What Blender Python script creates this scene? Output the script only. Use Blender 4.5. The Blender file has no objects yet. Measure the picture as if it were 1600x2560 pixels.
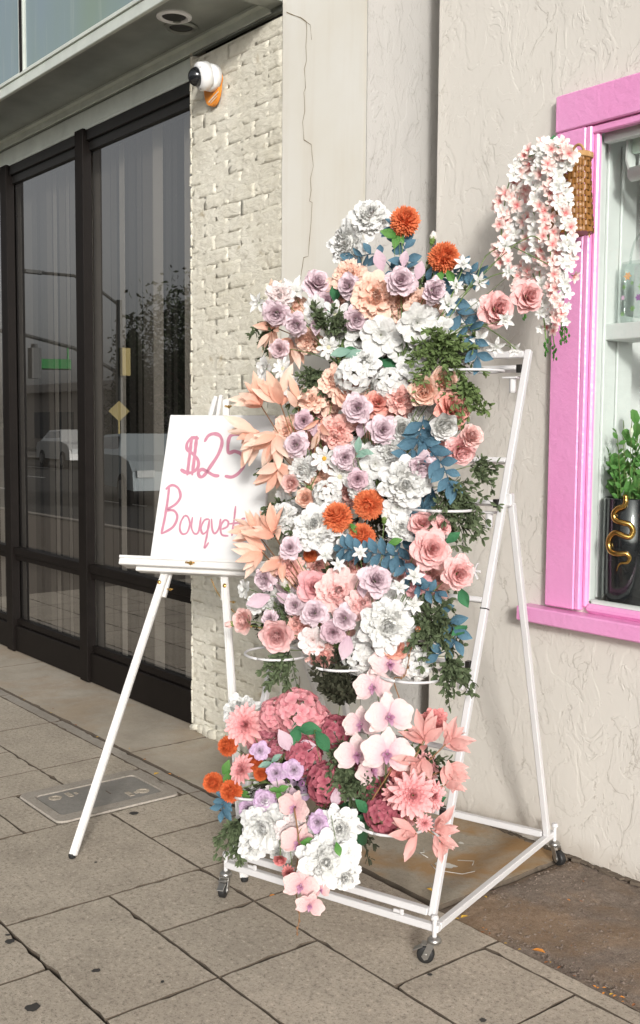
import bpy, bmesh, math, random
from mathutils import Vector, Matrix, Quaternion, noise

# ------------------------------------------------------------------ camera, sky, sun, exposure
SC = bpy.context.scene
COL = SC.collection
cam_d = bpy.data.cameras.new('camera')
cam = bpy.data.objects.new('camera', cam_d); COL.objects.link(cam)
CAM_YAW, CAM_PITCH, CAM_ROLL = math.radians(38.61), math.radians(-4.573), math.radians(0.4277)
fwd = Vector((-math.cos(CAM_YAW)*math.cos(CAM_PITCH), math.sin(CAM_YAW)*math.cos(CAM_PITCH), math.sin(CAM_PITCH)))
rt0 = Vector((math.sin(CAM_YAW), math.cos(CAM_YAW), 0)); up0 = rt0.cross(fwd)
cr, sr = math.cos(CAM_ROLL), math.sin(CAM_ROLL)
rt = cr*rt0 + sr*up0; upv = -sr*rt0 + cr*up0
m = Matrix.Identity(4)
for i in range(3):
    m[i][0], m[i][1], m[i][2] = rt[i], upv[i], -fwd[i]
cam.matrix_world = Matrix.Translation((0, 0, 1.5)) @ m
cam_d.sensor_fit = 'HORIZONTAL'; cam_d.sensor_width = 36.0
cam_d.lens = 2659.46/1600*36
cam_d.clip_start = 0.05; cam_d.clip_end = 3000
SC.camera = cam

SUN_YAW, SUN_EL = math.radians(33), math.radians(17)      # direction the light travels: from the street, low
sun_dir = Vector((-math.cos(SUN_YAW)*math.cos(SUN_EL), math.sin(SUN_YAW)*math.cos(SUN_EL), -math.sin(SUN_EL)))
sd = bpy.data.lights.new('sun', 'SUN'); sd.energy = 2.3; sd.angle = math.radians(7); sd.color = (1.0, 0.965, 0.92)
sun = bpy.data.objects.new('sun', sd); COL.objects.link(sun)
sun.rotation_mode = 'QUATERNION'
sun.rotation_quaternion = sun_dir.to_track_quat('-Z', 'Y')

W = bpy.data.worlds.new('World'); SC.world = W; W.use_nodes = True
nt = W.node_tree; nt.nodes.clear()
sky = nt.nodes.new('ShaderNodeTexSky'); sky.sky_type = 'NISHITA'; sky.sun_disc = False
sky.sun_elevation = SUN_EL; sky.sun_rotation = math.atan2(-sun_dir.x, -sun_dir.y); sky.dust_density = 4.0; sky.air_density = 1.0
hs = nt.nodes.new('ShaderNodeHueSaturation'); hs.inputs['Saturation'].default_value = 0.12
bgn = nt.nodes.new('ShaderNodeBackground'); bgn.inputs['Strength'].default_value = 0.115
wo = nt.nodes.new('ShaderNodeOutputWorld')
nt.links.new(sky.outputs[0], hs.inputs['Color']); nt.links.new(hs.outputs[0], bgn.inputs[0]); nt.links.new(bgn.outputs[0], wo.inputs[0])
SC.view_settings.view_transform = 'Standard'; SC.view_settings.look = 'None'
SC.view_settings.exposure = 0.24; SC.view_settings.gamma = 1.0; SC.view_settings.use_curve_mapping = False

# ------------------------------------------------------------------ helpers
class MB:
    """collects geometry, then links it as one mesh object"""
    def __init__(s): s.v = []; s.f = []; s.t = []; s.m = []
    def add(s, vs, fs, tint=None, mat=0):
        o = len(s.v); s.v += [tuple(v) for v in vs]; s.f += [tuple(i+o for i in f) for f in fs]
        s.t += (tint if tint else [0.0]*len(vs)); s.m += [mat]*len(fs)
    def box(s, c, d, R=None, mat=0, bev=0.0):
        x, y, z = (k/2 for k in d); R = R or Matrix.Identity(3); c = Vector(c)
        if bev <= 0:
            vs = [Vector((a*x, b*y, e*z)) for a in (-1, 1) for b in (-1, 1) for e in (-1, 1)]
            fs = [(0,1,3,2), (4,6,7,5), (0,4,5,1), (2,3,7,6), (0,2,6,4), (1,5,7,3)]
            s.add([c + R@v for v in vs], fs, mat=mat)
        else:
            b_ = bev; ring = []; vs = []
            prof = [(x-b_, y), (x, y-b_), (x, -y+b_), (x-b_, -y), (-x+b_, -y), (-x, -y+b_), (-x, y-b_), (-x+b_, y)]
            prof_i = [(px*(x-b_)/x, py*(y-b_)/y) for px, py in prof]
            for zz, pr in ((-z, prof_i), (-z+b_, prof), (z-b_, prof), (z, prof_i)):
                vs += [Vector((p, q, zz)) for p, q in pr]
            fs = [tuple(range(7, -1, -1)) , tuple(range(24, 32))]
            fs = [tuple(range(0, 8)), tuple(range(31, 23, -1))]
            for k in range(3):
                for i in range(8):
                    a, b2 = k*8+i, k*8+(i+1) % 8
                    fs.append((a, a+8, b2+8, b2))
            s.add([c + R@v for v in vs], fs, mat=mat)
    def bar(s, p0, p1, w, h, upd=(0, 0, 1), mat=0, bev=0.0):
        p0, p1 = Vector(p0), Vector(p1); d = p1-p0; L = d.length; z = d/L
        u_ = Vector(upd); y = (u_ - z*u_.dot(z))
        if y.length < 1e-4: y = z.orthogonal()
        y.normalize(); x = y.cross(z)
        R = Matrix((x, y, z)).transposed()
        s.box((p0+p1)/2, (w, h, L), R, mat, bev)
    def tube(s, pts, rad, n=6, mat=0, cap=True):
        pts = [Vector(p) for p in pts]; N = len(pts)
        if not hasattr(rad, '__len__'): rad = [rad]*N
        t0 = (pts[1]-pts[0]).normalized(); nrm = t0.orthogonal().normalized(); vs = []
        for i, p in enumerate(pts):
            t = (pts[min(i+1, N-1)]-pts[max(i-1, 0)])
            t = t.normalized() if t.length > 1e-9 else t0
            nrm = (nrm - t*nrm.dot(t)); nrm = nrm.normalized() if nrm.length > 1e-6 else t.orthogonal().normalized()
            b = t.cross(nrm)
            vs += [p + rad[i]*(nrm*math.cos(a)+b*math.sin(a)) for a in (2*math.pi*k/n for k in range(n))]
        fs = []
        for i in range(N-1):
            for k in range(n):
                a, b2 = i*n+k, i*n+(k+1) % n
                fs.append((a, b2, b2+n, a+n))
        if cap: fs += [tuple(range(n-1, -1, -1)), tuple((N-1)*n+k for k in range(n))]
        s.add(vs, fs, mat=mat)
    def lathe(s, prof, c=(0, 0, 0), n=20, R=None, mat=0, sx=1, sy=1):
        R = R or Matrix.Identity(3); c = Vector(c); vs = []; fs = []
        for r, z in prof:
            vs += [c + R@Vector((r*sx*math.cos(2*math.pi*k/n), r*sy*math.sin(2*math.pi*k/n), z)) for k in range(n)]
        for i in range(len(prof)-1):
            for k in range(n):
                a, b = i*n+k, i*n+(k+1) % n
                fs.append((a, b, b+n, a+n))
        fs += [tuple(range(n-1, -1, -1)), tuple((len(prof)-1)*n+k for k in range(n))]
        s.add(vs, fs, mat=mat)
    def mesh(s, name, mats, smooth=False):
        me = bpy.data.meshes.new(name); me.from_pydata(s.v, [], s.f)
        for mm in (mats if isinstance(mats, (list, tuple)) else [mats]): me.materials.append(mm)
        if any(s.m): me.polygons.foreach_set('material_index', s.m)
        if any(s.t):
            at = me.attributes.new('tint', 'FLOAT', 'POINT'); at.data.foreach_set('value', s.t)
        if smooth: me.polygons.foreach_set('use_smooth', [True]*len(s.f))
        me.update(); return me
    def build(s, name, mats, parent=None, smooth=False, mw=None):
        return link(name, s.mesh(name, mats, smooth), parent, mw)

def link(name, me, parent=None, mw=None):
    o = bpy.data.objects.new(name, me); COL.objects.link(o)
    if parent is not None: o.parent = parent
    if mw is not None: o.matrix_basis = mw
    return o
def tag(o, label=None, cat=None, group=None, kind=None):
    if label: o['label'] = label
    if cat: o['category'] = cat
    if group: o['group'] = group
    if kind: o['kind'] = kind
    return o
def thing(name, loc, label, cat, group=None, R=None, scale=1.0):
    o = bpy.data.objects.new(name, None); COL.objects.link(o); o.empty_display_size = .05
    mm = Matrix.Translation(loc)
    if R is not None: mm = mm @ R.to_4x4()
    o.matrix_basis = mm @ Matrix.Scale(scale, 4)
    return tag(o, label, cat, group)
def frame_z(d, roll=0.0):
    """rotation whose local Z is d"""
    d = Vector(d).normalized(); up = Vector((0, 0, 1))
    x = up.cross(d)
    if x.length < 1e-3: x = Vector((1, 0, 0))
    x.normalize(); y = d.cross(x)
    return Matrix((x, y, d)).transposed() @ Matrix.Rotation(roll, 3, 'Z')

# ------------------------------------------------------------------ materials
def newmat(name):
    mt = bpy.data.materials.new(name); mt.use_nodes = True; n = mt.node_tree; n.nodes.clear()
    out = n.nodes.new('ShaderNodeOutputMaterial'); return mt, n, out
def N(n, t, **kw):
    x = n.nodes.new(t)
    for k, v in kw.items():
        if k in x.inputs: x.inputs[k].default_value = v
        else: setattr(x, k, v)
    return x
def coords(n, scale=(1, 1, 1)):
    g = n.nodes.new('ShaderNodeNewGeometry'); mp = n.nodes.new('ShaderNodeMapping'); mp.inputs['Scale'].default_value = scale
    n.links.new(g.outputs['Position'], mp.inputs['Vector']); return mp.outputs[0]
def noise_tex(n, vec, scale, detail=4, rough=.5, dist=0.0):
    x = N(n, 'ShaderNodeTexNoise', Scale=scale, Detail=detail, Roughness=rough, Distortion=dist)
    n.links.new(vec, x.inputs['Vector']); return x.outputs['Fac']
def ramp(n, fac, stops, interp='LINEAR'):
    r = n.nodes.new('ShaderNodeValToRGB'); r.color_ramp.interpolation = interp
    while len(r.color_ramp.elements) < len(stops): r.color_ramp.elements.new(.5)
    for el, (p, c) in zip(r.color_ramp.elements, stops):
        el.position = p; el.color = (c, c, c, 1) if not hasattr(c, '__len__') else (*c, 1)
    n.links.new(fac, r.inputs[0]); return r.outputs[0]
def mixc(n, fac, a, b, mode='MIX'):
    x = n.nodes.new('ShaderNodeMix'); x.data_type = 'RGBA'; x.blend_type = mode
    for s, val in ((x.inputs[0], fac), (x.inputs[6], a), (x.inputs[7], b)):
        if hasattr(val, 'links') or hasattr(val, 'is_linked'): n.links.new(val, s)
        elif s is x.inputs[0]: s.default_value = val
        else: s.default_value = (*val, 1)
    return x.outputs[2]
def math_n(n, op, a, b=0.0):
    x = n.nodes.new('ShaderNodeMath'); x.operation = op
    for s, val in ((x.inputs[0], a), (x.inputs[1], b)):
        if hasattr(val, 'is_linked'): n.links.new(val, s)
        else: s.default_value = val
    return x.outputs[0]
def bump(n, h, strength=.5, dist=.01, prev=None):
    b = N(n, 'ShaderNodeBump', Strength=strength, Distance=dist); n.links.new(h, b.inputs['Height'])
    if prev is not None: n.links.new(prev, b.inputs['Normal'])
    return b.outputs[0]
def principled(n, out, col, rough=.6, metal=0.0, normal=None, spec=.5):
    p = n.nodes.new('ShaderNodeBsdfPrincipled')
    if hasattr(col, 'is_linked'): n.links.new(col, p.inputs['Base Color'])
    else: p.inputs['Base Color'].default_value = (*col, 1)
    if hasattr(rough, 'is_linked'): n.links.new(rough, p.inputs['Roughness'])
    else: p.inputs['Roughness'].default_value = rough
    p.inputs['Metallic'].default_value = metal; p.inputs['Specular IOR Level'].default_value = spec
    if normal is not None: n.links.new(normal, p.inputs['Normal'])
    n.links.new(p.outputs[0], out.inputs[0]); return p

def simple(name, col, rough=.5, metal=0, var=.12, scale=40, bmp=.0, spec=.5):
    mt, n, out = newmat(name); v = coords(n)
    f = noise_tex(n, v, scale, 4, .6)
    c = mixc(n, f, tuple(k*(1-var) for k in col), tuple(min(1, k*(1+var)) for k in col))
    nr = bump(n, f, bmp, .002) if bmp else None
    principled(n, out, c, rough, metal, nr, spec); return mt

def m_stucco(name, base, dirt, sx=1.0, amount=1.0):
    mt, n, out = newmat(name); v = coords(n, (1.0*sx, 1.0*sx, .62))
    # skip-trowel patches: contour steps of a warped noise
    a = noise_tex(n, v, 9.5, 3.8, .6, .7); s1 = ramp(n, a, [(.0, 0), (.485, 0), (.497, .75), (.56, 1), (1, 1)])
    b = noise_tex(n, v, 13, 4.5, .6, .9); s2 = ramp(n, b, [(0, 0), (.535, 0), (.545, .6), (.62, .4), (1, 0)])
    c = noise_tex(n, v, 6.0, 6, .65, .5); s3 = ramp(n, c, [(0, 0), (.57, 0), (.578, 1), (.63, .8), (1, .6)])
    fine = noise_tex(n, v, 160, 2, .6)
    h = math_n(n, 'ADD', math_n(n, 'MULTIPLY', s1, 1.0), math_n(n, 'MULTIPLY', s2, .55))
    h = math_n(n, 'ADD', h, math_n(n, 'MULTIPLY', s3, .7))
    h = math_n(n, 'ADD', h, math_n(n, 'MULTIPLY', fine, .10))
    und = noise_tex(n, v, 2.2, 2, .5)
    h = math_n(n, 'ADD', h, math_n(n, 'MULTIPLY', und, 1.6))
    # hairline dirt collected on the trowel edges
    e = ramp(n, a, [(0, 0), (.478, 0), (.489, 1), (.50, 0), (1, 0)])
    e2 = ramp(n, c, [(0, 0), (.563, 0), (.572, 1), (.58, 0), (1, 0)])
    ed = math_n(n, 'ADD', e, e2)
    brk = ramp(n, noise_tex(n, v, 5, 3, .6), [(0, 0), (.46, 0), (.62, 1), (1, 1)])
    ed = math_n(n, 'MULTIPLY', math_n(n, 'MULTIPLY', ed, brk), .38)
    big = noise_tex(n, coords(n), 1.1, 5, .6)
    col = mixc(n, ramp(n, big, [(.35, 0), (.7, 1)]), base, tuple(k*.93 for k in base))
    col = mixc(n, ed, col, dirt)
    # splash grime close to the ground
    g = n.nodes.new('ShaderNodeNewGeometry'); sp = n.nodes.new('ShaderNodeSeparateXYZ'); n.links.new(g.outputs['Position'], sp.inputs[0])
    low = ramp(n, math_n(n, 'ADD', sp.outputs[2], math_n(n, 'MULTIPLY', noise_tex(n, coords(n), 9, 4, .6), .12)), [(0, 1), (.06, .8), (.14, .12), (.6, 0)])
    col = mixc(n, math_n(n, 'MULTIPLY', low, .55), col, (.36, .29, .22))
    principled(n, out, col, .8, 0, bump(n, h, .30*amount, .005), .25); return mt

def m_plaster(name, base):
    mt, n, out = newmat(name); v = coords(n)
    a = noise_tex(n, v, 1.6, 5, .6); st = noise_tex(n, coords(n, (6, 6, .5)), 2, 4, .6); f = noise_tex(n, v, 120, 3, .6)
    col = mixc(n, ramp(n, a, [(.3, 0), (.75, 1)]), base, (base[0]*.93, base[1]*.9, base[2]*.84))
    col = mixc(n, math_n(n, 'MULTIPLY', ramp(n, st, [(.5, 0), (.8, 1)]), .25), col, (.55, .47, .36))
    h = math_n(n, 'ADD', math_n(n, 'MULTIPLY', f, .15), noise_tex(n, v, 6, 3, .5))
    principled(n, out, col, .75, 0, bump(n, h, .25, .004), .25); return mt

def m_paintbrick(name):
    mt, n, out = newmat(name); v = coords(n)
    a = noise_tex(n, v, 2.2, 6, .65, .3); b = noise_tex(n, v, 28, 5, .7); f = noise_tex(n, v, 110, 3, .6)
    oi = n.nodes.new('ShaderNodeObjectInfo')
    col = mixc(n, ramp(n, a, [(.3, 0), (.7, 1)]), (.75, .72, .62), (.60, .56, .45))
    col = mixc(n, math_n(n, 'MULTIPLY', ramp(n, b, [(.45, 0), (.75, 1)]), .5), col, (.42, .38, .29))
    col = mixc(n, math_n(n, 'MULTIPLY', oi.outputs['Random'], .18), col, (.70, .68, .62))
    blot = noise_tex(n, v, 9, 3, .6, .5)
    col = mixc(n, math_n(n, 'MULTIPLY', ramp(n, blot, [(.66, 0), (.74, 1)]), .6), col, (.33, .25, .13))
    h = math_n(n, 'ADD', b, math_n(n, 'MULTIPLY', f, .5))
    principled(n, out, col, .85, 0, bump(n, math_n(n, 'ADD', h, math_n(n, 'MULTIPLY', noise_tex(n, coords(n, (1, 1, 2.2)), 11, 5, .65, .5), 3.0)), .42, .010), .15); return mt

def m_concrete(name, c1, c2, speck=1.0, rust=0.0, bmp=.3):
    mt, n, out = newmat(name); v = coords(n)
    oi = n.nodes.new('ShaderNodeObjectInfo')
    a = noise_tex(n, v, 1.7, 6, .65); f = noise_tex(n, v, 150, 3, .8); f2 = noise_tex(n, v, 420, 1, .5); md = noise_tex(n, v, 22, 4, .7)
    col = mixc(n, ramp(n, a, [(.3, 0), (.72, 1)]), c1, c2)
    col = mixc(n, math_n(n, 'MULTIPLY', oi.outputs['Random'], .22), col, tuple(k*.82 for k in c2))
    col = mixc(n, math_n(n, 'MULTIPLY', ramp(n, md, [(.4, 0), (.75, 1)]), .35), col, tuple(k*.7 for k in c1))
    col = mixc(n, math_n(n, 'MULTIPLY', ramp(n, f, [(.57, 0), (.66, 1)]), .6*speck), col, (.10, .085, .07))
    col = mixc(n, math_n(n, 'MULTIPLY', ramp(n, f2, [(.62, 0), (.70, 1)]), .35*speck), col, (.62, .58, .52))
    col = mixc(n, math_n(n, 'MULTIPLY', ramp(n, noise_tex(n, v, 5, 5, .7, .3), [(.42, 0), (.7, 1)]), .4), col, tuple(k*.62 for k in c2))
    g1 = noise_tex(n, v, 62, 3, .8)
    col = mixc(n, math_n(n, 'MULTIPLY', ramp(n, g1, [(.53, 0), (.66, 1)]), .45*speck), col, tuple(k*.45 for k in c2))
    col = mixc(n, math_n(n, 'MULTIPLY', ramp(n, g1, [(.32, 1), (.42, 0)]), .35*speck), col, tuple(min(1, k*1.35) for k in c1))
    if rust:
        r = noise_tex(n, v, 2.6, 5, .6, .5)
        col = mixc(n, math_n(n, 'MULTIPLY', ramp(n, r, [(.47, 0), (.60, 1)]), rust), col, (.33, .19, .075))
    h = math_n(n, 'ADD', f, math_n(n, 'MULTIPLY', md, .8))
    principled(n, out, col, .85, 0, bump(n, h, bmp, .003), .2); return mt

def m_petal(name, c_in, c_out, c_mid=None, sheen=0.0, trans=.17):
    mt, n, out = newmat(name)
    at = n.nodes.new('ShaderNodeAttribute'); at.attribute_name = 'tint'
    stops = [(0, c_in), (.45, c_mid or tuple((a+b)/2 for a, b in zip(c_in, c_out))), (1, c_out)]
    c = ramp(n, at.outputs['Fac'], stops)
    oi = n.nodes.new('ShaderNodeObjectInfo')
    tc = n.nodes.new('ShaderNodeTexCoord')
    nz = N(n, 'ShaderNodeTexNoise', Scale=5.0, Detail=3.0); n.links.new(tc.outputs['Object'], nz.inputs['Vector'])
    c = mixc(n, math_n(n, 'MULTIPLY', nz.outputs['Fac'], .25), c, tuple(k*.82 for k in c_in))
    c = mixc(n, math_n(n, 'MULTIPLY', oi.outputs['Random'], .16), c, tuple(min(1, k*1.1) for k in c_out))
    d = N(n, 'ShaderNodeBsdfPrincipled', Roughness=.75); d.inputs['Specular IOR Level'].default_value = .15
    n.links.new(c, d.inputs['Base Color'])
    wv = N(n, 'ShaderNodeTexNoise', Scale=7.0, Detail=1.0); n.links.new(tc.outputs['Object'], wv.inputs['Vector'])
    n.links.new(bump(n, wv.outputs['Fac'], .4, .011), d.inputs['Normal'])
    t = n.nodes.new('ShaderNodeBsdfTranslucent'); n.links.new(c, t.inputs[0])
    mx = n.nodes.new('ShaderNodeMixShader'); mx.inputs[0].default_value = trans
    n.links.new(d.outputs[0], mx.inputs[1]); n.links.new(t.outputs[0], mx.inputs[2]); n.links.new(mx.outputs[0], out.inputs[0])
    return mt

def m_glass(name, refl=.12, tint=(1, 1, 1), dust=.0, rough=0.0):
    mt, n, out = newmat(name)
    tr = n.nodes.new('ShaderNodeBsdfTransparent'); tr.inputs[0].default_value = (*tint, 1)
    gl = N(n, 'ShaderNodeBsdfGlossy', Roughness=rough)
    lw = N(n, 'ShaderNodeLayerWeight', Blend=.5)
    v = coords(n)
    fac = math_n(n, 'ADD', math_n(n, 'MULTIPLY', math_n(n, 'POWER', lw.outputs['Facing'], 4.5), .8), refl)
    mx = n.nodes.new('ShaderNodeMixShader'); n.links.new(fac, mx.inputs[0])
    n.links.new(tr.outputs[0], mx.inputs[1]); n.links.new(gl.outputs[0], mx.inputs[2])
    last = mx
    if dust:
        df = n.nodes.new('ShaderNodeBsdfDiffuse'); df.inputs[0].default_value = (.6, .58, .54, 1)
        sp = noise_tex(n, v, 70, 3, .7); bl = noise_tex(n, v, 2, 3, .6)
        k = math_n(n, 'MULTIPLY', math_n(n, 'MULTIPLY', ramp(n, sp, [(.66, 0), (.72, 1)]), bl), dust*2.4)
        k = math_n(n, 'ADD', k, dust*.12)
        m2 = n.nodes.new('ShaderNodeMixShader'); n.links.new(k, m2.inputs[0])
        n.links.new(mx.outputs[0], m2.inputs[1]); n.links.new(df.outputs[0], m2.inputs[2]); last = m2
    n.links.new(last.outputs[0], out.inputs[0]); return mt

MT = {}
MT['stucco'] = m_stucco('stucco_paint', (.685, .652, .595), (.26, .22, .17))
MT['stucco_shaded'] = m_stucco('stucco_return_shaded', (.47, .455, .43), (.20, .18, .15), 1.2, 1.3)  # same stucco, darker: shade of the return and recess put into the colour
MT['plaster'] = m_plaster('smooth_plaster', (.73, .715, .665))
MT['brick'] = m_paintbrick('painted_brick')
MT['mortar'] = MT['brick']
MT['slab'] = m_concrete('paving_concrete', (.57, .50, .405), (.40, .345, .275), 1.5)
MT['slab_smooth'] = m_concrete('smooth_concrete', (.50, .45, .38), (.42, .36, .28), .3, .22, .12)
MT['slab_rust'] = m_concrete('rust_stained_concrete', (.42, .38, .31), (.32, .27, .20), .6, .8, .2)
MT['slab_light'] = m_concrete('light_border_concrete', (.43, .39, .34), (.34, .30, .25), .8)
MT['aggregate'] = m_concrete('exposed_aggregate', (.30, .245, .20), (.165, .125, .095), 1.2, .3, .9)
MT['joint'] = simple('joint_dirt', (.115, .09, .066), .95, 0, .3, 60, .4)
MT['pebble'] = m_concrete('pebble_stone', (.27, .215, .17), (.12, .09, .075), .4)
MT['white'] = simple('white_rack_paint', (.62, .61, .61), .34, 0, .10, 9, .15)
MT['easel'] = simple('white_easel_paint', (.66, .65, .63), .4, 0, .07, 30, .08)
MT['canvas'] = simple('primed_canvas', (.64, .64, .635), .8, 0, .02, 500, .25, .2)
MT['textpaint'] = simple('pink_brush_paint', (.47, .20, .27), .5, 0, .18, 60, .2)
MT['black'] = simple('black_rubber', (.015, .015, .015), .5, 0, .2, 60)
MT['bronze'] = simple('bronze_aluminium', (.009, .007, .006), .5, 0, .4, 14, .12, .12)
MT['bronze_dark'] = simple('dark_bronze', (.012, .011, .010), .4, 0, .3, 14, .1)
MT['metal'] = simple('weathered_aluminium', (.33, .35, .32), .30, .5, .5, 4, .1)
MT['metal_light'] = simple('pale_aluminium', (.66, .70, .64), .4, .3, .25, 7, .1)
MT['zinc'] = simple('zinc_steel', (.38, .37, .35), .35, .9, .25, 80, .1)
MT['brass'] = simple('brass', (.62, .40, .13), .25, 1.0, .15, 60)
MT['gold'] = simple('gold_snake', (.60, .36, .10), .22, 1.0, .1, 30)
MT['camwhite'] = simple('camera_white_plastic', (.80, .80, .80), .35, 0, .02, 10)
MT['camdark'] = simple('smoked_dome', (.012, .013, .015), .04, 0, .1, 10, 0, .8)
MT['orangeplate'] = simple('orange_paint_patch', (.75, .26, .03), .6, 0, .12, 30, .2)
MT['pinkpaint'] = None
MT['winwhite'] = simple('white_window_wood', (.66, .685, .67), .5, 0, .06, 9, .15)
MT['winback'] = simple('white_inner_wall', (.66, .665, .66), .75, 0, .05, 60, .4)
MT['shade'] = simple('white_shade', (.72, .74, .72), .6, 0, .03, 20)
MT['vase'] = simple('black_glazed_vase', (.008, .009, .011), .07, 0, .2, 8, 0, .9)
MT['blind'] = simple('pale_blind', (.30, .28, .24), .7, 0, .25, 3)
MT['room'] = simple('dark_room', (.03, .026, .022), .9, 0, .2, 3)
MT['wicker'] = simple('wicker_brown', (.27, .12, .028), .42, 0, .35, 70, .5)
MT['wickerlight'] = simple('wicker_rim', (.42, .24, .09), .45, 0, .25, 60, .5)
MT['stem'] = simple('green_stem', (.13, .20, .055), .6, 0, .25, 60)
MT['stembrown'] = simple('brown_stem', (.24, .12, .05), .6, 0, .25, 60)
MT['potgreen'] = simple('green_pot', (.03, .115, .05), .5, 0, .12, 12)
MT['crack'] = simple('crack_shadow', (.22, .16, .09), .9, 0, .3, 60)
def m_pink():
    mt, n, out = newmat('pink_gloss_paint'); v = coords(n)
    a = noise_tex(n, v, 55, 4, .65); b = noise_tex(n, v, 7, 5, .6, .4)
    col = mixc(n, noise_tex(n, v, 3, 4, .6), (.76, .26, .53), (.82, .38, .64))
    h = math_n(n, 'ADD', a, math_n(n, 'MULTIPLY', b, 1.4))
    p = principled(n, out, col, .27, 0, bump(n, h, .55, .004), .6); return mt
MT['pinkpaint'] = m_pink()
MT['fascia'] = (lambda: None)()
def m_fascia():
    mt, n, out = newmat('fascia_painted_reflection'); v = coords(n, (1, 1, .25))
    c = mixc(n, ramp(n, noise_tex(n, v, 1.3, 3, .5), [(.35, 0), (.65, 1)]), (.20, .27, .22), (.20, .27, .33))  # blue-green sky reflection painted into the panel's base colour
    c = mixc(n, math_n(n, 'MULTIPLY', ramp(n, noise_tex(n, coords(n, (8, 8, .4)), 3, 3, .6), [(.6, 0), (.75, 1)]), .3), c, (.4, .45, .38))
    principled(n, out, c, .22, 0, None, .6); return mt
MT['fascia'] = m_fascia()
MT['storeglass'] = m_glass('tinted_store_glass', .39, (.70, .68, .65), .04)
MT['winglass'] = m_glass('window_glass', .035, (.93, .96, .94), .01)
MT['bagglass'] = m_glass('clear_bag_glass', .06, (.9, .93, .92))
MT['leaf_coral'] = m_petal('coral_leaf', (.88, .43, .31), (.91, .62, .49), None, 0, .3)
MT['leaf_cream'] = m_petal('cream_leaf', (.88, .54, .41), (.90, .74, .63), None, 0, .3)
MT['leaf_dusty'] = m_petal('dusty_pink_leaf', (.76, .37, .34), (.84, .52, .48), None, 0, .3)
MT['leaf_blue'] = m_petal('blue_leaf', (.045, .10, .145), (.12, .23, .30), None, 0, .15)
MT['leaf_lilac'] = m_petal('lilac_leaf', (.60, .42, .50), (.72, .57, .63), None, 0, .25)
MT['leaf_green'] = m_petal('broad_green_leaf', (.03, .12, .055), (.07, .22, .10), None, 0, .15)
MT['leaf_bright'] = m_petal('bright_green_leaf', (.06, .19, .035), (.16, .33, .10), None, 0, .2)
MT['leaf_mint'] = m_petal('mint_leaf', (.17, .30, .24), (.30, .45, .37), None, 0, .2)
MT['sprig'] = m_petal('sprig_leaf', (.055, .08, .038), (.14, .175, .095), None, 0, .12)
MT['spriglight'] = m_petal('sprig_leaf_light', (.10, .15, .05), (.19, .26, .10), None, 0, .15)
MT['sprigdark'] = m_petal('sprig_leaf_dark', (.035, .04, .024), (.065, .065, .042), None, 0, .1)
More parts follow.
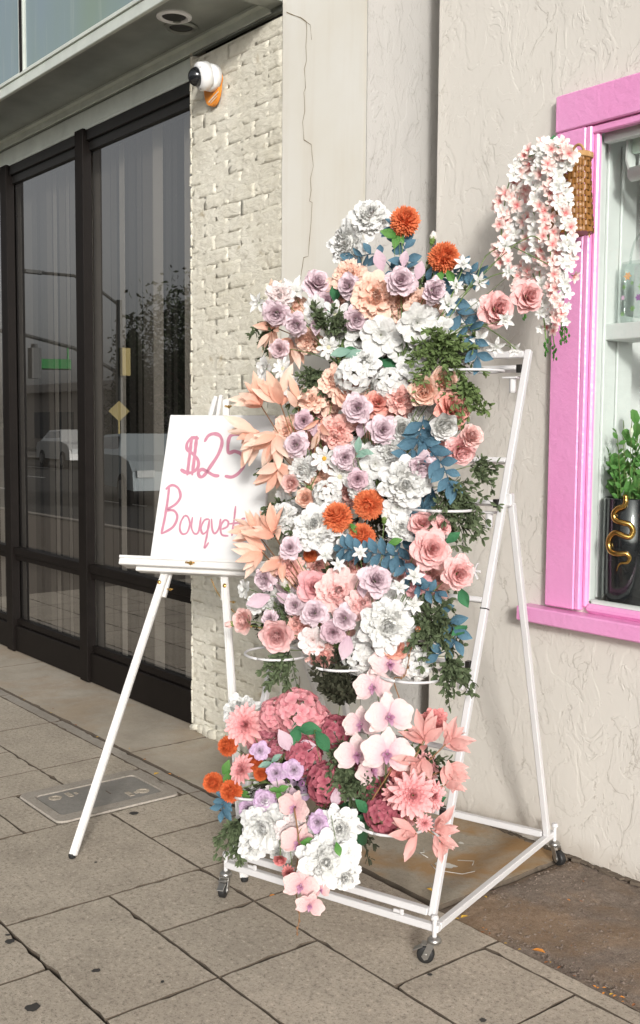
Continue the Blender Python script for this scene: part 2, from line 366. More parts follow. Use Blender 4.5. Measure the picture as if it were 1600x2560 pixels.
FLOWERS=[
('peony', 'white', (-2.795, 2.443, 2.218), 0.063, (0.728, -0.613, 0.306), (-2.766, 2.284, 1.687), 'white ruffled peony at the very top of the flower display'),
('peony', 'white', (-2.856, 2.393, 2.129), 0.0689, (0.195, -0.979, -0.057), (-2.766, 2.284, 1.687), 'white peony facing left, just below the topmost white peony'),
('mum', 'orange', (-2.609, 2.434, 2.179), 0.0446, (0.776, -0.591, 0.219), (-2.531, 2.356, 1.687), 'highest orange pompom mum, on a long stem above the blue leaves'),
('mum', 'orange', (-2.431, 2.44, 2.039), 0.0443, (0.833, -0.551, 0.048), (-2.531, 2.356, 1.687), 'orange pompom mum under the tall white-tipped bud, right of the blue leaves'),
('bud', 'whitebud', (-2.492, 2.443, 2.1), 0.0192, (0.064, -0.041, 0.997), (-2.531, 2.356, 1.687), 'upright white-tipped green bud between the two top orange mums'),
('peony', 'peach', (-2.815, 2.365, 2.013), 0.0545, (0.74, -0.664, 0.109), (-2.766, 2.284, 1.687), 'peach carnation at the upper left of the big peach one'),
('peony', 'peach', (-2.643, 2.335, 1.925), 0.0758, (0.795, -0.607, 0.018), (-2.531, 2.356, 1.687), 'big peach peony in the middle of the top bunch'),
('peony', 'peach', (-2.593, 2.399, 1.913), 0.0576, (0.735, -0.669, -0.109), (-2.531, 2.356, 1.687), 'peach carnation tucked under the two lilac roses'),
('rose', 'lilac', (-2.519, 2.333, 1.963), 0.0457, (0.871, -0.492, 0.018), (-2.531, 2.356, 1.687), 'lilac rose on top of the big peach peony'),
('rose', 'lilac', (-2.398, 2.357, 1.924), 0.0447, (0.952, -0.284, -0.113), (-2.531, 2.356, 1.687), 'lilac rose beside the blue leaves, right of the peach blooms'),
('rose', 'lilac', (-2.755, 2.316, 1.969), 0.0427, (0.396, -0.911, -0.118), (-2.766, 2.284, 1.687), 'lilac rose at the left edge of the peach blooms'),
('rose', 'lilac', (-2.692, 2.295, 1.855), 0.0408, (0.753, -0.606, -0.255), (-2.766, 2.284, 1.687), 'lilac rose hanging just below the big peach peony'),
('bud', 'cream', (-3.109, 2.263, 1.981), 0.0428, (0.399, -0.462, 0.792), (-2.766, 2.284, 1.687), 'cream and peach lily bud at the upper left end'),
('star', 'white', (-3.021, 2.288, 1.975), 0.045, (0.678, -0.518, 0.522), (-2.766, 2.284, 1.687), 'spiky white blossom beside the cream lily bud'),
('rose', 'lilac', (-2.934, 2.321, 1.991), 0.0499, (0.792, -0.142, 0.593), (-2.766, 2.284, 1.687), 'pinkish lilac rose seen side on, top of the left arm'),
('star', 'white', (-3.162, 2.233, 1.942), 0.0373, (0.379, -0.923, 0.073), (-2.766, 2.284, 1.687), 'white starry blossom sticking out furthest left of the top bunch'),
('rose', 'lilac', (-3.015, 2.209, 1.894), 0.0472, (0.469, -0.738, -0.485), (-2.766, 2.284, 1.687), 'lilac rose below the cream lily bud'),
('rose', 'lilac', (-2.867, 2.184, 1.843), 0.0429, (0.554, -0.755, -0.351), (-2.766, 2.284, 1.687), 'lilac rose above the left green sprigs, facing down left'),
('zinnia', 'white', (-2.863, 2.259, 1.901), 0.0406, (0.599, -0.78, -0.183), (-2.766, 2.284, 1.687), 'white blossom between the left lilac roses'),
('daisy', 'white', (-2.771, 2.275, 1.869), 0.048, (0.667, -0.731, -0.143), (-2.766, 2.284, 1.687), 'white open blossom left of the hanging lilac rose'),
('rose', 'pinklilac', (-2.958, 2.182, 1.765), 0.037, (0.44, -0.865, -0.24), (-2.766, 2.284, 1.687), 'small pinkish lilac rose at the far left, under the peach leaf'),
('zinnia', 'white', (-2.583, 2.308, 1.796), 0.0618, (0.664, -0.689, -0.29), (-2.531, 2.356, 1.687), 'large white zinnia under the big peach peony'),
('zinnia', 'white', (-2.701, 2.321, 1.785), 0.0504, (0.679, -0.717, -0.16), (-2.766, 2.284, 1.687), 'white zinnia left of the large white zinnia'),
('zinnia', 'white', (-2.464, 2.356, 1.829), 0.0631, (0.847, -0.466, -0.257), (-2.531, 2.356, 1.687), 'white zinnia with a marked centre, right of the big peach peony'),
('zinnia', 'white', (-2.367, 2.374, 1.794), 0.0471, (0.877, -0.384, -0.289), (-2.531, 2.356, 1.687), 'white zinnia directly above the big green sprig bunch'),
('zinnia', 'white', (-2.549, 2.361, 1.766), 0.0491, (0.778, -0.529, -0.339), (-2.531, 2.356, 1.687), 'white ruffled bloom wedged left of the big green sprig bunch'),
('daisy', 'white', (-2.716, 2.201, 1.759), 0.0378, (0.551, -0.813, -0.189), (-2.766, 2.284, 1.687), 'white daisy in front of the left green sprigs'),
('hyd', 'white', (-2.639, 2.246, 1.667), 0.0608, (0.646, -0.741, 0.183), (-2.481, 2.194, 1.271), 'white hydrangea head left of the dark gap, above the peach rose'),
('hyd', 'white', (-2.495, 2.278, 1.634), 0.0579, (0.82, -0.488, 0.299), (-2.481, 2.194, 1.271), 'white hydrangea head above the coral rose'),
('zinnia', 'white', (-2.496, 2.351, 1.692), 0.0408, (0.736, -0.558, 0.383), (-2.481, 2.194, 1.271), 'small white bloom peeping between hydrangea and green sprigs'),
('zinnia', 'white', (-2.995, 2.146, 1.697), 0.0385, (0.137, -0.99, -0.044), (-2.715, 2.121, 1.271), 'white blossom sticking out left in front of the brick pier'),
('daisy', 'white', (-2.921, 2.168, 1.696), 0.0366, (0.369, -0.929, 0.036), (-2.715, 2.121, 1.271), 'white blossom just right of the left-pointing white one'),
('zinnia', 'white', (-2.86, 2.165, 1.632), 0.0429, (0.577, -0.802, 0.155), (-2.715, 2.121, 1.271), 'white blossom above the fan of coral leaves'),
('ranun', 'peach', (-2.334, 2.266, 1.61), 0.0436, (0.568, -0.813, -0.128), (-2.481, 2.194, 1.271), 'peach ranunculus below the big green sprig bunch'),
('ranun', 'peach', (-2.324, 2.334, 1.643), 0.0367, (0.873, -0.462, 0.157), (-2.481, 2.194, 1.271), 'peach ranunculus half hidden under the green sprigs'),
('rose', 'coralpink', (-2.273, 2.318, 1.553), 0.0579, (0.953, -0.304, -0.012), (-2.481, 2.194, 1.271), 'large salmon rose right of the peach ranunculus'),
('ranun', 'white', (-2.245, 2.258, 1.508), 0.0403, (0.866, -0.462, -0.191), (-2.481, 2.194, 1.271), 'white ranunculus in front of the salmon rose'),
('ranun', 'blush', (-2.19, 2.316, 1.474), 0.032, (0.952, -0.143, 0.27), (-2.481, 2.194, 1.271), 'blush bloom at the right edge under the salmon rose'),
('rose', 'pink', (-2.215, 2.296, 1.438), 0.0499, (0.836, -0.367, -0.407), (-2.481, 2.194, 1.271), 'pink rose tipped forward above the right green sprigs'),
('ranun', 'peach', (-2.672, 2.268, 1.608), 0.055, (0.733, -0.626, 0.265), (-2.481, 2.194, 1.271), 'peach rose above the large lilac rose'),
('rose', 'lilac', (-2.547, 2.183, 1.56), 0.0502, (0.714, -0.681, 0.163), (-2.481, 2.194, 1.271), 'large lilac rose right of the coral leaf fan, middle bunch'),
('rose', 'coralpink', (-2.525, 2.249, 1.576), 0.0429, (0.733, -0.656, 0.177), (-2.481, 2.194, 1.271), 'coral rose between the two large lilac roses'),
('rose', 'lilac', (-2.441, 2.192, 1.491), 0.0467, (0.719, -0.682, 0.136), (-2.481, 2.194, 1.271), 'large lilac rose in the centre of the middle bunch'),
('ranun', 'white', (-2.423, 2.252, 1.496), 0.0359, (0.828, -0.541, 0.15), (-2.481, 2.194, 1.271), 'white ranunculus touching the central lilac rose'),
('peony', 'pink2', (-2.484, 2.305, 1.549), 0.038, (0.86, -0.507, 0.058), (-2.481, 2.194, 1.271), 'salmon pink bloom behind the white ranunculus'),
('rose', 'lilacdeep', (-2.731, 2.112, 1.519), 0.0323, (0.506, -0.863, -0.008), (-2.715, 2.121, 1.271), 'small dusky lilac rose among the coral leaves'),
('rose', 'lilac', (-2.734, 2.084, 1.442), 0.0439, (0.511, -0.86, 0.013), (-2.715, 2.121, 1.271), 'lilac rose in front of the coral leaf fan'),
('peony', 'pink2', (-2.644, 2.178, 1.479), 0.0539, (0.643, -0.763, -0.062), (-2.715, 2.121, 1.271), 'pink carnation in the middle bunch between lilac roses'),
('daisy', 'daisy', (-2.616, 2.106, 1.401), 0.0416, (0.57, -0.803, -0.175), (-2.715, 2.121, 1.271), 'white daisy with a yellow centre'),
('rose', 'lilac', (-2.545, 2.13, 1.405), 0.0424, (0.653, -0.756, -0.054), (-2.481, 2.194, 1.271), 'lilac rose next to the yellow-centred daisy'),
('rose', 'lilacdeep', (-2.48, 2.127, 1.341), 0.0307, (0.63, -0.767, -0.12), (-2.481, 2.194, 1.271), 'small dusky lilac rose below the middle white blooms'),
('daisy', 'white', (-2.589, 2.147, 1.343), 0.043, (0.639, -0.745, -0.193), (-2.715, 2.121, 1.271), 'white blossom below the yellow-centred daisy'),
('peony', 'peach', (-2.705, 2.159, 1.328), 0.0443, (0.761, -0.604, -0.237), (-2.715, 2.121, 1.271), 'faded peach bloom under the daisy'),
('zinnia', 'white', (-2.478, 2.197, 1.386), 0.0472, (0.801, -0.589, -0.107), (-2.481, 2.194, 1.271), 'creamy white zinnia under the central lilac rose'),
('peony', 'white', (-2.435, 2.224, 1.427), 0.0445, (0.763, -0.644, -0.057), (-2.481, 2.194, 1.271), 'white bloom between zinnia and blue leaves'),
('peony', 'white', (-2.32, 2.176, 1.338), 0.0716, (0.816, -0.514, -0.265), (-2.481, 2.194, 1.271), 'largest white peony of the middle bunch'),
('zinnia', 'white', (-2.364, 2.187, 1.259), 0.0436, (0.72, -0.66, -0.215), (-2.481, 2.194, 1.271), 'white bloom under the largest middle peony'),
('rose', 'lilac', (-2.282, 2.206, 1.39), 0.0428, (0.714, -0.456, -0.531), (-2.481, 2.194, 1.271), 'lilac rose tipped forward on the blue leaves'),
('ranun', 'blush', (-2.712, 2.048, 1.32), 0.0281, (0.513, -0.857, 0.047), (-2.715, 2.121, 1.271), 'small pink bloom with an orange sprig, left of the middle bunch'),
('ranun', 'peach', (-2.691, 2.091, 1.271), 0.0295, (0.467, -0.821, 0.327), (-2.715, 2.121, 1.271), 'small peach bloom above the lower left white peony'),
('hyd', 'white', (-2.616, 2.118, 1.282), 0.0456, (0.69, -0.649, -0.32), (-2.715, 2.121, 1.271), 'small white hydrangea head above the orange mums'),
('peony', 'white', (-2.579, 2.044, 1.189), 0.0721, (0.604, -0.632, 0.486), (-2.431, 2.031, 0.8), 'white peony left of the orange mums'),
('mum', 'orange', (-2.515, 2.076, 1.227), 0.0418, (0.529, -0.686, 0.5), (-2.431, 2.031, 0.8), 'left orange pompom mum of the middle group'),
('mum', 'orange', (-2.419, 2.119, 1.265), 0.0436, (0.702, -0.67, -0.24), (-2.481, 2.194, 1.271), 'upper right orange pompom mum of the middle group'),
('mum', 'orange', (-2.459, 2.126, 1.167), 0.0405, (0.644, -0.703, 0.3), (-2.312, 2.068, 0.8), 'orange pompom mum below the other two, half covered by petals'),
('mum', 'orange', (-2.665, 2.088, 1.09), 0.0231, (0.522, -0.749, 0.408), (-2.431, 2.031, 0.8), 'small orange mum mostly hidden under the white peony'),
('bud', 'whitebud', (-2.354, 2.126, 1.227), 0.0179, (0.048, -0.06, 0.997), (-2.312, 2.068, 0.8), 'green and white bud right of the middle orange mums'),
('rose', 'pink', (-2.268, 2.201, 1.213), 0.0404, (0.456, -0.683, 0.57), (-2.312, 2.068, 0.8), 'pink rose at the top of the right pink group'),
('rose', 'pink', (-2.208, 2.218, 1.209), 0.0317, (0.943, -0.202, 0.263), (-2.312, 2.068, 0.8), 'small pink rose at the upper right of the pink group'),
('rose', 'pink', (-2.181, 2.153, 1.15), 0.0576, (0.774, -0.623, 0.115), (-2.312, 2.068, 0.8), 'large pink rose with pointed petals in the right group'),
('rose', 'pink', (-2.082, 2.162, 1.091), 0.0474, (0.911, -0.39, 0.134), (-2.312, 2.068, 0.8), 'pink rose furthest right, above a green leaf'),
('rose', 'pinkdeep', (-2.238, 2.152, 1.049), 0.0446, (0.721, -0.691, 0.044), (-2.312, 2.068, 0.8), 'deeper pink rose behind small white blossoms'),
('rose', 'lilac', (-2.602, 1.962, 1.128), 0.0357, (0.659, -0.744, 0.11), (-2.431, 2.031, 0.8), 'lilac rose in front of the lower coral leaves'),
('rose', 'lilac', (-2.709, 1.944, 1.02), 0.0404, (0.318, -0.947, -0.052), (-2.431, 2.031, 0.8), 'lilac rose at the left end above the lilac leaf'),
('zinnia', 'white', (-2.874, 1.98, 0.965), 0.0317, (0.14, -0.985, 0.106), (-2.431, 2.031, 0.8), 'white blossom at the far left of the third bunch'),
('bud', 'whitebud', (-2.675, 1.999, 0.997), 0.0228, (0.316, -0.571, 0.758), (-2.431, 2.031, 0.8), 'white bud between lilac rose and pink camellia'),
('rose', 'lilac', (-2.576, 1.962, 0.954), 0.0357, (0.576, -0.802, 0.158), (-2.431, 2.031, 0.8), 'lilac rose below the pink camellia'),
('rose', 'pinkdeep', (-2.525, 1.997, 1.01), 0.0537, (0.817, -0.522, 0.247), (-2.431, 2.031, 0.8), 'pink camellia-like rose with a deeper heart'),
('peony', 'pink3', (-2.44, 2.021, 1.003), 0.0625, (0.633, -0.735, 0.244), (-2.431, 2.031, 0.8), 'soft pink peony in the centre of the third bunch'),
('rose', 'lilac', (-2.288, 2.034, 1.057), 0.0475, (0.801, -0.498, 0.333), (-2.312, 2.068, 0.8), 'pale lilac rose below the horizontal blue leaves'),
('peony', 'white', (-2.214, 2.016, 0.941), 0.0705, (0.792, -0.61, 0.026), (-2.312, 2.068, 0.8), 'largest white peony, with a yellow fleck, third bunch'),
('zinnia', 'white', (-2.297, 2.116, 0.997), 0.0426, (0.808, -0.541, 0.234), (-2.312, 2.068, 0.8), 'white bloom above the largest white peony'),
('rose', 'lilac', (-2.456, 1.944, 0.948), 0.0393, (0.642, -0.629, 0.439), (-2.431, 2.031, 0.8), 'bluish lilac rose left of the lowest lilac leaf'),
('rose', 'lilac', (-2.353, 1.974, 0.943), 0.0397, (0.647, -0.749, 0.143), (-2.431, 2.031, 0.8), 'lilac rose under the soft pink peony'),
('rose', 'lilacdeep', (-2.379, 1.951, 0.902), 0.034, (0.707, -0.707, -0.009), (-2.431, 2.031, 0.8), 'lowest lilac rose of the third bunch, above a pointed leaf'),
('ranun', 'blush', (-2.79, 1.922, 0.877), 0.036, (0.147, -0.989, -0.019), (-2.431, 2.031, 0.8), 'pale pink bud-like rose at the left end with green sepals'),
('bud', 'pinkbud', (-2.83, 1.904, 0.863), 0.0194, (-0.49, -0.867, 0.089), (-2.431, 2.031, 0.8), 'small closed pink bud furthest left on a thin stem'),
('ranun', 'pink4', (-2.611, 1.918, 0.859), 0.0481, (0.671, -0.734, -0.104), (-2.431, 2.031, 0.8), 'pink ranunculus above the empty wire ring'),
('rose', 'lilac', (-2.698, 1.957, 0.895), 0.0279, (0.558, -0.752, 0.352), (-2.431, 2.031, 0.8), 'small pale lilac rose above the pink ranunculus'),
('zinnia', 'blushwhite', (-2.482, 1.958, 0.86), 0.0458, (0.72, -0.694, -0.002), (-2.431, 2.031, 0.8), 'white and pink carnation above the hanging sprig'),
('peony', 'pink2', (-2.481, 1.993, 0.807), 0.0437, (0.683, -0.542, -0.49), (-2.431, 2.031, 0.8), 'pink carnation at the bottom of the third bunch'),
('hyd', 'white', (-2.349, 2.039, 0.824), 0.0616, (0.754, -0.651, -0.086), (-2.312, 2.068, 0.8), 'white hydrangea head at the bottom of the third bunch'),
('ranun', 'peachdeep', (-2.218, 2.046, 0.879), 0.039, (0.737, -0.676, 0.002), (-2.312, 2.068, 0.8), 'salmon ranunculus under the largest white peony'),
('hyd', 'white', (-2.173, 2.094, 0.825), 0.0436, (0.846, -0.533, 0.021), (-2.312, 2.068, 0.8), 'white hydrangea head above the lowest white ring, right'),
('bud', 'orangebud', (-2.118, 2.044, 0.938), 0.0145, (0.666, -0.647, 0.372), (-2.312, 2.068, 0.8), 'orange and white bud in front of the right sprigs'),
('star', 'white', (-2.171, 2.078, 1.08), 0.025, (0.849, -0.414, 0.329), (-2.312, 2.068, 0.8), 'small white jasmine blossom in front of the deeper pink rose'),
('star', 'white', (-2.206, 2.055, 1.046), 0.0239, (0.733, -0.604, 0.312), (-2.312, 2.068, 0.8), 'small white jasmine blossom left of the deeper pink rose'),
('star', 'white', (-2.151, 2.057, 1.003), 0.0259, (0.805, -0.584, 0.104), (-2.312, 2.068, 0.8), 'small white jasmine blossom above the right sprigs'),
('star', 'white', (-2.361, 2.037, 1.131), 0.0236, (0.699, -0.575, 0.425), (-2.312, 2.068, 0.8), 'small white jasmine blossom on the horizontal blue leaves'),
('star', 'white', (-2.475, 1.997, 1.115), 0.0265, (0.584, -0.701, 0.41), (-2.431, 2.031, 0.8), 'small white jasmine blossom below the left orange mum'),
('star', 'white', (-2.422, 2.005, 1.091), 0.0214, (0.689, -0.679, 0.254), (-2.431, 2.031, 0.8), 'small white jasmine blossom above the soft pink peony'),
('rose', 'pink', (-2.215, 2.444, 1.86), 0.0556, (0.889, -0.412, -0.198), (-2.531, 2.356, 1.687), 'blush pink rose below the wall, right arm of the top bunch'),
('rose', 'pink', (-2.164, 2.526, 1.898), 0.0534, (0.977, -0.187, -0.103), (-2.531, 2.356, 1.687), 'blush pink rose overlapped by the hanging white blossoms'),
('star', 'white', (-2.292, 2.451, 1.948), 0.0271, (0.918, -0.386, -0.095), (-2.531, 2.356, 1.687), 'white freesia blossom above the pink rose of the right arm'),
('star', 'white', (-2.199, 2.463, 2.05), 0.0289, (0.432, -0.767, 0.474), (-2.531, 2.356, 1.687), 'white freesia blossom in front of the hanging garland'),
('star', 'white', (-2.166, 2.443, 1.964), 0.0238, (0.268, -0.939, 0.214), (-2.531, 2.356, 1.687), 'white freesia blossom beside the hanging garland'),
('star', 'white', (-2.362, 2.451, 2.011), 0.0275, (0.742, -0.51, 0.435), (-2.531, 2.356, 1.687), 'white freesia blossom right of the upper orange mum'),
('star', 'white', (-2.366, 2.426, 1.941), 0.0249, (0.796, -0.54, 0.273), (-2.531, 2.356, 1.687), 'white freesia blossom among the blue leaves'),
('star', 'white', (-2.377, 2.403, 1.885), 0.0324, (0.767, -0.635, 0.089), (-2.531, 2.356, 1.687), 'white freesia blossom above the top right zinnia'),
('star', 'white', (-2.139, 2.4, 1.818), 0.0259, (0.787, -0.586, -0.195), (-2.531, 2.356, 1.687), 'white freesia blossom in front of the right pink rose'),
('star', 'white', (-2.24, 2.403, 1.766), 0.0315, (0.706, -0.615, -0.351), (-2.531, 2.356, 1.687), 'white blossom lying near the top bar of the rack'),
('star', 'white', (-2.183, 2.412, 1.742), 0.0287, (0.705, -0.516, -0.487), (-2.531, 2.356, 1.687), 'white blossom hanging over the top bar of the rack'),
('star', 'white', (-2.163, 2.47, 1.739), 0.0241, (0.759, -0.372, -0.535), (-2.531, 2.356, 1.687), 'white blossom furthest right on the top bar of the rack'),
('star', 'white', (-2.337, 2.451, 1.836), 0.0299, (0.756, -0.648, -0.099), (-2.531, 2.356, 1.687), 'white freesia blossom left of the right pink rose'),
('peony', 'white', (-2.614, 2.268, 1.71), 0.0439, (0.643, -0.734, 0.22), (-2.481, 2.194, 1.271), 'white ruffled bloom bridging the top bunch and the middle bunch'),
('zinnia', 'white', (-2.429, 2.31, 1.667), 0.0399, (0.803, -0.472, 0.365), (-2.481, 2.194, 1.271), 'white bloom just above the peach ranunculus'),
('peony', 'peach', (-2.71, 2.219, 1.653), 0.0445, (0.593, -0.796, 0.122), (-2.715, 2.121, 1.271), 'pale peach carnation left of the upper white hydrangea head'),
('peony', 'peach', (-2.772, 2.177, 1.588), 0.0422, (0.68, -0.716, 0.16), (-2.715, 2.121, 1.271), 'pale peach carnation above the coral leaf spray stems'),
('peony', 'pink2', (-2.452, 2.274, 1.586), 0.0399, (0.793, -0.602, 0.092), (-2.481, 2.194, 1.271), 'salmon carnation between coral rose and peach ranunculus'),
('peony', 'white', (-2.531, 2.189, 1.41), 0.0402, (0.743, -0.669, 0.005), (-2.481, 2.194, 1.271), 'white ruffled bloom between two lilac roses, middle bunch'),
('peony', 'white', (-2.728, 2.111, 1.36), 0.0441, (0.575, -0.806, -0.141), (-2.715, 2.121, 1.271), 'creamy bloom at the lower left of the middle bunch'),
('peony', 'white', (-2.499, 2.162, 1.305), 0.0423, (0.65, -0.752, -0.108), (-2.481, 2.194, 1.271), 'white ruffled bloom resting on the upper right orange mum'),
('zinnia', 'white', (-2.494, 2.103, 1.135), 0.037, (0.603, -0.714, 0.356), (-2.431, 2.031, 0.8), 'white bloom below the left orange mum'),
('peony', 'white', (-2.337, 2.175, 1.199), 0.0409, (0.826, -0.444, 0.348), (-2.312, 2.068, 0.8), 'white ruffled bloom in front of the dense blue foliage'),
('peony', 'white', (-2.762, 2.048, 1.211), 0.0441, (0.509, -0.683, 0.525), (-2.431, 2.031, 0.8), 'small white bloom above the smaller coral leaf fan'),
('zinnia', 'white', (-2.766, 1.949, 0.932), 0.0334, (0.508, -0.838, 0.198), (-2.431, 2.031, 0.8), 'white bloom peeping out above the pale pink bud-like rose'),
('peony', 'pink2', (-2.593, 1.987, 0.889), 0.0422, (0.535, -0.843, 0.044), (-2.431, 2.031, 0.8), 'pink carnation right of the pink ranunculus'),
('peony', 'pink3', (-2.352, 2.04, 0.979), 0.0402, (0.685, -0.693, 0.224), (-2.312, 2.068, 0.8), 'soft pink bloom left of the largest white peony'),
('peony', 'pink2', (-2.678, 2.018, 1.053), 0.0432, (0.526, -0.81, 0.26), (-2.431, 2.031, 0.8), 'pale carnation left of the pink camellia-like rose'),
('peony', 'white', (-2.337, 2.06, 0.872), 0.0427, (0.846, -0.526, 0.084), (-2.312, 2.068, 0.8), 'white ruffled bloom above the lowest white hydrangea head'),
('peony', 'blushwhite', (-3.022, 2.228, 1.953), 0.0418, (0.606, -0.791, -0.091), (-2.766, 2.284, 1.687), 'blush carnation right of the cream lily bud'),
('peony', 'peach', (-2.905, 2.262, 1.797), 0.0439, (0.584, -0.788, -0.195), (-2.766, 2.284, 1.687), 'peach carnation left of the white daisy, top bunch'),
('peony', 'white', (-2.353, 2.4, 1.704), 0.0373, (0.87, -0.422, 0.255), (-2.481, 2.194, 1.271), 'white bloom behind the big green sprig bunch'),
('hyd', 'deep', (-2.45, 1.903, 0.522), 0.0548, (0.638, -0.696, 0.328), (-2.375, 1.933, 0.395), 'deep pink hydrangea below the broad blue-green leaves'),
('hyd', 'pinkh', (-2.583, 1.896, 0.622), 0.0491, (0.475, -0.651, 0.593), (-2.566, 1.874, 0.395), 'rose pink hydrangea beside the upper left dahlia'),
('peony', 'white', (-2.54, 1.781, 0.254), 0.0431, (0.642, -0.762, 0.085), (-2.566, 1.874, 0.395), 'white bloom hanging just over the left end of the base frame'),
('peony', 'blushwhite', (-2.373, 1.808, 0.336), 0.0461, (0.667, -0.742, 0.066), (-2.566, 1.874, 0.395), 'blush white bloom between the two large low peonies'),
('peony', 'white', (-2.447, 1.813, 0.263), 0.04, (0.556, -0.831, -0.02), (-2.566, 1.874, 0.395), 'white ruffled bloom above the small drooping pink bud'),
('peony', 'white', (-2.185, 1.84, 0.261), 0.0377, (0.832, -0.555, 0.008), (-2.375, 1.933, 0.395), 'white bloom at the lower right of the lowest peony'),
('zinnia', 'white', (-2.31, 1.825, 0.328), 0.041, (0.682, -0.717, 0.143), (-2.375, 1.933, 0.395), 'white bloom directly above the lowest white peony'),
('rose', 'lilacv', (-2.427, 1.848, 0.497), 0.0282, (0.657, -0.642, 0.396), (-2.566, 1.874, 0.395), 'violet-edged lilac rose left of the purple bud'),
('peony', 'pinkc', (-2.129, 2.009, 0.542), 0.0382, (0.841, -0.364, 0.401), (-2.184, 1.992, 0.395), 'coral pink carnation right of the largest orchid'),
('dahlia', 'pinkd', (-2.102, 1.947, 0.494), 0.033, (0.826, -0.47, 0.311), (-2.184, 1.992, 0.395), 'pink dahlia left of the big pink one'),
('rose', 'lilacv', (-2.59, 1.797, 0.346), 0.0291, (0.493, -0.849, 0.191), (-2.566, 1.874, 0.395), 'violet-edged lilac rose above the hanging left sprigs'),
('dahlia', 'pinkd', (-2.682, 1.849, 0.573), 0.0548, (0.357, -0.877, 0.32), (-2.566, 1.874, 0.395), 'pink daisy-like dahlia seen at an angle, upper left of the low bunch'),
('peony', 'white', (-2.766, 1.884, 0.597), 0.0511, (0.416, -0.674, 0.611), (-2.566, 1.874, 0.395), 'white bloom behind the upper left pink dahlia'),
('hyd', 'pinkh', (-2.511, 1.926, 0.641), 0.0703, (0.527, -0.507, 0.682), (-2.566, 1.874, 0.395), 'rose pink hydrangea on top of the low bunch'),
('hyd', 'pinkh', (-2.486, 1.976, 0.611), 0.0487, (0.649, -0.414, 0.638), (-2.375, 1.933, 0.395), 'rose pink hydrangea behind the green leaves'),
('hyd', 'deepbit', (-2.647, 1.909, 0.563), 0.0375, (0.549, -0.654, 0.521), (-2.566, 1.874, 0.395), 'dusky pink hydrangea piece next to the upper left dahlia'),
('mum', 'rust', (-2.725, 1.811, 0.504), 0.0313, (0.433, -0.83, 0.351), (-2.566, 1.874, 0.395), 'rust orange pompom mum highest on the left of the low bunch'),
('mum', 'rust', (-2.74, 1.767, 0.39), 0.0287, (0.451, -0.842, 0.297), (-2.566, 1.874, 0.395), 'rust orange pompom mum furthest left of the low bunch'),
('mum', 'rust', (-2.621, 1.754, 0.399), 0.0327, (0.586, -0.744, 0.321), (-2.566, 1.874, 0.395), 'largest rust orange pompom mum, above the blue leaf tips'),
('mum', 'rust', (-2.616, 1.836, 0.478), 0.027, (0.65, -0.698, 0.301), (-2.566, 1.874, 0.395), 'rust orange pompom mum between lilac rose and side-on dahlia'),
('mum', 'rust', (-2.579, 1.836, 0.447), 0.0207, (0.711, -0.629, 0.315), (-2.566, 1.874, 0.395), 'small rust orange mum partly behind the lilac rose'),
('dahlia', 'pinkd', (-2.603, 1.782, 0.465), 0.0411, (0.052, -0.916, 0.399), (-2.566, 1.874, 0.395), 'pink dahlia seen side on among the rust mums'),
('rose', 'lilacv', (-2.558, 1.818, 0.528), 0.0277, (0.625, -0.681, 0.381), (-2.566, 1.874, 0.395), 'violet-edged lilac rose beside the upper rust mum'),
('rose', 'lilacv', (-2.483, 1.824, 0.478), 0.0296, (0.633, -0.71, 0.31), (-2.566, 1.874, 0.395), 'violet-edged lilac rose near the middle of the low bunch'),
('hyd', 'deepbit', (-2.595, 1.906, 0.508), 0.0321, (0.5, -0.711, 0.495), (-2.566, 1.874, 0.395), 'dusky pink hydrangea piece behind the lilac leaves'),
('hyd', 'deep', (-2.408, 1.991, 0.587), 0.0503, (0.689, -0.529, 0.495), (-2.375, 1.933, 0.395), 'deep pink hydrangea behind the orchids'),
('hyd', 'deep', (-2.345, 1.913, 0.461), 0.0676, (0.635, -0.708, 0.308), (-2.375, 1.933, 0.395), 'deep pink hydrangea in the middle of the low bunch'),
('hyd', 'deep', (-2.257, 1.995, 0.464), 0.051, (0.76, -0.556, 0.336), (-2.184, 1.992, 0.395), 'deep pink hydrangea under the orchids'),
('hyd', 'deep', (-2.151, 1.958, 0.417), 0.0515, (0.741, -0.669, 0.052), (-2.184, 1.992, 0.395), 'lowest deep pink hydrangea, just above the wire ring'),
('bud', 'purplebud', (-2.387, 1.85, 0.467), 0.0186, (0.632, -0.742, 0.223), (-2.375, 1.933, 0.395), 'small purple bud beside the middle deep hydrangea'),
('rose', 'lilacv', (-2.494, 1.791, 0.395), 0.0331, (0.58, -0.645, 0.497), (-2.566, 1.874, 0.395), 'violet-edged lilac rose above the lower left white peony'),
('peony', 'white', (-2.467, 1.777, 0.331), 0.068, (0.718, -0.643, 0.265), (-2.566, 1.874, 0.395), 'large white peony low on the left above the base frame'),
('peony', 'blushwhite', (-2.49, 1.844, 0.389), 0.0454, (0.592, -0.745, 0.307), (-2.566, 1.874, 0.395), 'blush white bloom behind the green leaflets of the low bunch'),
('rose', 'lilacv', (-2.265, 1.81, 0.398), 0.0314, (0.499, -0.757, 0.421), (-2.375, 1.933, 0.395), 'violet-edged lilac rose on the lower white peonies'),
('peony', 'white', (-2.235, 1.865, 0.377), 0.0517, (0.787, -0.584, 0.199), (-2.375, 1.933, 0.395), 'white carnation left of the green pot'),
('peony', 'white', (-2.214, 1.794, 0.307), 0.0618, (0.763, -0.616, 0.195), (-2.375, 1.933, 0.395), 'lowest white peony, hanging over the base frame'),
('zinnia', 'white', (-2.193, 1.857, 0.317), 0.0378, (0.909, -0.373, 0.184), (-2.375, 1.933, 0.395), 'white bloom right of the lowest peony'),
